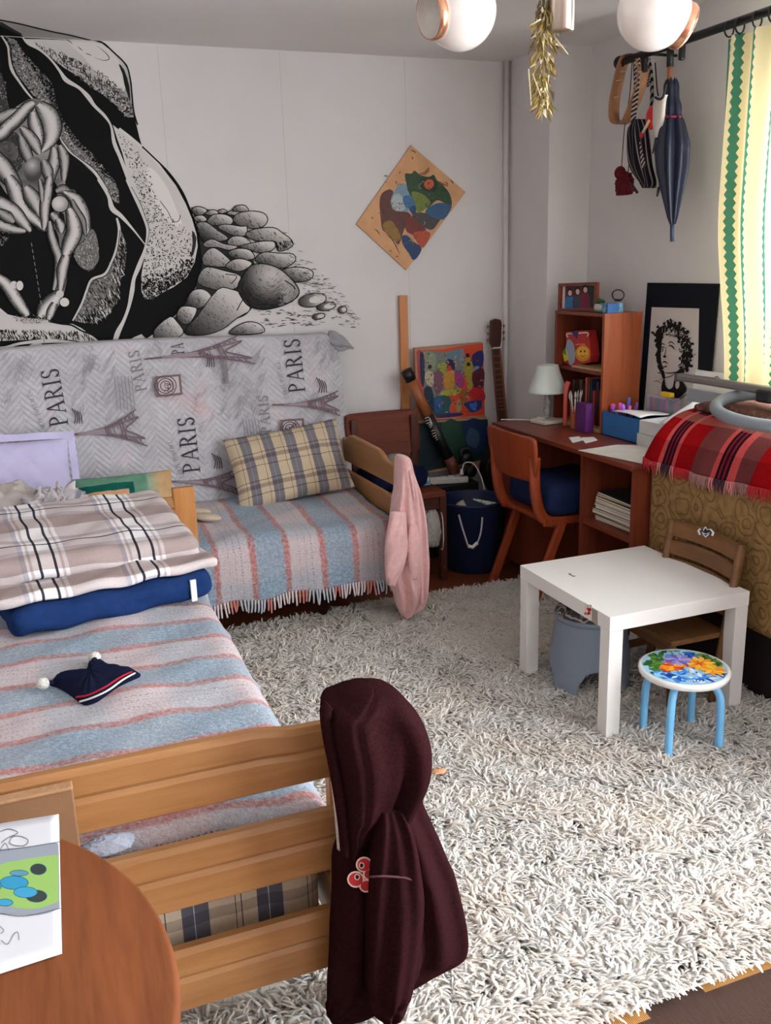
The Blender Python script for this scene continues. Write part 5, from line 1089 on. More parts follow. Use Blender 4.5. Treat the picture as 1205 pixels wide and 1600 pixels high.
# ================================================================== DARK CHAIR BY THE WALL
M_dkch = wood('brown_school_plywood', S(80, 36, 22), S(112, 54, 34), 'X', .9, .55, .2)
M_dkz = wood('dark_chair_frame', S(58, 26, 18), S(84, 40, 28), 'Z', .9, .4, .4)
wc = thing('wooden_chair', 'reddish brown wooden chair in the corner behind the pink sweater', 'chair', (1.62, 4.1, 0))
n = 20; R = crom([(.590, .03), (.597, .008), (.62, 0), (.78, 0), (.803, .008), (.81, .03)], 3); vs = []
for side in (0, .011):
    for z, ins in R:
        for i in range(n+1): t = i/n; vs.append((lerp(1.425+ins, 1.822-ins, t), 4.30+.012*math.sin(PI*t)+side+(z-.6)*.12, z))
m_ = n+1; k = len(R)*m_; fs = []
for j in range(len(R)-1):
    for i in range(n): a = j*m_+i; fs += [(a, a+1, a+m_+1, a+m_), (k+a, k+a+m_, k+a+m_+1, k+a+1)]
    for i in (0, n): a = j*m_+i; fs.append((a, a+m_, k+a+m_, k+a))
for i in range(n):
    for j in (0, len(R)-1): a = j*m_+i; fs.append((a, a+1, k+a+1, k+a))
MB().add(vs, fs).build('backrest', M_dkch, wc, merge=True)
MB().box2((1.43, 3.93, .43), (1.80, 4.31, .462)).build('seat', M_dkch, wc, bevel=.008)
for x in (1.45, 1.775):
    MB().box2((x-.0, 4.30, 0), (x+.035, 4.325, .78)).build('back_post', M_dkz, wc, bevel=.003)
    MB().box2((x-.005, 3.94, 0), (x+.03, 3.975, .43)).build('front_leg', M_dkz, wc, bevel=.003)
MB().box2((1.47, 3.95, .37), (1.78, 3.965, .43)).build('apron', M_dkz, wc)
o = slab(.30, .24, .10, (1.60, 4.13, .513), .05, .04, 6, .004).build('navy_cloth', plain('navy_cloth', S(20, 24, 48), .9, .06, .1, 12, .2, 40), merge=True, origin=(1.6, 4.1, .463)); base(o, 'folded navy cloth on the seat of the corner chair behind the bed end', 'cloth')
flat('blue_booklet', 'light blue glossy booklet lying on the corner chair beside the pink sweater', 'booklet', [at(x, y, Z=.466) for x, y in ((640, 742), (652, 742), (673, 757), (645, 762), (634, 752))], plain('light_blue_gloss', S(92, 156, 204), .3, .4, .15, 60), th=.004)
wbag = crumple((1.735, 3.98, .26), (.055, .05, .11), 21, amp=.14).build('white_net_bag', plain('white_net', S(176, 172, 166), .9, .05, .12, 40, .6, 90), merge=True); base(wbag, 'crumpled whitish bag with a wire hoop under the corner chair', 'bag')
mbx = MB().tube([(1.77+.012*math.cos(a), 3.93+.05*math.cos(a), .26+.095*math.sin(a)) for a in [2*PI*k/24 for k in range(25)]], .0025, 6, cap=False); mbx.build('wire_hoop', M_white, wbag)
# plank, canvases, rain stick, guitar
o = MB().box2((1.793, 4.462, 0), (1.838, 4.484, 1.374)).build('wooden_plank', wood('light_plank', S(176, 112, 66), S(196, 134, 86), 'Z', .7, .5, .3), bevel=.002); base(o, 'tall narrow pale wooden plank standing against the back wall', 'plank')
M_canv = plain('raw_canvas_edge', S(160, 120, 92), .9, .1, .1, 30)
cv1 = thing('abstract_painting', 'bright red and multicoloured abstract canvas propped at the back wall', 'painting', (2.05, 4.43, .722))
c1f = lambda x, y: at(x, y, Y=4.43)
q = [c1f(*p) for p in ((648, 544), (754, 535), (758, 652), (652, 657))]; back = [p+np.array((0, .022, 0)) for p in q]
MB().add(q+back, [(0, 1, 2, 3), (7, 6, 5, 4), (0, 4, 5, 1), (1, 5, 6, 2), (2, 6, 7, 3), (3, 7, 4, 0)], smooth=False).build('canvas', M_canv, cv1, merge=True)
cp = Painter(c1f, (0, -1, 0), 2e-5, .0008); X = lambda x, y: (640+x*.1328, 520+y*.1328)   # crop coords
cp.poly([X(80, 215), X(400, 190), X(620, 150), X(865, 120), X(885, 970), X(330, 1010), X(180, 960), X(100, 560)], (196, 66, 34))
def bl(pts, c, s=3): cp.poly([X(*p) for p in pts], c, s)
bl([(90, 230), (140, 225), (150, 560), (120, 600), (95, 420)], (150, 60, 70)); bl([(130, 230), (420, 225), (560, 190), (640, 210), (640, 480), (560, 640), (330, 760), (190, 740), (140, 500)], (110, 116, 112)); bl([(150, 240), (300, 250), (290, 430), (170, 460)], (128, 136, 110))
bl([(120, 250), (170, 260), (180, 500), (160, 640), (130, 540)], (30, 34, 66)); bl([(180, 480), (250, 450), (300, 520), (280, 600), (240, 640), (200, 600)], (178, 166, 140)); bl([(290, 480), (380, 450), (400, 640), (330, 720), (290, 650)], (112, 70, 84))
bl([(330, 380), (400, 350), (440, 400), (410, 480), (340, 430)], (140, 150, 50)); bl([(430, 330), (480, 310), (530, 350), (530, 450), (500, 460), (450, 400)], (30, 30, 70)); bl([(430, 400), (480, 390), (500, 450), (460, 490)], (190, 50, 36)); bl([(410, 480), (530, 450), (530, 600), (500, 650), (410, 650)], (176, 124, 36))
bl([(430, 260), (560, 220), (600, 200), (640, 300), (520, 310)], (86, 120, 140)); bl([(590, 240), (640, 210), (660, 450), (610, 480)], (120, 124, 130)); bl([(540, 440), (620, 500), (650, 620), (560, 650), (530, 560)], (148, 52, 110)); bl([(650, 320), (720, 300), (750, 420), (745, 640), (700, 690), (670, 560), (640, 440)], (150, 138, 50))
bl([(740, 260), (860, 210), (865, 380), (800, 430), (745, 380)], (34, 34, 96)); cp.ell(X(795, 430), 5.6, 5.6, (84, 136, 166)); bl([(740, 470), (870, 420), (875, 600), (840, 660), (760, 640)], (80, 24, 40)); bl([(690, 700), (790, 640), (880, 700), (880, 800), (760, 790)], (176, 34, 38))
bl([(380, 690), (560, 650), (610, 670), (560, 720), (380, 740)], (158, 150, 44)); bl([(270, 770), (470, 750), (480, 960), (330, 1000), (260, 900)], (26, 78, 80)); bl([(290, 790), (370, 770), (380, 900), (310, 920)], (40, 80, 140)); bl([(480, 840), (560, 760), (600, 790), (600, 930), (480, 940)], (196, 74, 44)); bl([(540, 830), (600, 780), (610, 900), (560, 930)], (160, 130, 90))
bl([(600, 690), (690, 660), (680, 780), (630, 860), (600, 800)], (140, 86, 40)); bl([(640, 830), (800, 790), (850, 820), (830, 900), (730, 940), (690, 900)], (30, 50, 110)); bl([(700, 840), (790, 830), (760, 920)], (60, 100, 190)); bl([(170, 660), (260, 650), (290, 900), (200, 900)], (24, 46, 66)); bl([(330, 960), (600, 940), (600, 975), (350, 1000)], (44, 38, 90))
for _ in range(170):
    p = np.array(X(random.uniform(160, 860), random.uniform(240, 950))); a = random.uniform(0, 6.3); l = random.uniform(2, 7); cp.line([p, p+np.array((math.cos(a), math.sin(a)))*l*.5, p+np.array((math.cos(a+.8), math.sin(a+.8)))*l], random.uniform(.5, 1.4), random.choice([(20, 20, 30), (30, 24, 24), (40, 30, 30), (20, 24, 40), (190, 180, 160), (170, 40, 40), (160, 150, 60), (120, 50, 100)]), smooth=3, taper=True)
for c in ((235, 400), (690, 370), (680, 265)): cp.ell(X(*c), 3, 3.4, (30, 26, 30))
cp.build('painted_surface', PAINT, cv1)
cv2 = thing('dark_painting', 'dark green and blue unframed canvas standing below the red abstract painting', 'painting', (2.05, 4.40, .445))
MB().box2((1.835, 4.405, .4455), (2.262, 4.425, .718)).build('canvas', M_canv, cv2)
c2 = Painter(lambda x, y: at(x, y, Y=4.405), (0, -1, 0), 2e-5, .0006); c2.poly([(648, 662), (762, 655), (765, 716), (650, 740)], (22, 44, 44)); c2.poly([(690, 662), (720, 660), (724, 715), (688, 720)], (28, 62, 46), 2); c2.poly([(722, 660), (758, 657), (760, 700), (735, 705)], (20, 40, 74), 2); c2.poly([(735, 668), (750, 680), (744, 700), (728, 690)], (50, 76, 100), 3); c2.poly([(655, 690), (684, 680), (690, 715), (660, 730)], (16, 34, 40), 3)
c2.build('painted_surface', PAINT, cv2)
rs = thing('rain_stick', 'carved brown and black bamboo rain stick leaning across the abstract painting', 'instrument', (1.95, 4.34, .47))
A, B = at(634, 578, Y=4.385), at(712, 738, Y=4.335)
T = lambda t: lerp(A, B, t)
M_bam = wood('bamboo_brown', S(120, 66, 36), S(156, 92, 52), 'Z', 1, .4, .4); M_lacq = plain('black_lacquer', S(20, 18, 20), .4, .4, .1)
MB().tube([T(0), T(.1)], .031, 18).build('end_cap', M_lacq, rs); MB().tube([T(.1), T(.43)], .029, 18).build('bamboo_tube', M_bam, rs); MB().tube([T(.43), T(.85)], .0285, 18).build('carved_sleeve', M_lacq, rs); MB().tube([T(.85), T(1.0)], .029, 18).build('lower_tube', wood('dark_bamboo', S(80, 36, 24), S(110, 56, 36), 'Z'), rs)
rp = Painter(lambda x, y: at(x, y, Y=4.33), (0, -1, 0), 5e-5, .0)
for cx, cy in ((669, 660), (679, 680)):
    for k in range(3): rp.line([(cx-5+k, cy-6+k*4), (cx+1+k*2, cy-8+k*4), (cx+4+k, cy-2+k*3), (cx-1+k*2, cy+2+k*3)], .9, (196, 190, 176), smooth=4)
rp.build('white_carving', PRINT, rs)
gt = thing('acoustic_guitar', 'guitar with dark fretboard and brown headstock standing in the far corner', 'guitar', (2.31, 4.33, .28))
gA, gB = at(775, 545, Y=4.43), at(785, 655, Y=4.36)
def bar(o, name, a, b, w, t, mat, w2=None, bevel=.002):
    a = np.array(a); b = np.array(b); d = (b-a)/np.linalg.norm(b-a); s = np.cross(d, (0, 1, 0)); s /= np.linalg.norm(s); f_ = np.cross(s, d); w2 = w2 or w; vs = []
    for p, ww in ((a, w), (b, w2)):
        for i, j in ((-1, -1), (1, -1), (1, 1), (-1, 1)): vs.append(p+s*ww/2*i+f_*t/2*j)
    return MB().add(vs, [(0, 1, 2, 3), (7, 6, 5, 4), (0, 4, 5, 1), (1, 5, 6, 2), (2, 6, 7, 3), (3, 7, 4, 0)], smooth=False).build(name, mat, o, bevel=bevel, merge=True)
M_rose = wood('rosewood', S(44, 22, 18), S(70, 34, 26), 'Z', 1, .35, .4); M_neck = wood('guitar_neck_wood', S(110, 58, 36), S(134, 76, 50), 'Z', 1, .3, .5)
d = (gB-gA)/np.linalg.norm(gB-gA)
bar(gt, 'neck', gA, gB+d*.04, .050, .022, M_neck, .056); fo = np.array((-.010, -.016, 0)); bar(gt, 'fretboard', gA+fo, gB+d*.10+fo, .038, .007, M_rose, .046)
fb = MB()
for k in range(13): t = 1-(.5**(k/11.0))*1.0; p = gA+fo+(gB-gA)*t*1.6; fb.box(p+np.array((0, -.004, 0)), (.040, .0015, .0018)) if t*1.6 < 1.15 else None
fb.build('fret_wires', M_brass, gt)
hA = gA-d*.004
HS = [(-.020, 0), (.022, 0), (.030, .03), (.033, .13), (.026, .148), (-.004, .155), (-.030, .145), (-.034, .03)]
MB().add([hA+np.array((x, -.006, z)) for x, z in HS]+[hA+np.array((x, .012, z)) for x, z in HS], [list(range(8)), [8+i for i in range(8)][::-1]]+[(i, (i+1) % 8, 8+(i+1) % 8, 8+i) for i in range(8)], smooth=False).build('headstock', M_rose, gt, merge=True)
MB().tube([hA+np.array((-.022, -.008, .002)), hA+np.array((.022, -.008, .003))], .003, 6).build('nut', M_white, gt)
MB().tube([hA+np.array((x, -.008, z)) for x, z in ((.023, .003), (.031, .03), (.034, .13), (.028, .149))], .0018, 6).build('edge_binding', M_white, gt)
for s in (-1, 1):
    for z in (.045, .08, .115): 
        g_ = MB().lathe([(.003, 0), (.003, .014), (.008, .014), (.008, .02), (0, .021)], hA+np.array((s*.032, .003, z)), 10, rotm(0, s*PI/2, 0)).build('tuning_peg', M_brass, gt)
bo = []
for k in range(40):
    a = 2*PI*k/40; z = .205*math.sin(a); w = .082+.018*math.cos(2*PI*(z+.02)/.33)-(.01 if z > .06 else 0); bo.append((w*math.cos(a)*(1 if abs(math.cos(a)) > 0 else 1), z))
gc = gB+d*.245+np.array((-.045, 0, 0))
MB().prism([(gc[0]+x, gc[2]+z) for x, z in bo], gc[1]-.045, gc[1]+.045, 'Y', smooth=False).build('body', plain('dark_guitar_body', S(26, 18, 18), .3, .5, .1), gt, bevel=.006)
bar(gt, 'bridge', gc+np.array((-.05, -.048, -.09)), gc+np.array((.05, -.048, -.09)), .02, .01, M_rose)
zz = float(gc[2]-.205)
o = MB().box2((2.17, 4.20, 0), (2.42, 4.45, zz-.002)).build('storage_box', plain('dark_storage', S(40, 32, 30), .8), bevel=.004); base(o, 'dark low box in the corner holding up the guitar', 'box')
# black equipment, power strip
eq = thing('black_amplifier', 'black amplifier box in the corner under the dark painting', 'amplifier', (2.0, 4.37, 0))
MB().box2((1.842, 4.285, 0), (2.155, 4.455, .395)).build('cabinet', M_black, eq, bevel=.008); MB().box2((1.86, 4.279, .05), (2.14, 4.286, .30)).build('grille_cloth', plain('grille_cloth', S(30, 30, 32), .95, .05, .2, 90, .5, 300), eq)
for k in range(4): MB().lathe([(.011, 0), (.010, .016), (0, .017)], (1.90+k*.06, 4.287, .345), 14, rotm(PI/2, 0, 0)).build('control_knob', plain('knob_grey', S(60, 60, 64), .4), eq)
ps = thing('power_strip', 'white power strip with a black plug on the black amplifier', 'power strip', (1.97, 4.33, .396))
MB().box((1.985, 4.32, .413), (.225, .05, .033), rotm(0, .04, -.04)).build('strip_body', plain('white_plastic_strip', S(196, 192, 184), .4), ps, bevel=.006)
for k in range(4): MB().lathe([(.019, 0), (.019, .003), (.016, .003), (.015, .0005), (0, .0005)], (1.915+k*.045, 4.32, .430), 16).build('socket', M_white, ps)
MB().box2((1.862, 4.31, .397), (1.875, 4.33, .44)).build('switch_end', M_white, ps)
p = MB().lathe([(.020, 0), (.021, .025), (.012, .045), (0, .046)], (2.075, 4.315, .432), 16).build('black_plug', M_black, ps)
o = MB().tube(crom([(2.058, 4.29, .47), (2.07, 4.28, .505), (2.11, 4.26, .50), (2.14, 4.24, .44), (2.15, 4.215, .37), (2.15, 4.21, .30)], 6), .003, 8).lathe([(.012, 0), (.006, .03), (0, .032)], (2.055, 4.292, .44), 12).build('white_cable', M_white); base(o, 'white cable arching from the power strip down behind the bucket', 'cable')
hp_ = thing('headphones', 'black headphones resting on the amplifier beside the power strip', 'headphones', (2.10, 4.35, .396))
for s in (0, 1): MB().lathe([(.032, 0), (.034, .012), (.030, .024), (.012, .028), (0, .028)], (2.125-.02*s, 4.335+.01*s, .445+.07*s), 20, rotm(PI/2+.2, 0, .2)).build('ear_cup', M_black, hp_)
MB().tube(crom([(2.13, 4.36, .44), (2.15, 4.37, .50), (2.13, 4.37, .56), (2.09, 4.37, .55), (2.10, 4.36, .50)], 5), .006, 8, flat=1.6).build('headband', M_black, hp_)
# ================================================================== BUCKET
bk = thing('rope_bucket', 'dark blue bucket with white rope handles next to the desk', 'bucket', (2.0, 4.05, 0)); bc = np.array((2.01, 4.075, 0.0))
M_bkt = plain('dark_blue_plastic', S(22, 34, 66), .5, .3, .05)
MB().lathe([(.135, .002), (.142, .01), (.170, .352), (.178, .360), (.178, .368), (.170, .370), (.165, .362), (.138, .014), (0, .012)], bc, 48).build('bucket_body', M_bkt, bk)
A_ = [at(x, y, Y=3.888) for x, y in ((720, 806), (724, 825), (729, 845), (732, 853), (738, 855), (746, 848), (753, 832), (757, 810))]
A_[0][1] += .022; A_[-1][1] += .022; A_[1][1] += .012; A_[-2][1] += .01
MB().tube(crom(A_, 5), .0045, 8).build('rope_handle', plain('white_rope', S(198, 190, 196), .9, .1, .1, 200, .6, 400), bk); MB().tube([A_[3]+(0, -.002, 0), A_[4]+(0, -.002, 0), A_[5]+(0, -.002, 0)], .0095, 10).build('handle_grip', M_white, bk)
r0 = bc+np.array((-.05, -.08, .27)); o = MB().tube([r0, r0+np.array((-.05, .02, .10))], .022, 18).build('paper_roll', plain('grey_paper_roll', S(176, 164, 152), .8)); base(o, 'greyish rolled paper sticking out of the dark blue bucket', 'paper roll')
o = MB().add([bc+np.array(v) for v in ((-.02, -.05, .372), (.02, -.07, .365), (.075, -.115, .355), (.03, -.12, .35))]+[bc+np.array(v) for v in ((-.02, -.05, .378), (.02, -.07, .371), (.075, -.115, .361), (.03, -.12, .356))], [(3, 2, 1, 0), (4, 5, 6, 7), (0, 1, 5, 4), (1, 2, 6, 5), (2, 3, 7, 6), (3, 0, 4, 7)], smooth=False)
M_ = NM('green_print', .5, .3); M_.col(M_.ramp(M_.noise(30, 2, M_.obj(), .5, 2), [(.4, S(200, 206, 196)), (.5, S(80, 170, 110)), (.6, S(170, 190, 180))], 'CONSTANT')); o = o.build('green_leaflet', M_.m); base(o, 'green and white printed leaflet on top of the bucket', 'leaflet')
# ================================================================== SOFA WITH RED PLAID BLANKET
so = thing('patterned_sofa', 'tall mustard-brown patterned sofa back along the right wall', 'sofa', (2.4, 2.1, 0))
M_ = NM('mustard_brocade', .8, .15); o_ = M_.obj(); vv = M_.scaled(o_, (1, 1, 1))
wv = M_.n('TexVoronoi', {'Vector': M_.n('VectorMath', {0: o_, 1: M_.n('VectorMath', {0: M_.n('TexNoise', {'Vector': o_, 'Scale': 9.0}).outputs['Color'], 1: (.08, .08, .08)}, operation='MULTIPLY').outputs[0]}, operation='ADD').outputs[0], 'Scale': 11.0, 'Randomness': .55}).outputs['Distance']
rg = M_.math('ABSOLUTE', M_.math('SINE', M_.math('MULTIPLY', wv, 13.0)))
c = M_.ramp(rg, [(0, S(88, 62, 34)), (.16, S(104, 76, 44)), (.3, S(136, 106, 66)), (1, S(144, 114, 72))]); c = M_.mix(M_.ramp(M_.noise(34, 4, o_), [(.45, (0, 0, 0, 1)), (.6, (.5, .5, .5, 1))]), c, S(112, 84, 50)); M_.col(c); M_.bump(M_.noise(220, 2, o_), .3, .002); M_broc = M_.m
prof = crom([(2.195, .285), (2.192, .45), (2.19, .65), (2.195, .78), (2.225, .87), (2.29, .925), (2.38, .945), (2.46, .945), (2.53, .93), (2.57, .88), (2.575, .6), (2.575, .285)], 5)
mb = MB(); n = len(prof)
YY = [2.875, 2.86, 2.5, 2.1, 1.7, 1.30, 1.285]; ins = [.02, 0, 0, 0, 0, 0, .02]
vs = []
cpf = np.array((2.385, .62))
for y, s_ in zip(YY, ins):
    for p in prof: q = np.array(p[:2]); q = q+(cpf-q)*s_; vs.append((q[0], y, q[1]))
fs = [(j*n+i, j*n+(i+1) % n, (j+1)*n+(i+1) % n, (j+1)*n+i) for j in range(len(YY)-1) for i in range(n)]+[list(range(n))[::-1], [(len(YY)-1)*n+i for i in range(n)]]
mb.add(vs, fs, smooth=True).build('upholstery', M_broc, so)
MB().box2((2.25, 1.33, .02), (2.56, 2.83, .284)).build('shadow_base', plain('sofa_base_shadow', S(34, 22, 20), .8), so, bevel=.01)  # recessed base box; its near-black colour stands in for the shadow under the sofa
# plaid throw
M_ = NM('red_tartan', .95, .05); s_ = M_.sep(M_.uv()); U, V = s_[0], s_[1]
R1, R2, G1, K1 = S(160, 16, 22), S(150, 24, 34), S(122, 66, 66), S(46, 18, 34)
PK = S(206, 90, 88); KR = S(130, 40, 50); pu = .60; spec = [(0, R1), (.072, PK), (.090, K1), (.101, KR), (.109, K1), (.120, KR), (.128, K1), (.139, PK), (.158, R1), (.255, G1), (.362, PK), (.384, K1), (.395, KR), (.405, K1), (.416, KR), (.426, K1), (.437, PK), (.470, G1), (.553, R1)]
c = stripes(M_, M_.math('ADD', U, .0), pu, spec); c2 = stripes(M_, V, .6, [(0, S(255, 245, 240)), (.30, S(225, 205, 205))])
gr = stripes(M_, V, .6, [(0, (0, 0, 0, 1)), (.150, (.5, .5, .5, 1)), (.205, (0, 0, 0, 1))])
c = M_.mix(gr, M_.mix(1.0, c, c2, 'MULTIPLY'), S(176, 110, 98)); M_.col(M_.mix(1.0, c, fuzz(M_, .2, 90), 'MULTIPLY')); M_.bump(M_.noise(120, 3, M_.uv()), .5, .004); M_tart = M_.m
# path over the sofa: from the wall side over the top and down the face; v = distance
path = crom([(2.48, .953), (2.38, .957), (2.29, .938), (2.222, .885), (2.186, .80), (2.176, .74), (2.174, .66)], 10)
cum = [0]
for a, b in zip(path[:-1], path[1:]): cum.append(cum[-1]+float(np.linalg.norm(b-a)))
def thr(u, v, e=0.0):
    """u: metres from the far end toward the camera, v: metres along the path"""
    x = np.interp(v, cum, [p[0] for p in path]); z = np.interp(v, cum, [p[1] for p in path]); hang = sstep(.22, .42, v)
    return (x-.010*hang*(1+math.sin(u*21+1))-.004*math.sin(u*47)*hang-e, 2.885-u-.02*math.sin(v*9)*(u < .05), z+.003*math.sin(u*17+v*9)-.015*hang*math.sin(u*6+.5)-.04*u*hang*.6)
VL = .385
mb = MB(); mb.surf(lambda u, v: thr(u, v), 150, 30, (0, 1.35), (0, VL), uvfn=lambda u, v: (u, v))
o = mb.build('tartan_throw', M_tart, solid=.005, off=1, origin=(2.3, 2.2, .70)); base(o, 'red black and grey tartan throw with fringe draped over the patterned sofa', 'throw')
fr = MB(); u = 0
while u < 1.34:
    ph = u % pu; col = (.45, .02, .03) if ph < .072 or .158 < ph < .255 or ph > .553 else ((.33, .16, .15) if .255 < ph < .362 or .47 < ph < .553 else ((.05, .02, .04) if .09 < ph < .139 or .384 < ph < .437 else (.6, .2, .2)))
    p = np.array(thr(u, VL)); l = random.uniform(.025, .05); q = [p+(0, 0, .004), p+np.array((-.004, random.uniform(-.004, .004), -l*.5)), p+np.array((-.002, random.uniform(-.008, .008), -l))]
    n0 = len(fr.v); fr.tube(crom(q, 3), [.0028*(1-.1*i) for i in range(7)], 5); fr.c[n0:] = [col]*(len(fr.v)-n0); u += random.uniform(.004, .0075)
fr.build('fringe', PRINT, o)
# brown rug folded on the sofa top, ring and tube
M_bf = NM('brown_boucle', .95, .05); M_bf.col(M_bf.ramp(M_bf.noise(55, 4, M_bf.obj(), .8), [(.3, S(70, 44, 38)), (.55, S(112, 78, 66)), (.75, S(160, 124, 108))])); M_bf.bump(M_bf.noise(60, 4, M_bf.obj(), .8), 1.0, .01)
o = slab(.23, .95, .035, (2.455, 2.36, .975), 0, .015, 15, .006).build('brown_blanket', M_bf.m, merge=True, origin=(2.45, 2.36, .955)); base(o, 'rumpled brown boucle blanket on the sofa top under the grey ring', 'blanket')
rg_ = thing('exercise_ring', 'smooth grey padded ring lying on the sofa back', 'ring', (2.40, 2.45, 1.0))
M_foam = plain('grey_foam', S(132, 140, 146), .5, .35, .04)
RC = np.array((2.375, 2.38, 1.018)); 
MB().tube([RC+np.array((.175*math.cos(a), .31*math.sin(a), .03*math.cos(a))) for a in [2*PI*k/72 for k in range(73)]], .022, 16, cap=False).build('padded_ring', M_foam, rg_)
M_alu = NM('brushed_tube', .35, .5, Metallic=.85); M_alu = M_alu.col(S(150, 146, 144)).m
MB().box(lerp(np.array((2.40, 3.00, 1.062)), np.array((2.40, 1.95, 1.068)), .5), (.034, 1.05, .03)).build('metal_bar', M_alu, rg_, bevel=.008)
MB().box((2.40, 3.003, 1.062), (.036, .012, .032)).build('bar_end', plain('bar_end_grey', S(90, 84, 84), .5), rg_, bevel=.003); MB().box((2.40, 2.52, 1.045), (.05, .07, .045)).build('clamp', plain('clamp_black', S(40, 36, 38), .5), rg_, bevel=.008)
# ================================================================== CURTAIN AND ROD
RODZ = lambda y: 2.335
rd = thing('curtain_rod', 'black curtain rod running along the right wall below the ceiling', 'curtain rod', (2.5, 2.2, 2.33))
MB().tube([(2.5, 3.60, 2.335), (2.5, .2, 2.322)], .0155, 16).build('rod', M_black, rd); MB().ball((2.5, 3.625, 2.335), .028, 16, 10).build('finial', M_black, rd)
for y in (3.215, 3.45, 2.3, 1.5):
    b_ = MB().box2((2.49, y-.012, 2.265), (2.51, y+.012, 2.325)).build('hook', M_black, rd, bevel=.006)
    if y != 3.215: MB().tube([(2.505, y, 2.335), (2.656, y, 2.335)], .006, 10).build('wall_bracket', M_black, rd)
for y in (2.955, 2.90, 2.815, 2.74, 2.62, 2.50): MB().tube([(2.5+.026*math.sin(a), y+.006*math.sin(a), 2.318+.026*math.cos(a)) for a in [2*PI*k/24 for k in range(25)]], .0032, 8, cap=False).build('curtain_ring', M_black, rd)
ct = thing('curtain', 'pale yellow curtain with green woven diamond stripes at the window', 'curtain', (2.53, 2.7, 1.03))
M_ = NM('yellow_curtain', .85, .1); s_ = M_.sep(M_.uv()); ph_ = M_.math('FRACT', M_.math('ADD', M_.math('DIVIDE', M_.math('SUBTRACT', s_[0], .108), .107), 10.0)); 
dd = M_.math('ABSOLUTE', M_.math('SUBTRACT', M_.math('FRACT', M_.math('ADD', ph_, .5)), .5)); zig = M_.math('ABSOLUTE', M_.math('SUBTRACT', M_.fract(s_[1], .032), .5))
wdt = M_.math('ADD', .085, M_.math('MULTIPLY', zig, .17)); isg = M_.math('LESS_THAN', dd, wdt); edge_ = M_.math('GREATER_THAN', dd, .105)
c = M_.mix(isg, S(226, 212, 168), S(66, 122, 100)); 
M_.col(c); b2 = M_.n('BsdfTranslucent'); M_.t.links.new(c, b2.inputs[0]); mx = M_.n('MixShader', {0: .17}); M_.t.links.new(M_.b.outputs[0], mx.inputs[1]); M_.t.links.new(b2.outputs[0], mx.inputs[2]); out = M_.t.nodes['Material Output']; M_.t.links.new(mx.outputs[0], out.inputs[0]); M_.bump(M_.noise(160, 2, M_.uv()), .2, .002)
def cur(u, v):
    z = lerp(2.292, 1.040, v); y = 2.985-u*.62+.028*v*u*0; sp = 1-.12*v*(1-u)
    y = y-(.10*sstep(.45, 1.0, v)*(1-u)); ph = u*.9*2*PI*6
    return (2.51+.026*math.cos(u*2*PI*5.2)*(.6+.4*v)+.006*math.sin(u*40+v*3), y, z)
mb = MB(); mb.surf(cur, 150, 30, (0, 1), (0, 1), uvfn=lambda u, v: (u*.80, v*1.25)); mb.build('curtain_cloth', M_.m, ct)
# ================================================================== THINGS HANGING FROM THE ROD
um = thing('umbrella', 'dark navy furled umbrella with wooden handle hanging from the curtain rod', 'umbrella', (2.5, 3.25, 1.59))
MB().tube([(2.5, 3.288, 2.345), (2.5, 3.284, 2.255)], .014, 12).build('handle_grip', M_black, um); MB().tube([(2.5, 3.284, 2.255), (2.5, 3.277, 2.15)], .0115, 12).build('wooden_shaft', wood('umbrella_wood', S(140, 92, 62), S(166, 116, 84), 'Z'), um)
M_umb = plain('navy_nylon', S(20, 27, 46), .45, .4, .15, 20)
def umf(u, v):
    t = v; z = lerp(2.205, 1.655, t); r = np.interp(t, [0, .03, .12, .19, .24, .28, .45, .62, .8, .95, 1], [.020, .032, .030, .040, .036, .046, .066, .060, .040, .022, .012]); a = 2*PI*u
    r *= 1+.20*math.cos(a*8+3*t)*(.3+.7*min(1, t*3)); y = lerp(3.277, 3.222, t)-.004; return (2.5+r*math.cos(a)*.85, y+r*math.sin(a), z+.008*math.cos(a*8)*(t < .02))
MB().surf(umf, 96, 40).build('furled_canopy', M_umb, um, merge=True); MB().tube([(2.5+.041*math.cos(a)*.9, 3.262+.043*math.sin(a), 2.066+.004*math.sin(a)) for a in [2*PI*k/24 for k in range(25)]], .0045, 8, cap=False).build('red_strap', plain('crimson_strap', S(150, 30, 60), .7), um)
MB().tube([(2.5, 3.222, 1.66), (2.5, 3.216, 1.588)], .0085, 10).build('ferrule', plain('ferrule', S(50, 60, 80), .4), um)
def band(name, label, cat, pts, w, t, mat, group=None, parts=None):
    """flat strap hung as a loop; pts photo px on plane X"""
    P = [at(x, y, X=xx) for x, y, xx in pts]; P = crom(P, 6); mb = MB(); vs = []
    for i, p in enumerate(P):
        for a, b in ((-1, -1), (1, -1), (1, 1), (-1, 1)): vs.append(p+np.array((a*w/2, 0, 0))+np.array((0, b*t/2, 0)))
    n = len(P); fs = [(i*4+j, i*4+(j+1) % 4, (i+1)*4+(j+1) % 4, (i+1)*4+j) for i in range(n-1) for j in range(4)]+[(0, 1, 2, 3), ((n-1)*4+3, (n-1)*4+2, (n-1)*4+1, (n-1)*4)]
    return mb.add(vs, fs), P
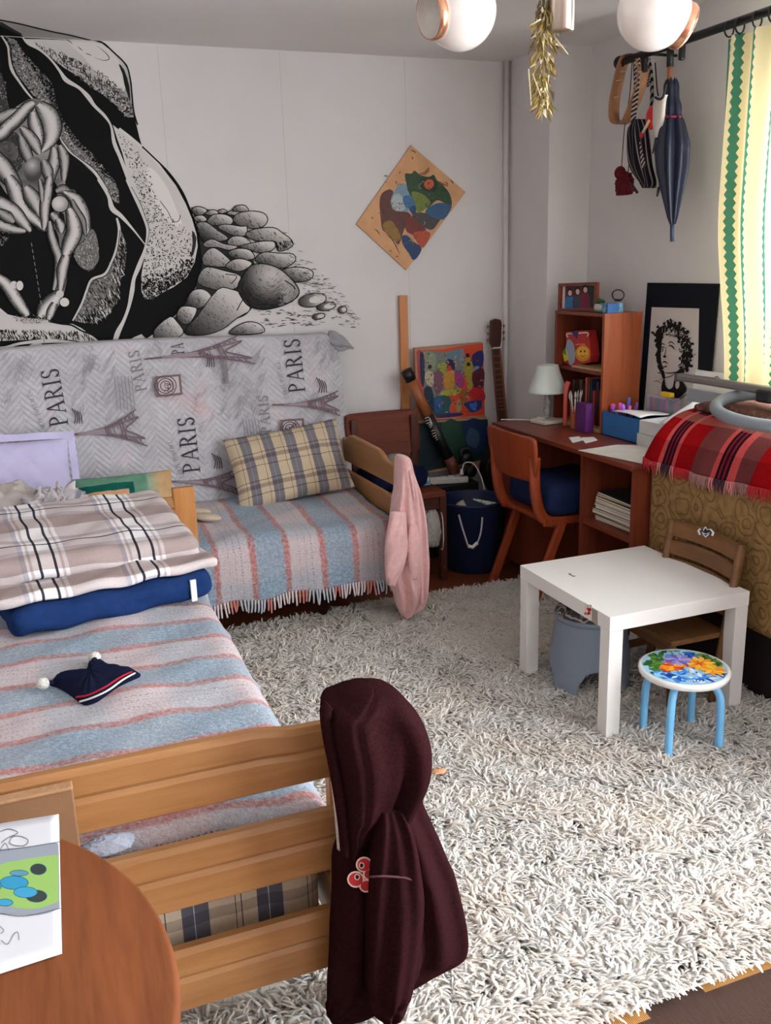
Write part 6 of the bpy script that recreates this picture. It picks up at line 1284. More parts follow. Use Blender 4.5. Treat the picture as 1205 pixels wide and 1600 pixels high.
# half-moon tambourine with slots
tb = thing('wooden_tambourine', 'brown wooden tambourine hoop with metal jingles hanging from the rod end', 'tambourine', (2.5, 3.58, 1.97))
mb, P = band('', '', '', [(990, 84, 2.5), (979, 88, 2.5), (972, 104, 2.5), (965, 132, 2.5), (960, 160, 2.5), (960, 186, 2.5), (968, 194, 2.5), (978, 190, 2.5), (990, 165, 2.5), (1001, 135, 2.5), (1005, 108, 2.5), (1001, 92, 2.5)], .05, .010, None)
mb.build('hoop', wood('tambourine_wood', S(142, 98, 66), S(176, 128, 92), 'Z', .8), tb, bevel=.002)
M_jing = NM('jingle_metal', .3, .5, Metallic=.9); M_jing = M_jing.col(S(196, 190, 170)).m
for x, y in ((973, 112), (968, 126), (964, 152), (1000, 112), (998, 100)): MB().lathe([(0, -.002), (.013, -.003), (.013, .001), (0, .003)], at(x, y, X=2.485), 14, rotm(0, 0, 0)).build('jingle', M_jing, tb)
M_cord = plain('brown_cord', S(96, 66, 54), .9, .05)
dpth = thing('red_mittens', 'dark red small knitted pouch hanging lowest on long brown cords', 'pouch', (2.5, 3.57, 1.80))
MB().tube(crom([at(*p, X=2.5) for p in ((988, 95), (984, 150), (976, 200), (971, 268))], 4), .0022, 6).build('cord', M_cord, dpth); MB().tube(crom([at(*p, X=2.49) for p in ((990, 95), (992, 180), (985, 240), (981, 275))], 4), .0022, 6).build('cord', M_cord, dpth)
Mr = plain('dark_red_felt', S(92, 26, 34), .8, .1, .15, 40, .3, 60)
c = at(976, 290, X=2.5); R_ = rotm(.35, 0, 0)
o = crumple(c, (.028, .052, .052), 33, amp=.22).build('pouch_body', Mr, dpth, merge=True); MB().ball(at(969, 270, X=2.5), (.022, .030, .028), 14, 10).build('pouch_top', Mr, dpth); MB().tube([at(983, 282, X=2.47), at(996, 301, X=2.47)], .006, 8).build('toggle', plain('dark_toggle', S(50, 34, 34), .6), dpth)
# woven strap with zigzag
def strap(name, label, pts, w, mat, cat='strap', group=None, t=.004, X0=2.48):
    P = crom([at(x, y, X=X0) for x, y in pts], 6); mb = MB(); vs = []; uv = []; L = 0
    for i, p in enumerate(P):
        d = P[min(i+1, len(P)-1)]-P[max(i-1, 0)]; d /= np.linalg.norm(d)+1e-9; s = np.cross(d, (1, 0, 0)); s /= np.linalg.norm(s)+1e-9
        if i: L += np.linalg.norm(P[i]-P[i-1])
        for a, b in ((-1, -1), (1, -1), (1, 1), (-1, 1)): vs.append(p+s*a*w/2+np.array((b*t/2, 0, 0))); uv.append((L, a*.5+.5))
    n = len(P); mb.add(vs, [(i*4+j, i*4+(j+1) % 4, (i+1)*4+(j+1) % 4, (i+1)*4+j) for i in range(n-1) for j in range(4)]+[(0, 1, 2, 3), ((n-1)*4+3, (n-1)*4+2, (n-1)*4+1, (n-1)*4)], uv, smooth=False)
    o = mb.build(name, mat); return base(o, label, cat, group)
def zig(name, a, b, per=.018):
    M = NM(name, .9, .05); s = M.sep(M.uv()); f_ = M.fract(M.math('ADD', s[0], M.math('MULTIPLY', s[1], .012)), per); M.col(M.mix(M.math('GREATER_THAN', f_, .5), a, b)); return M.m
M_z1 = zig('black_cream_weave', S(40, 34, 36), S(180, 168, 156)); M_z2 = zig('dark_twist', S(28, 26, 30), S(140, 130, 122), .03)
strap('woven_strap', 'black and cream zigzag woven strap hanging beside the tambourine', [(996, 92), (995, 130), (992, 165), (990, 185), (993, 205), (999, 235), (1006, 262)], .034, M_z1, 'strap')
strap('brown_strap', 'plain brown leather strap hanging behind the zigzag strap', [(1004, 96), (1002, 125), (995, 150), (988, 165), (978, 182), (975, 194)], .030, plain('brown_leather', S(120, 86, 62), .6, .3, .15), X0=2.52)
strap('twisted_cord', 'speckled black and white twisted cord above the red toy', [(1014, 92), (1018, 120), (1019, 150), (1018, 172)], .012, M_z2, 'cord', t=.01)
strap('speckled_ribbon', 'short speckled dark ribbon with frayed end left of the twisted cord', [(1012, 94), (1014, 110), (1013, 126), (1012, 136)], .022, zig('speckle_dark', S(50, 48, 54), S(150, 144, 140), .012), 'ribbon', X0=2.53)
bg_ = thing('striped_shoulder_bag', 'dark striped woven bag hanging below the zigzag strap', 'bag', (2.5, 3.4, 1.80)); Mbag = NM('dark_striped_weave', .9, .05); s_ = Mbag.sep(Mbag.uv())
Mbag.col(Mbag.ramp(Mbag.fract(s_[0], .5), [(0, S(34, 26, 34)), (.28, S(34, 26, 34)), (.30, S(150, 144, 140)), (.36, S(40, 34, 40)), (.6, S(92, 90, 94)), (.66, S(30, 26, 32)), (.88, S(130, 126, 122)), (.93, S(34, 28, 34))], 'CONSTANT')); Mbag = Mbag.m
rw = crom([(186, 999, 1005), (200, 984, 1010), (225, 982, 1014), (250, 984, 1018), (268, 990, 1021), (282, 999, 1023), (290, 1006, 1022), (294, 1010, 1019)], 4); vs = []; uv = []; nn_ = 20
for sg in (-1, 1):
    for j, (y, a, b) in enumerate(rw):
        for i in range(nn_+1): t = i/nn_; p = at(lerp(a, b, t), y, X=2.5); vs.append(p+np.array((sg*.028*math.sqrt(max(0, 1-(2*t-1)**2))+.004*math.sin(t*14+j*.3), 0, 0))); uv.append((t, j*.02))
k = (nn_+1)*len(rw); MB().add(vs, [(o_*k+j*(nn_+1)+i, o_*k+j*(nn_+1)+i+1, o_*k+(j+1)*(nn_+1)+i+1, o_*k+(j+1)*(nn_+1)+i) for o_ in (0, 1) for j in range(len(rw)-1) for i in range(nn_)], uv).build('bag_body', Mbag, bg_, merge=True)
MB().tube(crom([at(x, y, X=2.5) for x, y in ((1024, 98), (1027, 140), (1030, 160), (1027, 200), (1020, 240))], 4), .003, 6).build('bag_strap', M_black, bg_)
rt_ = thing('red_paddle_toy', 'red oval paddle toy with a wooden stick on the twisted cord', 'toy', (2.47, 3.38, 2.0))
MB().ball(at(1018, 184, X=2.46), (.012, .034, .046), 20, 12).build('red_oval', plain('bright_red_gloss', S(206, 26, 30), .35, .4), rt_); MB().tube([at(1015, 188, X=2.445), at(1005, 207, X=2.445)], .006, 8).build('stick', plain('toy_stick', S(206, 190, 160), .5), rt_); MB().ball(at(1003, 211, X=2.445), (.008, .012, .012), 10, 8).build('red_tip', plain('tip_red', S(180, 40, 40), .5), rt_)
wt_ = thing('cloth_bonnet', 'cream cloth bonnet with dark trim hanging against the umbrella', 'bonnet', (2.47, 3.33, 1.9))
rw = [(148, 1036, 1042), (152, 1028, 1041), (160, 1022, 1040), (172, 1021, 1039), (185, 1021, 1038), (195, 1021, 1036), (206, 1024, 1033), (215, 1027, 1030)]; rw = crom(rw, 3); vs = []; 
for sg in (-1, 1):
    for y, a, b in rw:
        for i in range(13): t = i/12; vs.append(at(lerp(a, b, t), y, X=2.455)+np.array((sg*.014*math.sqrt(max(0, 1-(2*t-1)**2)), 0, 0)))
k = 13*len(rw); MB().add(vs, [(o_*k+j*13+i, o_*k+j*13+i+1, o_*k+(j+1)*13+i+1, o_*k+(j+1)*13+i) for o_ in (0, 1) for j in range(len(rw)-1) for i in range(12)]).build('cap_body', plain('cream_cloth', S(198, 190, 178), .8, .1), wt_, merge=True)
MB().tube(crom([at(x, y, X=2.44) for x, y in ((1024, 152), (1030, 155), (1036, 152), (1039, 143), (1041, 131))], 4), .005, 8).build('dark_trim', M_black, wt_)
MB().tube([at(1027, 215, X=2.46), at(1028, 232, X=2.46)], .004, 6).build('tassel', M_z2, wt_)
o = MB().tube([at(1030, 292, X=2.5), at(1027, 307, X=2.5)], [.008, .005], 8, flat=.6).tube([at(1028, 232, X=2.5), at(1030, 292, X=2.5)], .0012, 5).build('small_clip', plain('dark_clip', S(60, 60, 60), .5)); base(o, 'tiny dark clip dangling on a thread left of the umbrella', 'clip')
# ================================================================== CEILING LAMP, DRIED PLANT
cl = thing('ceiling_lamp', 'ceiling lamp with glossy white glass globes and copper coloured rims', 'ceiling lamp', (1.232, 2.02, 2.0))
M_globe = NM('opal_glass', .08, .6); M_globe.b.inputs['Coat Weight'].default_value = .6; M_globe.b.inputs['Subsurface Weight'].default_value = .12; M_globe.b.inputs['Subsurface Radius'].default_value = (.03, .03, .03); M_globe = M_globe.col(S(228, 220, 212)).m
M_cop = NM('copper_rim', .25, .5, Metallic=.8); M_cop = M_cop.col(S(206, 150, 116)).m
M_sat = NM('satin_nickel', .3, .5, Metallic=.9); M_sat = M_sat.col(S(176, 160, 146)).m
def cray(x, y, d): return CAM+(AX[2]+AX[0]*(x-602.5)/FPX-AX[1]*(y-800)/FPX)*d
CC = at(878, 28, Y=2.03)
MB().lathe([(0, 0), (.025, .0), (.0285, .004), (.0285, .066), (.031, .070), (.031, .078), (.024, .084), (.024, .12), (.03, .125), (.03, .16), (.01, .165), (.01, 2.46-CC[2]+.03), (.05, 2.47-CC[2]+.03), (.055, 2.5-CC[2]+.03)], CC-np.array((0, 0, .03)), 32).build('stem', M_sat, cl)
def globe(c, r, axis):
    ax_ = np.array(axis, float); ax_ /= np.linalg.norm(ax_); s = np.cross(ax_, (0, 0, 1)); s /= np.linalg.norm(s); t = np.cross(s, ax_); R = np.array([s, t, ax_]).T; a0 = .62
    prof = [(r*math.sin(a), r*math.cos(a)) for a in [PI-.0005-(PI-a0)*k/26 for k in range(27)]]; prof = [(max(1e-5, x), z) for x, z in prof]
    z1 = r*math.cos(a0); r1 = r*math.sin(a0)
    g = MB().lathe(prof+[(r1+.001, z1+.006), (r1-.003, z1+.006)]+[((r-.005)*math.sin(a), (r-.005)*math.cos(a)) for a in (a0, .8, 1.1, 1.5, 1.9, 2.4, 3.0)], c, 48, R).build('globe_shade', M_globe, cl)
    MB().lathe([(r1+.0005, z1-.006), (r1+.003, z1+.002), (r1+.004, z1+.012), (r1+.001, z1+.020), (r1-.0005, z1+.020), (r1-.0005, z1+.004)], c, 48, R).build('copper_rim', M_cop, g)
    MB().lathe([(r1-.0008, z1), (r1-.0008, z1+.0195), (r1-.004, z1+.0195), (r1-.005, z1+.008), (0, z1+.006)], c, 48, R).build('frosted_disc', plain('frosted_glass', S(190, 184, 174), .5), g)
    return c
g1 = cray(719, 18, 2.1); g2 = cray(1022, 18, 2.1); r_ = .0835
globe(g1, r_, -AX[0]*.86-AX[1]*.33-AX[2]*.42); globe(g2, r_, AX[0]*.90-AX[1]*.28+AX[2]*.25)
for g in (g1, g2):
    mid = lerp(CC, g, .6)+np.array((0, 0, .15)); top = g+np.array((0, 0, .10))
    MB().tube(crom([CC+np.array((0, 0, .10)), lerp(CC, g, .35)+np.array((0, 0, .15)), lerp(CC, g, .8)+np.array((0, 0, .16)), top, g+np.array((0, 0, .078))], 6), .008, 10).build('arm', M_sat, cl)
    MB().lathe([(.022, 0), (.026, .01), (.020, .03), (.008, .034)], g+np.array((0, 0, .072)), 20).build('holder', M_sat, cl)
dp_ = thing('dried_plant', 'dried yellowish plant bunch hanging upside down from the ceiling lamp', 'dried plant', (1.2, 2.0, 1.86))
M_dry = NM('dried_leaves', .85, .1); a_ = M_dry.n('Attribute', attribute_name='Col').outputs['Color']; M_dry.col(a_); M_dry = M_dry.m
PC = [at(*p, Y=2.06) for p in ((856, 2), (851, 30), (850, 60), (848, 95), (848, 130), (852, 170))]; MB().tube(crom(PC, 4), .003, 6).build('stalk', plain('dry_stalk', S(130, 112, 60), .9), dp_)
mb = MB(); cols = [S(170, 150, 92), S(140, 122, 62), S(196, 182, 140), S(112, 92, 56), S(206, 196, 166), S(156, 134, 74), S(128, 104, 70)]
for k in range(240):
    t = random.random()**.9; i = t*(len(PC)-1.001); p = lerp(PC[int(i)], PC[int(i)+1], i-int(i)); a = random.uniform(0, 6.3); sp = .030*(1-.55*t)*(.5+.5*min(1, t*5)); r = random.uniform(0, sp)
    d = np.array((math.cos(a)*random.uniform(.1, 1.0), math.sin(a)*random.uniform(.1, 1.0), -1)); d /= np.linalg.norm(d); p = p+np.array((math.cos(a)*r, math.sin(a)*r, 0)); L = random.uniform(.014, .044); w = random.uniform(.002, .0055); s = np.cross(d, (math.cos(a+1), math.sin(a+1), .2)); s /= np.linalg.norm(s)
    q = p+d*L*.5+s*random.uniform(-.006, .006); e = p+d*L+np.cross(d, s)*random.uniform(-.01, .01); b_ = np.cross(d, s)*.0018
    c = random.choice(cols)[:3]; mb.add([p, q-s*w+b_, e, q+s*w+b_, q-b_], [(0, 1, 4), (1, 2, 4), (2, 3, 4), (3, 0, 4), (0, 3, 2, 1)], None, [c]*5, smooth=False)
for a in (((868, 60), (888, 85)), ((826, 108), (830, 165)), ((832, 115), (845, 150)), ((845, 30), (828, 40))): n0 = len(mb.v); mb.tube([at(*a[0], Y=2.01), at(*a[1], Y=2.01)], [.002, .001], 5); mb.c[n0:] = [cols[2][:3]]*(len(mb.v)-n0)
mb.build('dry_leaves', M_dry, dp_); dp_.children[-1]['kind'] = 'stuff'
mb = MB()
for k in range(26):
    a = random.uniform(0, 6.3); p = at(850+random.uniform(-10, 10), random.uniform(-5, 30), Y=2.06); mb.ball(p, (.004, .004, .006), 6, 4)
mb.build('seed_heads', plain('dry_seed', S(104, 86, 66), .9), dp_); dp_.children[-1]['kind'] = 'stuff'
o = MB(); c = at(685, 1205, Z=.055); o = crumple(c, (.022, .014, .005), 40, nu=24, nv=12, amp=.4).build('fallen_leaf', plain('orange_crumb', S(206, 150, 110), .9), merge=True); base(o, 'small orange scrap lying on the rug right of the sweatshirt', 'scrap')
# ================================================================== CARDBOARD PAINTING ON THE WALL
ap = thing('cardboard_painting', 'abstract green blue and orange painting on tan board hung tilted on the back wall', 'painting', (1.88, 4.48, 1.5))
cw = lambda x, y: at(x, y, Y=4.478); q = [cw(*p) for p in ((643, 227), (728, 300), (635, 422), (557, 350))]
MB().add(q+[p+np.array((0, .009, 0)) for p in q], [(0, 3, 2, 1), (4, 5, 6, 7), (0, 1, 5, 4), (1, 2, 6, 5), (2, 3, 7, 6), (3, 0, 4, 7)], smooth=False).build('board', plain('tan_board', S(196, 150, 112), .8, .1, .14, 9), ap, merge=True)
cp = Painter(cw, (0, -1, 0), 2e-5, .0006); X = lambda x, y: (540+x*.166, 210+y*.166)
def bl(pts, c, s=3): cp.poly([X(*p) for p in pts], c, s)
bl([(320, 640), (340, 560), (400, 520), (450, 540), (430, 660), (470, 720), (580, 730), (620, 780), (560, 870), (500, 1040), (440, 960), (350, 900), (330, 780)], (92, 50, 44)); bl([(350, 850), (420, 810), (470, 860), (520, 960), (480, 1010), (400, 960)], (140, 106, 40)); bl([(560, 800), (640, 770), (720, 800), (760, 900), (720, 960), (580, 920)], (112, 44, 38)); bl([(640, 930), (740, 910), (800, 940), (740, 1060), (690, 1040)], (176, 74, 44))
bl([(620, 740), (760, 740), (900, 760), (860, 850), (800, 900), (700, 840)], (70, 66, 66)); bl([(750, 720), (850, 650), (960, 650), (1000, 680), (920, 800), (800, 770)], (52, 90, 124)); bl([(430, 600), (480, 500), (540, 460), (600, 500), (640, 600), (660, 660), (600, 720), (480, 720), (430, 660)], (120, 150, 170)); bl([(430, 640), (470, 560), (540, 590), (560, 700), (490, 720)], (168, 178, 178)); bl([(540, 590), (620, 580), (660, 660), (620, 700), (560, 680)], (60, 110, 150)); bl([(600, 690), (660, 670), (660, 740), (620, 740)], (30, 66, 106))
bl([(560, 370), (620, 370), (650, 340), (700, 380), (780, 400), (830, 380), (860, 430), (920, 480), (980, 560), (1000, 660), (940, 650), (860, 620), (780, 690), (700, 700), (670, 640), (600, 560), (570, 450)], (44, 74, 46)); bl([(620, 540), (720, 560), (800, 640), (740, 710), (680, 740), (650, 640)], (110, 124, 52)); bl([(700, 430), (760, 410), (860, 450), (840, 540), (720, 520)], (24, 50, 38)); bl([(740, 460), (770, 425), (820, 430), (830, 480), (790, 520), (750, 500)], (196, 96, 56))
bl([(530, 960), (580, 950), (640, 1010), (710, 1060), (700, 1120), (640, 1185), (590, 1110), (540, 1040)], (30, 54, 100)); bl([(690, 370), (740, 350), (780, 310), (790, 340), (750, 380)], (150, 92, 56)); bl([(880, 440), (960, 480), (970, 490), (900, 470)], (150, 80, 50))
for _ in range(120):
    p = np.array(X(random.uniform(330, 960), random.uniform(380, 1100)))
    if not inside(p, np.array([(600, 262), (700, 290), (640, 400), (590, 350)])): continue
    a = random.uniform(0, 6.3); l = random.uniform(2, 8); cp.line([p, p+np.array((math.cos(a), math.sin(a)))*l*.5, p+np.array((math.cos(a+.8), math.sin(a+.8)))*l], random.uniform(.5, 1.6), random.choice([(40, 30, 30), (60, 40, 34), (110, 60, 44), (90, 100, 60), (130, 130, 120), (40, 60, 80)]), smooth=3, taper=True)
for a, b in (((610, 150), (660, 180)), ((620, 210), (625, 240)), ((400, 940), (510, 1130)), ((270, 890), (320, 950)), ((410, 1100), (430, 1100)), ((470, 1150), (490, 1155)), ((250, 800), (240, 780)), ((930, 450), (960, 480)), ((980, 430), (1010, 470)), ((550, 430), (600, 460)), ((500, 370), (510, 350))): cp.line([X(*a), X((a[0]+b[0])/2+8, (a[1]+b[1])/2-6), X(*b)], 1.6, (84, 50, 34), smooth=3, taper=True)
cp.build('painted_shapes', PAINT, ap)

# ================================================================== MURAL
mu = thing('wall_mural', 'black and white ink mural of entwined figures and boulders on the back wall', 'mural', (.3, 4.488, 1.0))
mp = Painter(lambda x, y: at(x, y, Y=BY), (0, -1, 0), 1.2e-6, .0004); ck = Painter(lambda x, y: at(x, y, Z=H), (0, 0, -1), 2e-6, .0006)
INKC, PAP = 15, 205
cy_ = lambda x: 56.6+.0515*x
ck.poly([(-150, 5), (-60, 18), (0, 31), (30, 36), (80, 49), (110, 54), (141, cy_(141)-.1), (0, cy_(0)-.05), (-150, cy_(-150)-.05)], 176, 0)
ck.line([(-150, 4), (-60, 18), (0, 31), (30, 37), (80, 49), (110, 55), (142, 63)], 2.2, INKC); ck.poly([(-150, 20), (-40, 30), (0, 36), (20, 48), (40, cy_(40)-.1), (-150, cy_(-150)-.05)], INKC)
ck.line([(0, 36), (14, 44), (34, 54)], [6, 5, 3], 60)
rock = [(-150, cy_(-150)+.1), (0, cy_(0)+.1), (60, cy_(60)+.1), (142, cy_(142)+.1), (160, 66), (172, 75), (190, 92), (201, 110), (206, 130), (208, 160), (212, 190), (218, 215), (222, 229), (240, 246), (264, 270), (284, 298), (296, 325), (306, 350), (312, 372), (315, 395), (316, 416), (311, 438), (301, 458), (286, 480), (268, 499), (250, 514), (234, 526), (200, 548), (120, 575), (-150, 585)]
mp.poly(rock, INKC)
X5 = lambda *a: [(x*.1992, 20+y*.1991) for x, y in a]; X6 = lambda *a: [(x*.1992, 280+y*.1991) for x, y in a]; X7 = lambda *a: [(220+x*.2988, 300+y*.2988) for x, y in a]
# A top right boulder
A1_ = X5((180, 205), (330, 208), (520, 215), (700, 212), (800, 240), (880, 305), (960, 380), (1000, 440), (1022, 540), (1030, 640), (1048, 760), (1048, 820), (1000, 820), (930, 745), (880, 700), (800, 640), (700, 570), (600, 490), (500, 430), (400, 350), (300, 270))
mp.poly(A1_, lambda p: 196-60*sstep(60, 200, p[1]-p[0]*.0), 0); mp.poly(X5((540, 230), (800, 250), (930, 380), (980, 560), (960, 620), (860, 560), (760, 470), (640, 330)), 206, 3)
A2_ = X5((250, 235), (520, 330), (650, 400), (780, 460), (880, 540), (960, 610), (1030, 700), (1048, 815), (990, 815), (880, 700), (700, 570), (500, 430), (330, 310))
mp.hatch(A2_, 420, [18, 26, 50, 110], lambda q: 1.0+random.choice((-.5, .5)), (3, 10), (.7, 1.7), jit=.5)
mp.hatch(X5((700, 570), (880, 620), (1010, 700), (1048, 815), (990, 815), (880, 700)), 130, [16, 20, 180, 200], .6, (2, 6), (.8, 2), jit=1.5)
mp.poly(X5((930, 400), (975, 450), (1015, 580), (1020, 700), (1000, 640), (975, 560), (960, 480)), 30, 2)
for l in (X5((520, 205), (570, 245)), X5((610, 265), (650, 300)), X5((670, 318), (720, 335)), X5((730, 345), (800, 372), (850, 368), (850, 340), (800, 290), (755, 258))): mp.line(l, 1.2, 40, taper=True)
mp.line(X5((680, 205), (800, 232), (880, 300), (960, 375), (1000, 430), (1025, 540), (1035, 640), (1050, 780), (1080, 880)), 2.4, INKC)
# B big right boulder
B1_ = X5((885, 880), (960, 940), (1080, 1030), (1205, 1130))+[(255, 264), (275, 290), (290, 318), (300, 342), (307, 366), (309, 385), (304, 410), (292, 433), (272, 448), (252, 458), (238, 468), (226, 466), (221, 455), (221, 430), (226, 400), (231, 375), (231, 352)]+X6((1160, 400), (1110, 260), (1060, 130), (1000, 0))+X5((1010, 1300), (960, 1100), (920, 990))
mp.poly(B1_, 200)
mp.poly([(232, 262), (245, 270), (262, 295), (275, 325), (284, 350), (272, 352), (254, 335), (238, 305), (228, 275)], 216, 3)
def dB(q): return .12+.88*min(1, max(0, 1.25-((q[0]-212-.35*(q[1]-250))/60)))*.6+.8*sstep(380, 450, q[1])
mp.hatch([(184, 205), (215, 235), (232, 262), (240, 300), (256, 335), (285, 352), (306, 375), (303, 410), (290, 433), (252, 458), (238, 468), (226, 466), (221, 455), (226, 400), (231, 352), (215, 300), (198, 250)], 900, [20, 24, 40, 90, 130], lambda q: random.uniform(0, 3.1), (1.6, 4.5), (.8, 1.9), dens=dB, jit=1.5)
mp.hatch([(221, 430), (260, 425), (300, 395), (304, 412), (290, 433), (252, 458), (238, 468), (224, 464)], 330, [12, 14, 18], 1.2, (3, 8), (1.2, 2.4), jit=1.2, dens=lambda q: .3+.7*sstep(410, 450, q[1]+.2*(q[0]-260))); mp.hatch([(221, 430), (260, 435), (296, 415), (290, 433), (252, 458), (238, 468), (224, 464)], 90, [190, 170], 1.2, (1.5, 4), (.7, 1.3), jit=1)
mp.line([(186, 201), (212, 222), (236, 244), (256, 268), (272, 292)], [4, 4.5, 4, 3, 1], 206); mp.line([(250, 314), (262, 330), (270, 346), (279, 345), (282, 336)], 1, 60); mp.poly([(300, 360), (307, 372), (303, 395), (298, 402), (301, 380)], 50, 2)
mp.line([(222, 229), (240, 246), (264, 270), (284, 298), (296, 325), (305, 350), (311, 372)], 2.4, INKC)
# textured bands on the cave wall
D1 = X5((40, 185), (130, 220), (200, 330), (300, 430), (400, 540), (430, 640), (460, 760), (520, 880), (620, 1010), (730, 1110), (820, 1220), (900, 1320))+X6((930, 90), (935, 190), (900, 180), (830, 60), (780, 0))+X5((740, 1270), (640, 1170), (500, 1060), (460, 970), (440, 850), (400, 760), (330, 690), (260, 650), (190, 560), (130, 470), (100, 400), (75, 270))
def cD(p): return 150-70*random.random()
mp.poly(D1, 120); mp.hatch(D1, 1000, [16, 20, 28, 60, 150, 180, 196], lambda q: random.uniform(0, 3.1), (1.2, 4.2), (.8, 2.0), jit=1.5)
R1_ = X5((130, 215), (220, 330), (330, 420), (420, 540), (440, 660), (470, 780), (560, 930), (680, 1060), (800, 1190), (900, 1320), (940, 1400), (840, 1300), (700, 1130), (560, 1000), (440, 800), (380, 650), (300, 500), (180, 330))
mp.hatch(R1_, 480, [13, 14, 16], lambda q: random.uniform(0, 3.1), (2, 5.5), (1.2, 2.6), jit=1.5)
mp.line(X5((10, 180), (60, 260), (70, 330), (90, 440), (150, 540), (215, 630), (262, 682)), [2, 3.4, 3, 5, 3.5, 3, 2], 196); mp.line(X5((40, 190), (85, 280), (95, 380), (125, 480), (190, 560), (265, 670)), 1.5, INKC)
mp.line(X5((175, 195), (225, 240), (310, 290), (400, 370), (470, 460), (520, 530), (620, 590), (690, 660), (740, 730), (820, 810), (870, 890), (895, 1020), (940, 1130), (990, 1260), (1045, 1400)), [1, 6, 3.6, 3, 4, 7, 4.5, 7, 5, 4.5, 3, 6, 5.5, 6, 7], 200)
mp.line(X6((1000, 0), (1050, 110), (1100, 230), (1140, 330), (1160, 410), (1140, 540), (1090, 680), (1050, 780), (1035, 880), (1010, 1000), (970, 1110), (925, 1200), (900, 1280)), [7, 7, 5, 4.5, 5, 4, 7, 5.5, 7, 5, 5, 8, 7], 200)
mp.line(X6((1030, 60), (1095, 180), (1140, 300), (1170, 400), (1150, 520)), 1, 60)
mp.line(X5((470, 975), (540, 1080), (640, 1160), (740, 1250), (840, 1400)), [2, 3.5, 3.5, 4, 4.5], 200); mp.line(X6((770, 0), (850, 130), (880, 230), (950, 290), (1040, 390), (1135, 510)), [4.5, 5, 8, 6, 3, 1.5], 200); mp.line(X5((480, 985), (560, 1090), (650, 1160), (760, 1250), (850, 1390)), 1.2, INKC)
F1_ = X6((915, 305), (940, 390), (975, 460), (990, 600), (975, 720), (940, 800), (930, 940), (850, 1060), (740, 1135), (570, 1110), (640, 990), (680, 870), (720, 790), (830, 740), (870, 660), (910, 540), (925, 420))
mp.poly(F1_, 112); mp.hatch(F1_, 500, [16, 22, 40, 150, 190], lambda q: .9 if q[1] > 435 else random.uniform(0, 3), (2, 7), (.7, 1.6), jit=.35)
mp.hatch(X6((930, 420), (975, 460), (990, 600), (975, 720), (940, 800), (930, 940), (850, 1060), (740, 1135), (600, 1110), (760, 1000), (880, 850)), 300, [12, 14, 200, 14], 1.1, (4, 11), (.9, 1.8), jit=.25)
mp.line(X6((915, 305), (935, 400), (915, 540), (870, 660), (820, 745), (720, 785), (680, 870), (640, 980), (570, 1110)), [3, 4.5, 4, 3.4, 3.6, 3, 3, 3, 2], 198); mp.line(X6((940, 400), (920, 560), (880, 660), (830, 755), (740, 795), (690, 880)), 1.1, INKC)
mp.poly(X5((0, 470), (30, 540), (60, 700), (70, 760), (0, 790)), 60, 2); mp.hatch(X5((-60, 470), (40, 520), (70, 760), (-60, 800)), 120, [14, 100, 140, 160], 1, (1, 4), (.8, 1.6), jit=1.5)
# ground
G1 = X6((-300, 1000), (0, 1010), (60, 1060), (120, 1075), (200, 1090), (350, 1100), (450, 1130), (570, 1135), (640, 1170), (700, 1215), (790, 1270), (700, 1290), (560, 1260), (300, 1255), (100, 1265), (-300, 1280))
mp.poly(G1, 196); mp.hatch(X6((-200, 1180), (300, 1190), (640, 1200), (760, 1265), (600, 1260), (300, 1255), (-200, 1275)), 340, [13, 14, 30], 1.2, (3, 9), (.8, 1.8), jit=.4); mp.hatch(X6((100, 1080), (330, 1090), (360, 1130), (120, 1120)), 60, [60, 100], .8, (2, 4), (.5, .9), jit=1)
mp.line(X6((380, 1115), (480, 1135), (560, 1145), (640, 1190), (720, 1220), (780, 1265)), 2.6, INKC); mp.line(X6((-300, 1320), (0, 1330), (150, 1290), (350, 1270), (520, 1275), (700, 1300), (850, 1290)), [7, 6, 4, 6, 4, 5, 3], 198); mp.line(X6((180, 1350), (260, 1300), (330, 1295)), [5, 4, 2], 196); mp.line(X6((380, 1330), (420, 1300), (470, 1305)), [5, 4, 3], 196); mp.poly(X6((960, 1290), (1050, 1240), (1110, 1215), (1160, 1270), (1190, 1300), (1000, 1320)), 200)
mp.line(X6((340, 1180), (350, 1340)), 1.2, 120)
# figures
mp.poly([(-60, 190), (0, 180), (20, 171), (36, 160), (52, 154), (66, 158), (80, 169), (90, 188), (93, 210), (88, 226), (100, 232), (105, 262), (101, 290), (92, 296), (84, 282), (77, 300), (76, 352), (68, 362), (50, 350), (30, 324), (8, 300), (-20, 262), (-60, 250)], lambda p: 120+60*math.sin(p[0]*.21)*math.cos(p[1]*.13), 2); mp.poly([(-60, 232), (0, 222), (20, 206), (30, 214), (36, 238), (34, 262), (20, 268), (0, 240), (-60, 262)], 56, 2); mp.hatch([(-60, 232), (0, 222), (20, 206), (30, 214), (36, 238), (34, 262), (20, 268), (0, 240)], 120, [20, 120, 150], 1, (1, 4), (.5, 1), jit=1.5)
for pts_ in ([(60, 300), (70, 285), (72, 330), (64, 345)], [(36, 300), (46, 312), (40, 318)], [(78, 235), (84, 240), (80, 262), (76, 250)]): mp.poly(pts_, 22, 2)
mp.poly([(92, 300), (108, 294), (124, 306), (138, 340), (150, 390), (152, 412), (138, 424), (122, 410), (113, 392), (106, 424), (100, 458), (86, 458), (90, 410), (84, 350), (86, 318)], 110, 2); mp.poly([(92, 330), (100, 336), (101, 356), (94, 350)], 18, 2); mp.poly([(84, 356), (92, 372), (93, 400), (88, 392)], 18, 2)
def X5l(pts, w, hi=208, lo=30): mp.limb(X5(*pts), [v*.2 for v in w] if hasattr(w, '__len__') else w*.2, lo, hi)
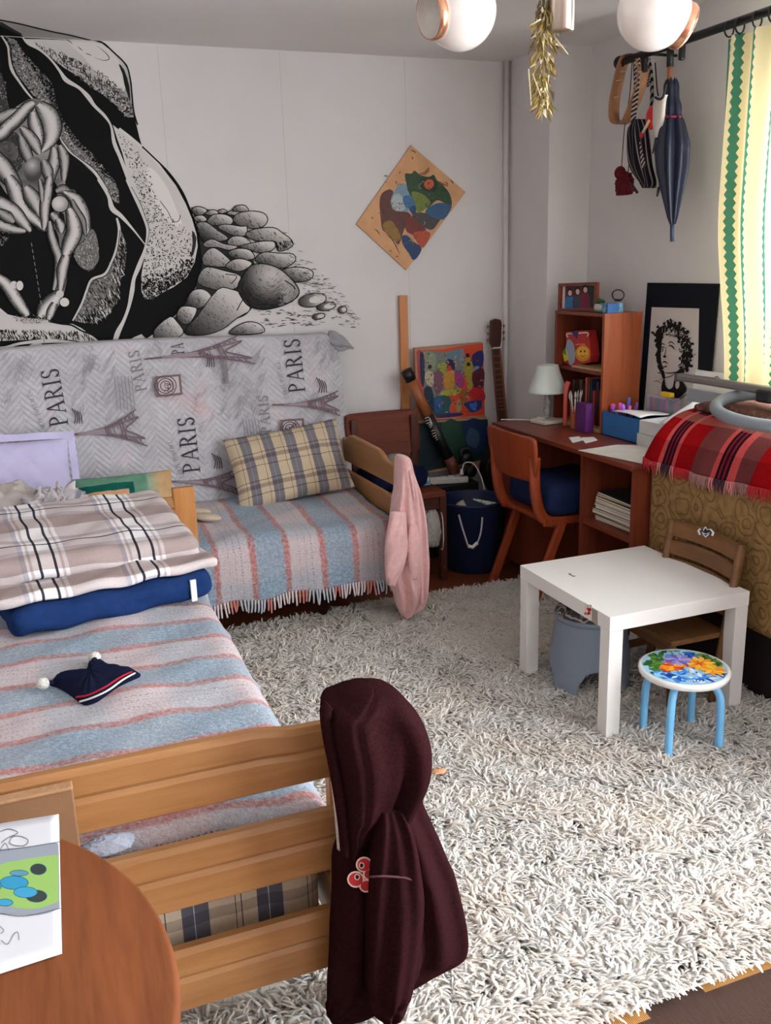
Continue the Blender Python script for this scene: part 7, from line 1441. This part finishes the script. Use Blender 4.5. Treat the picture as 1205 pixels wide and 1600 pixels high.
def X6l(pts, w, hi=208, lo=30): mp.limb(X6(*pts), [v*.2 for v in w] if hasattr(w, '__len__') else w*.2, lo, hi)
X5l([(-150, 860), (0, 830), (80, 790), (150, 760)], [80, 90, 70, 40], 170); X5l([(-200, 1040), (0, 960), (60, 900), (140, 830), (220, 740), (270, 710)], [110, 100, 90, 90, 90, 80], 204)
X5l([(300, 720), (370, 800), (400, 900), (390, 1000), (330, 1090)], [110, 160, 150, 110, 40], 206); X5l([(255, 780), (270, 870), (300, 960), (310, 1060)], [80, 95, 80, 50], 200); X5l([(165, 900), (220, 960), (270, 1030), (310, 1110)], [50, 80, 90, 50], 186); X5l([(155, 960), (190, 1060), (230, 1150), (260, 1160)], [50, 80, 70, 40], 168)
mp.blob(X5((-40, 1040), (80, 1010), (140, 1080), (120, 1160), (0, 1140), (-60, 1100)), lambda p: 70+random.uniform(-10, 30), 3)
X5l([(420, 1060), (425, 1160), (400, 1260), (380, 1370)], [60, 90, 80, 70], 190); X5l([(470, 1040), (500, 1130), (505, 1220), (500, 1320)], [60, 80, 60, 50], 180); mp.ell(X5((262, 1230))[0], 15, 20, lambda p: 190-120*min(1, math.hypot(p[0]-50, p[1]-258)/18), .2)
X5l([(340, 1160), (370, 1240), (385, 1330)], [60, 80, 60], 170); X5l([(-60, 1100), (10, 1200), (80, 1300), (150, 1390)], [120, 130, 120, 110], 200)
X6l([(60, -20), (110, 70), (150, 180), (200, 260), (280, 330), (345, 395)], [110, 120, 110, 90, 80, 50], 204); X6l([(200, 60), (240, 130), (280, 200), (300, 260)], [80, 110, 100, 60], 190); X6l([(390, -20), (370, 100), (350, 220), (350, 330), (345, 390)], [70, 80, 70, 60, 50], 194); X6l([(310, 1), (325, 90), (330, 180)], [30, 36, 30], 170)
X6l([(-100, 120), (0, 190), (110, 260), (190, 350), (240, 410)], [90, 110, 100, 80, 60], 198); X6l([(-100, 330), (0, 360), (100, 395), (200, 410)], [80, 80, 66, 50], 190); X6l([(-20, 250), (60, 300), (110, 340)], [60, 80, 40], 160)
X6l([(440, 100), (490, 80), (540, 110), (600, 150)], [50, 70, 60, 60], 150); X6l([(500, 100), (590, 160), (640, 270), (670, 380), (690, 460)], [40, 100, 110, 80, 40], 196); X6l([(560, 160), (600, 250), (650, 330), (670, 440)], [36, 50, 46, 30], 140); X6l([(540, 230), (570, 320), (580, 420), (540, 520), (500, 620)], [80, 100, 110, 110, 80], 206)
mp.ell(X6((470, 195))[0], 13.5, 13, lambda p: 208-60*min(1, math.hypot(p[0]-91, p[1]-317)/13)**2, 0, INKC, 1.4)
mp.blob(X6((600, 530), (650, 490), (720, 390), (760, 450), (775, 560), (770, 650), (700, 715), (630, 690), (580, 610)), lambda p: 110, 3, outline=16); mp.hatch(X6((600, 530), (650, 490), (720, 390), (760, 450), (775, 560), (770, 650), (700, 715), (630, 690), (580, 610)), 260, [30, 40, 180, 200, 150], 1.3, (1.5, 4), (.5, 1), jit=.8)
X6l([(400, 270), (430, 300), (450, 350)], [50, 60, 40], 180); X6l([(450, 310), (475, 370), (480, 420)], [50, 70, 40], 190); X6l([(390, 330), (400, 430), (430, 530), (460, 620), (450, 740), (420, 870)], [50, 60, 60, 60, 56, 40], 180); X6l([(520, 600), (490, 700), (480, 800), (470, 880)], [90, 80, 60, 50], 200)
X6l([(480, 880), (430, 940), (360, 1010), (310, 1080)], [70, 110, 120, 90], 208); X6l([(430, 970), (400, 1040), (380, 1100)], [60, 60, 50], 200); mp.ell(X6((505, 965))[0], 8, 7.5, 206, .3, INKC, 1.2); mp.ell(X6((470, 900))[0], 6, 6, 198, 0)
X6l([(-60, 760), (20, 800), (80, 870), (130, 950), (180, 1020), (220, 1070)], [90, 90, 90, 90, 90, 80], 208); mp.ell(X6((110, 830))[0], 6, 6, 200); mp.ell(X6((155, 835))[0], 6, 8, 204, 0, INKC, 1); mp.hatch(X6((120, 1060), (410, 1060), (400, 1130), (130, 1130)), 90, [120, 160, 60, 200], 1.2, (2, 4), (.5, .9), jit=1)
for i in range(10): a = X6((245+i*8, 500+i*50))[0]; mp.line([a, (a[0]+1.4, a[1]+6)], 1.3, 130)
mp.hatch(X6((-50, 390), (60, 400), (80, 450), (20, 530), (-50, 540)), 70, [120, 150, 170], 1, (1, 4), (.6, 1.1), jit=1)
# boulders at the right
def rockb(pts, dark=.55, n=46, ang=1.0, base_=200):
    P = crom(X7(*pts), 3, True); A_ = np.array([p[:2] for p in P]); lo, hi = A_.min(0), A_.max(0); sz = hi-lo+1e-6
    def tone(q): u = (q[0]-lo[0])/sz[0]; v = (q[1]-lo[1])/sz[1]; k = max(0, min(1, (1-u)*.7+v*.65-.35)); return base_-base_*.8*k*dark*1.3
    mp.blob([tuple(p) for p in A_], tone, 0, 5, INKC, 1.5)
    mp.hatch(A_, n, [16, 24, 40, 70], ang, (2, 6.5), (.4, .9), dens=lambda q: max(0, min(1, (1-(q[0]-lo[0])/sz[0])*.8+(q[1]-lo[1])/sz[1]*.7-.35)), jit=.25)
mp.poly(X7((262, 80), (420, 100), (520, 120), (560, 250), (600, 400), (560, 560), (420, 520), (330, 700), (230, 735), (60, 770), (180, 650), (280, 520), (320, 380), (300, 200)), 44, 0)
for pts, dk_, nn__ in ((((265, 90), (300, 76), (345, 95), (320, 120), (280, 120)), .9, 16), (((335, 110), (370, 93), (405, 105), (390, 120), (350, 122)), .6, 10), (((400, 100), (430, 90), (450, 104), (420, 114)), .6, 6), (((450, 108), (480, 96), (520, 104), (500, 122), (460, 120)), .5, 8), (((475, 95), (500, 72), (540, 70), (560, 90), (555, 102), (500, 104)), .7, 14), (((278, 130), (320, 122), (345, 145), (320, 158), (285, 152)), .7, 10),
    (((345, 150), (380, 118), (440, 118), (478, 140), (470, 170), (400, 176), (360, 172)), .7, 30), (((480, 150), (500, 115), (570, 100), (640, 110), (662, 145), (640, 180), (590, 192), (520, 180)), .75, 56), (((290, 165), (340, 158), (400, 200), (455, 240), (420, 258), (330, 262), (310, 240), (300, 200)), 1.1, 60), (((400, 185), (440, 168), (520, 180), (552, 180), (550, 225), (500, 232), (450, 215)), .9, 40),
    (((545, 220), (590, 195), (690, 186), (740, 215), (785, 250), (790, 285), (720, 310), (700, 260), (640, 258), (580, 250)), .8, 80), (((450, 262), (480, 232), (540, 236), (575, 270), (520, 282), (470, 280)), .5, 20), (((325, 270), (370, 246), (430, 270), (505, 285), (460, 305), (400, 290), (340, 290)), .6, 20), (((515, 285), (600, 262), (690, 258), (700, 290), (660, 316), (600, 316), (560, 300)), .8, 40), (((455, 315), (510, 295), (570, 305), (594, 345), (550, 356), (480, 345)), .85, 40),
    (((325, 330), (360, 296), (400, 300), (475, 370), (430, 392), (340, 385), (320, 370)), .6, 50), (((595, 350), (640, 315), (720, 320), (795, 325), (803, 365), (740, 400), (680, 385), (620, 372)), .9, 70), (((440, 390), (480, 355), (530, 350), (580, 372), (545, 405), (500, 415)), .6, 26), (((735, 410), (800, 393), (870, 400), (900, 425), (880, 460), (810, 472), (770, 450)), .9, 50), (((305, 430), (345, 392), (430, 410), (520, 440), (500, 500), (440, 512), (380, 510), (300, 480)), .7, 70),
    (((235, 575), (270, 515), (330, 510), (368, 548), (340, 590), (290, 612), (250, 600)), .9, 50), (((185, 650), (210, 600), (270, 600), (292, 618), (260, 680), (220, 690)), .8, 40), (((70, 720), (150, 652), (190, 680), (222, 735), (170, 768), (80, 772)), .7, 50), (((225, 735), (300, 640), (400, 510), (470, 508), (540, 540), (575, 610), (500, 660), (420, 720), (320, 748)), .85, 150), (((460, 740), (500, 700), (560, 678), (620, 690), (645, 730), (560, 745)), .7, 40)):
    rockb(pts, dk_, nn__, .9)
# the large round boulder
P = crom(X7((505, 500), (530, 440), (575, 385), (640, 375), (720, 400), (780, 450), (820, 500), (822, 540), (780, 575), (720, 600), (640, 615), (570, 600), (530, 560)), 4, True)
def tn(q): return 190-150*min(1, math.hypot(q[0]-425, (q[1]-428))/46)**1.6*(1 if q[0] < 440 else .35)
mp.blob([tuple(p[:2]) for p in P], tn, 0, 6, INKC, 1.8); mp.hatch([p[:2] for p in P], 240, [18, 26, 40, 70], lambda q: math.atan2(q[1]-425, q[0]-420)+1.57, (3, 8), (.4, .9), dens=lambda q: .15+.85*sstep(425, 475, q[1])*(1 if q[0] < 445 else .2), jit=.3); mp.line(X7((735, 540), (745, 580), (790, 572), (825, 530)), 1.2, INKC); mp.line(X7((750, 462), (790, 488), (805, 510)), 1.6, INKC)
mp.line(X7((500, 620), (540, 556), (570, 605), (545, 640), (500, 660)), 1.6, INKC); mp.line(X7((440, 430), (500, 440), (470, 480)), 1.4, INKC); mp.hatch(X7((705, 268), (785, 255), (788, 285), (715, 305)), 26, [14], 1.4, (3, 7), (1, 1.8))
for c, rx, ry in (((895, 565), 22, 10.5), ((967, 598), 15, 6.4), ((1052, 615), 7, 5.4), ((928, 650), 10, 4.6)):
    c = X7(c)[0]; mp.ell(c, rx, ry, lambda p, c=c, rx=rx: 60+140*min(1, max(0, (p[0]-c[0])/rx*.6+.55)), -.18, INKC, 1.4); mp.ell((c[0]+rx*.3, c[1]-ry*.1), rx*.55, ry*.55, 204, -.18)
for _ in range(250):
    t = random.random(); p = np.array((lerp(430, 555, t)+random.uniform(-20, 12), lerp(365, 505, t**.8)+random.uniform(-16, 18)))
    if p[0] < 468 and p[1] < 462 and p[0] < 425+(p[1]-350)*.5: continue
    if p[1] > 512: continue
    l = random.uniform(2, 10); mp.line([p, p+np.array((l*.4, random.uniform(-2, 1))), p+np.array((l, random.uniform(-1, 2)))], random.uniform(.5, 1.1), random.choice((40, 70, 110)), smooth=3, taper=True)
for _ in range(70):
    p = np.array((random.uniform(400, 500), random.uniform(485, 512))); l = random.uniform(3, 12); mp.line([p, p+np.array((l*.4, random.uniform(-2, 1))), p+np.array((l, random.uniform(-1, 1)))], random.uniform(.6, 1.3), random.choice((40, 60)), smooth=3, taper=True)
mp.build('ink_drawing', INK, mu); ck.build('ink_on_ceiling', INK, mu)
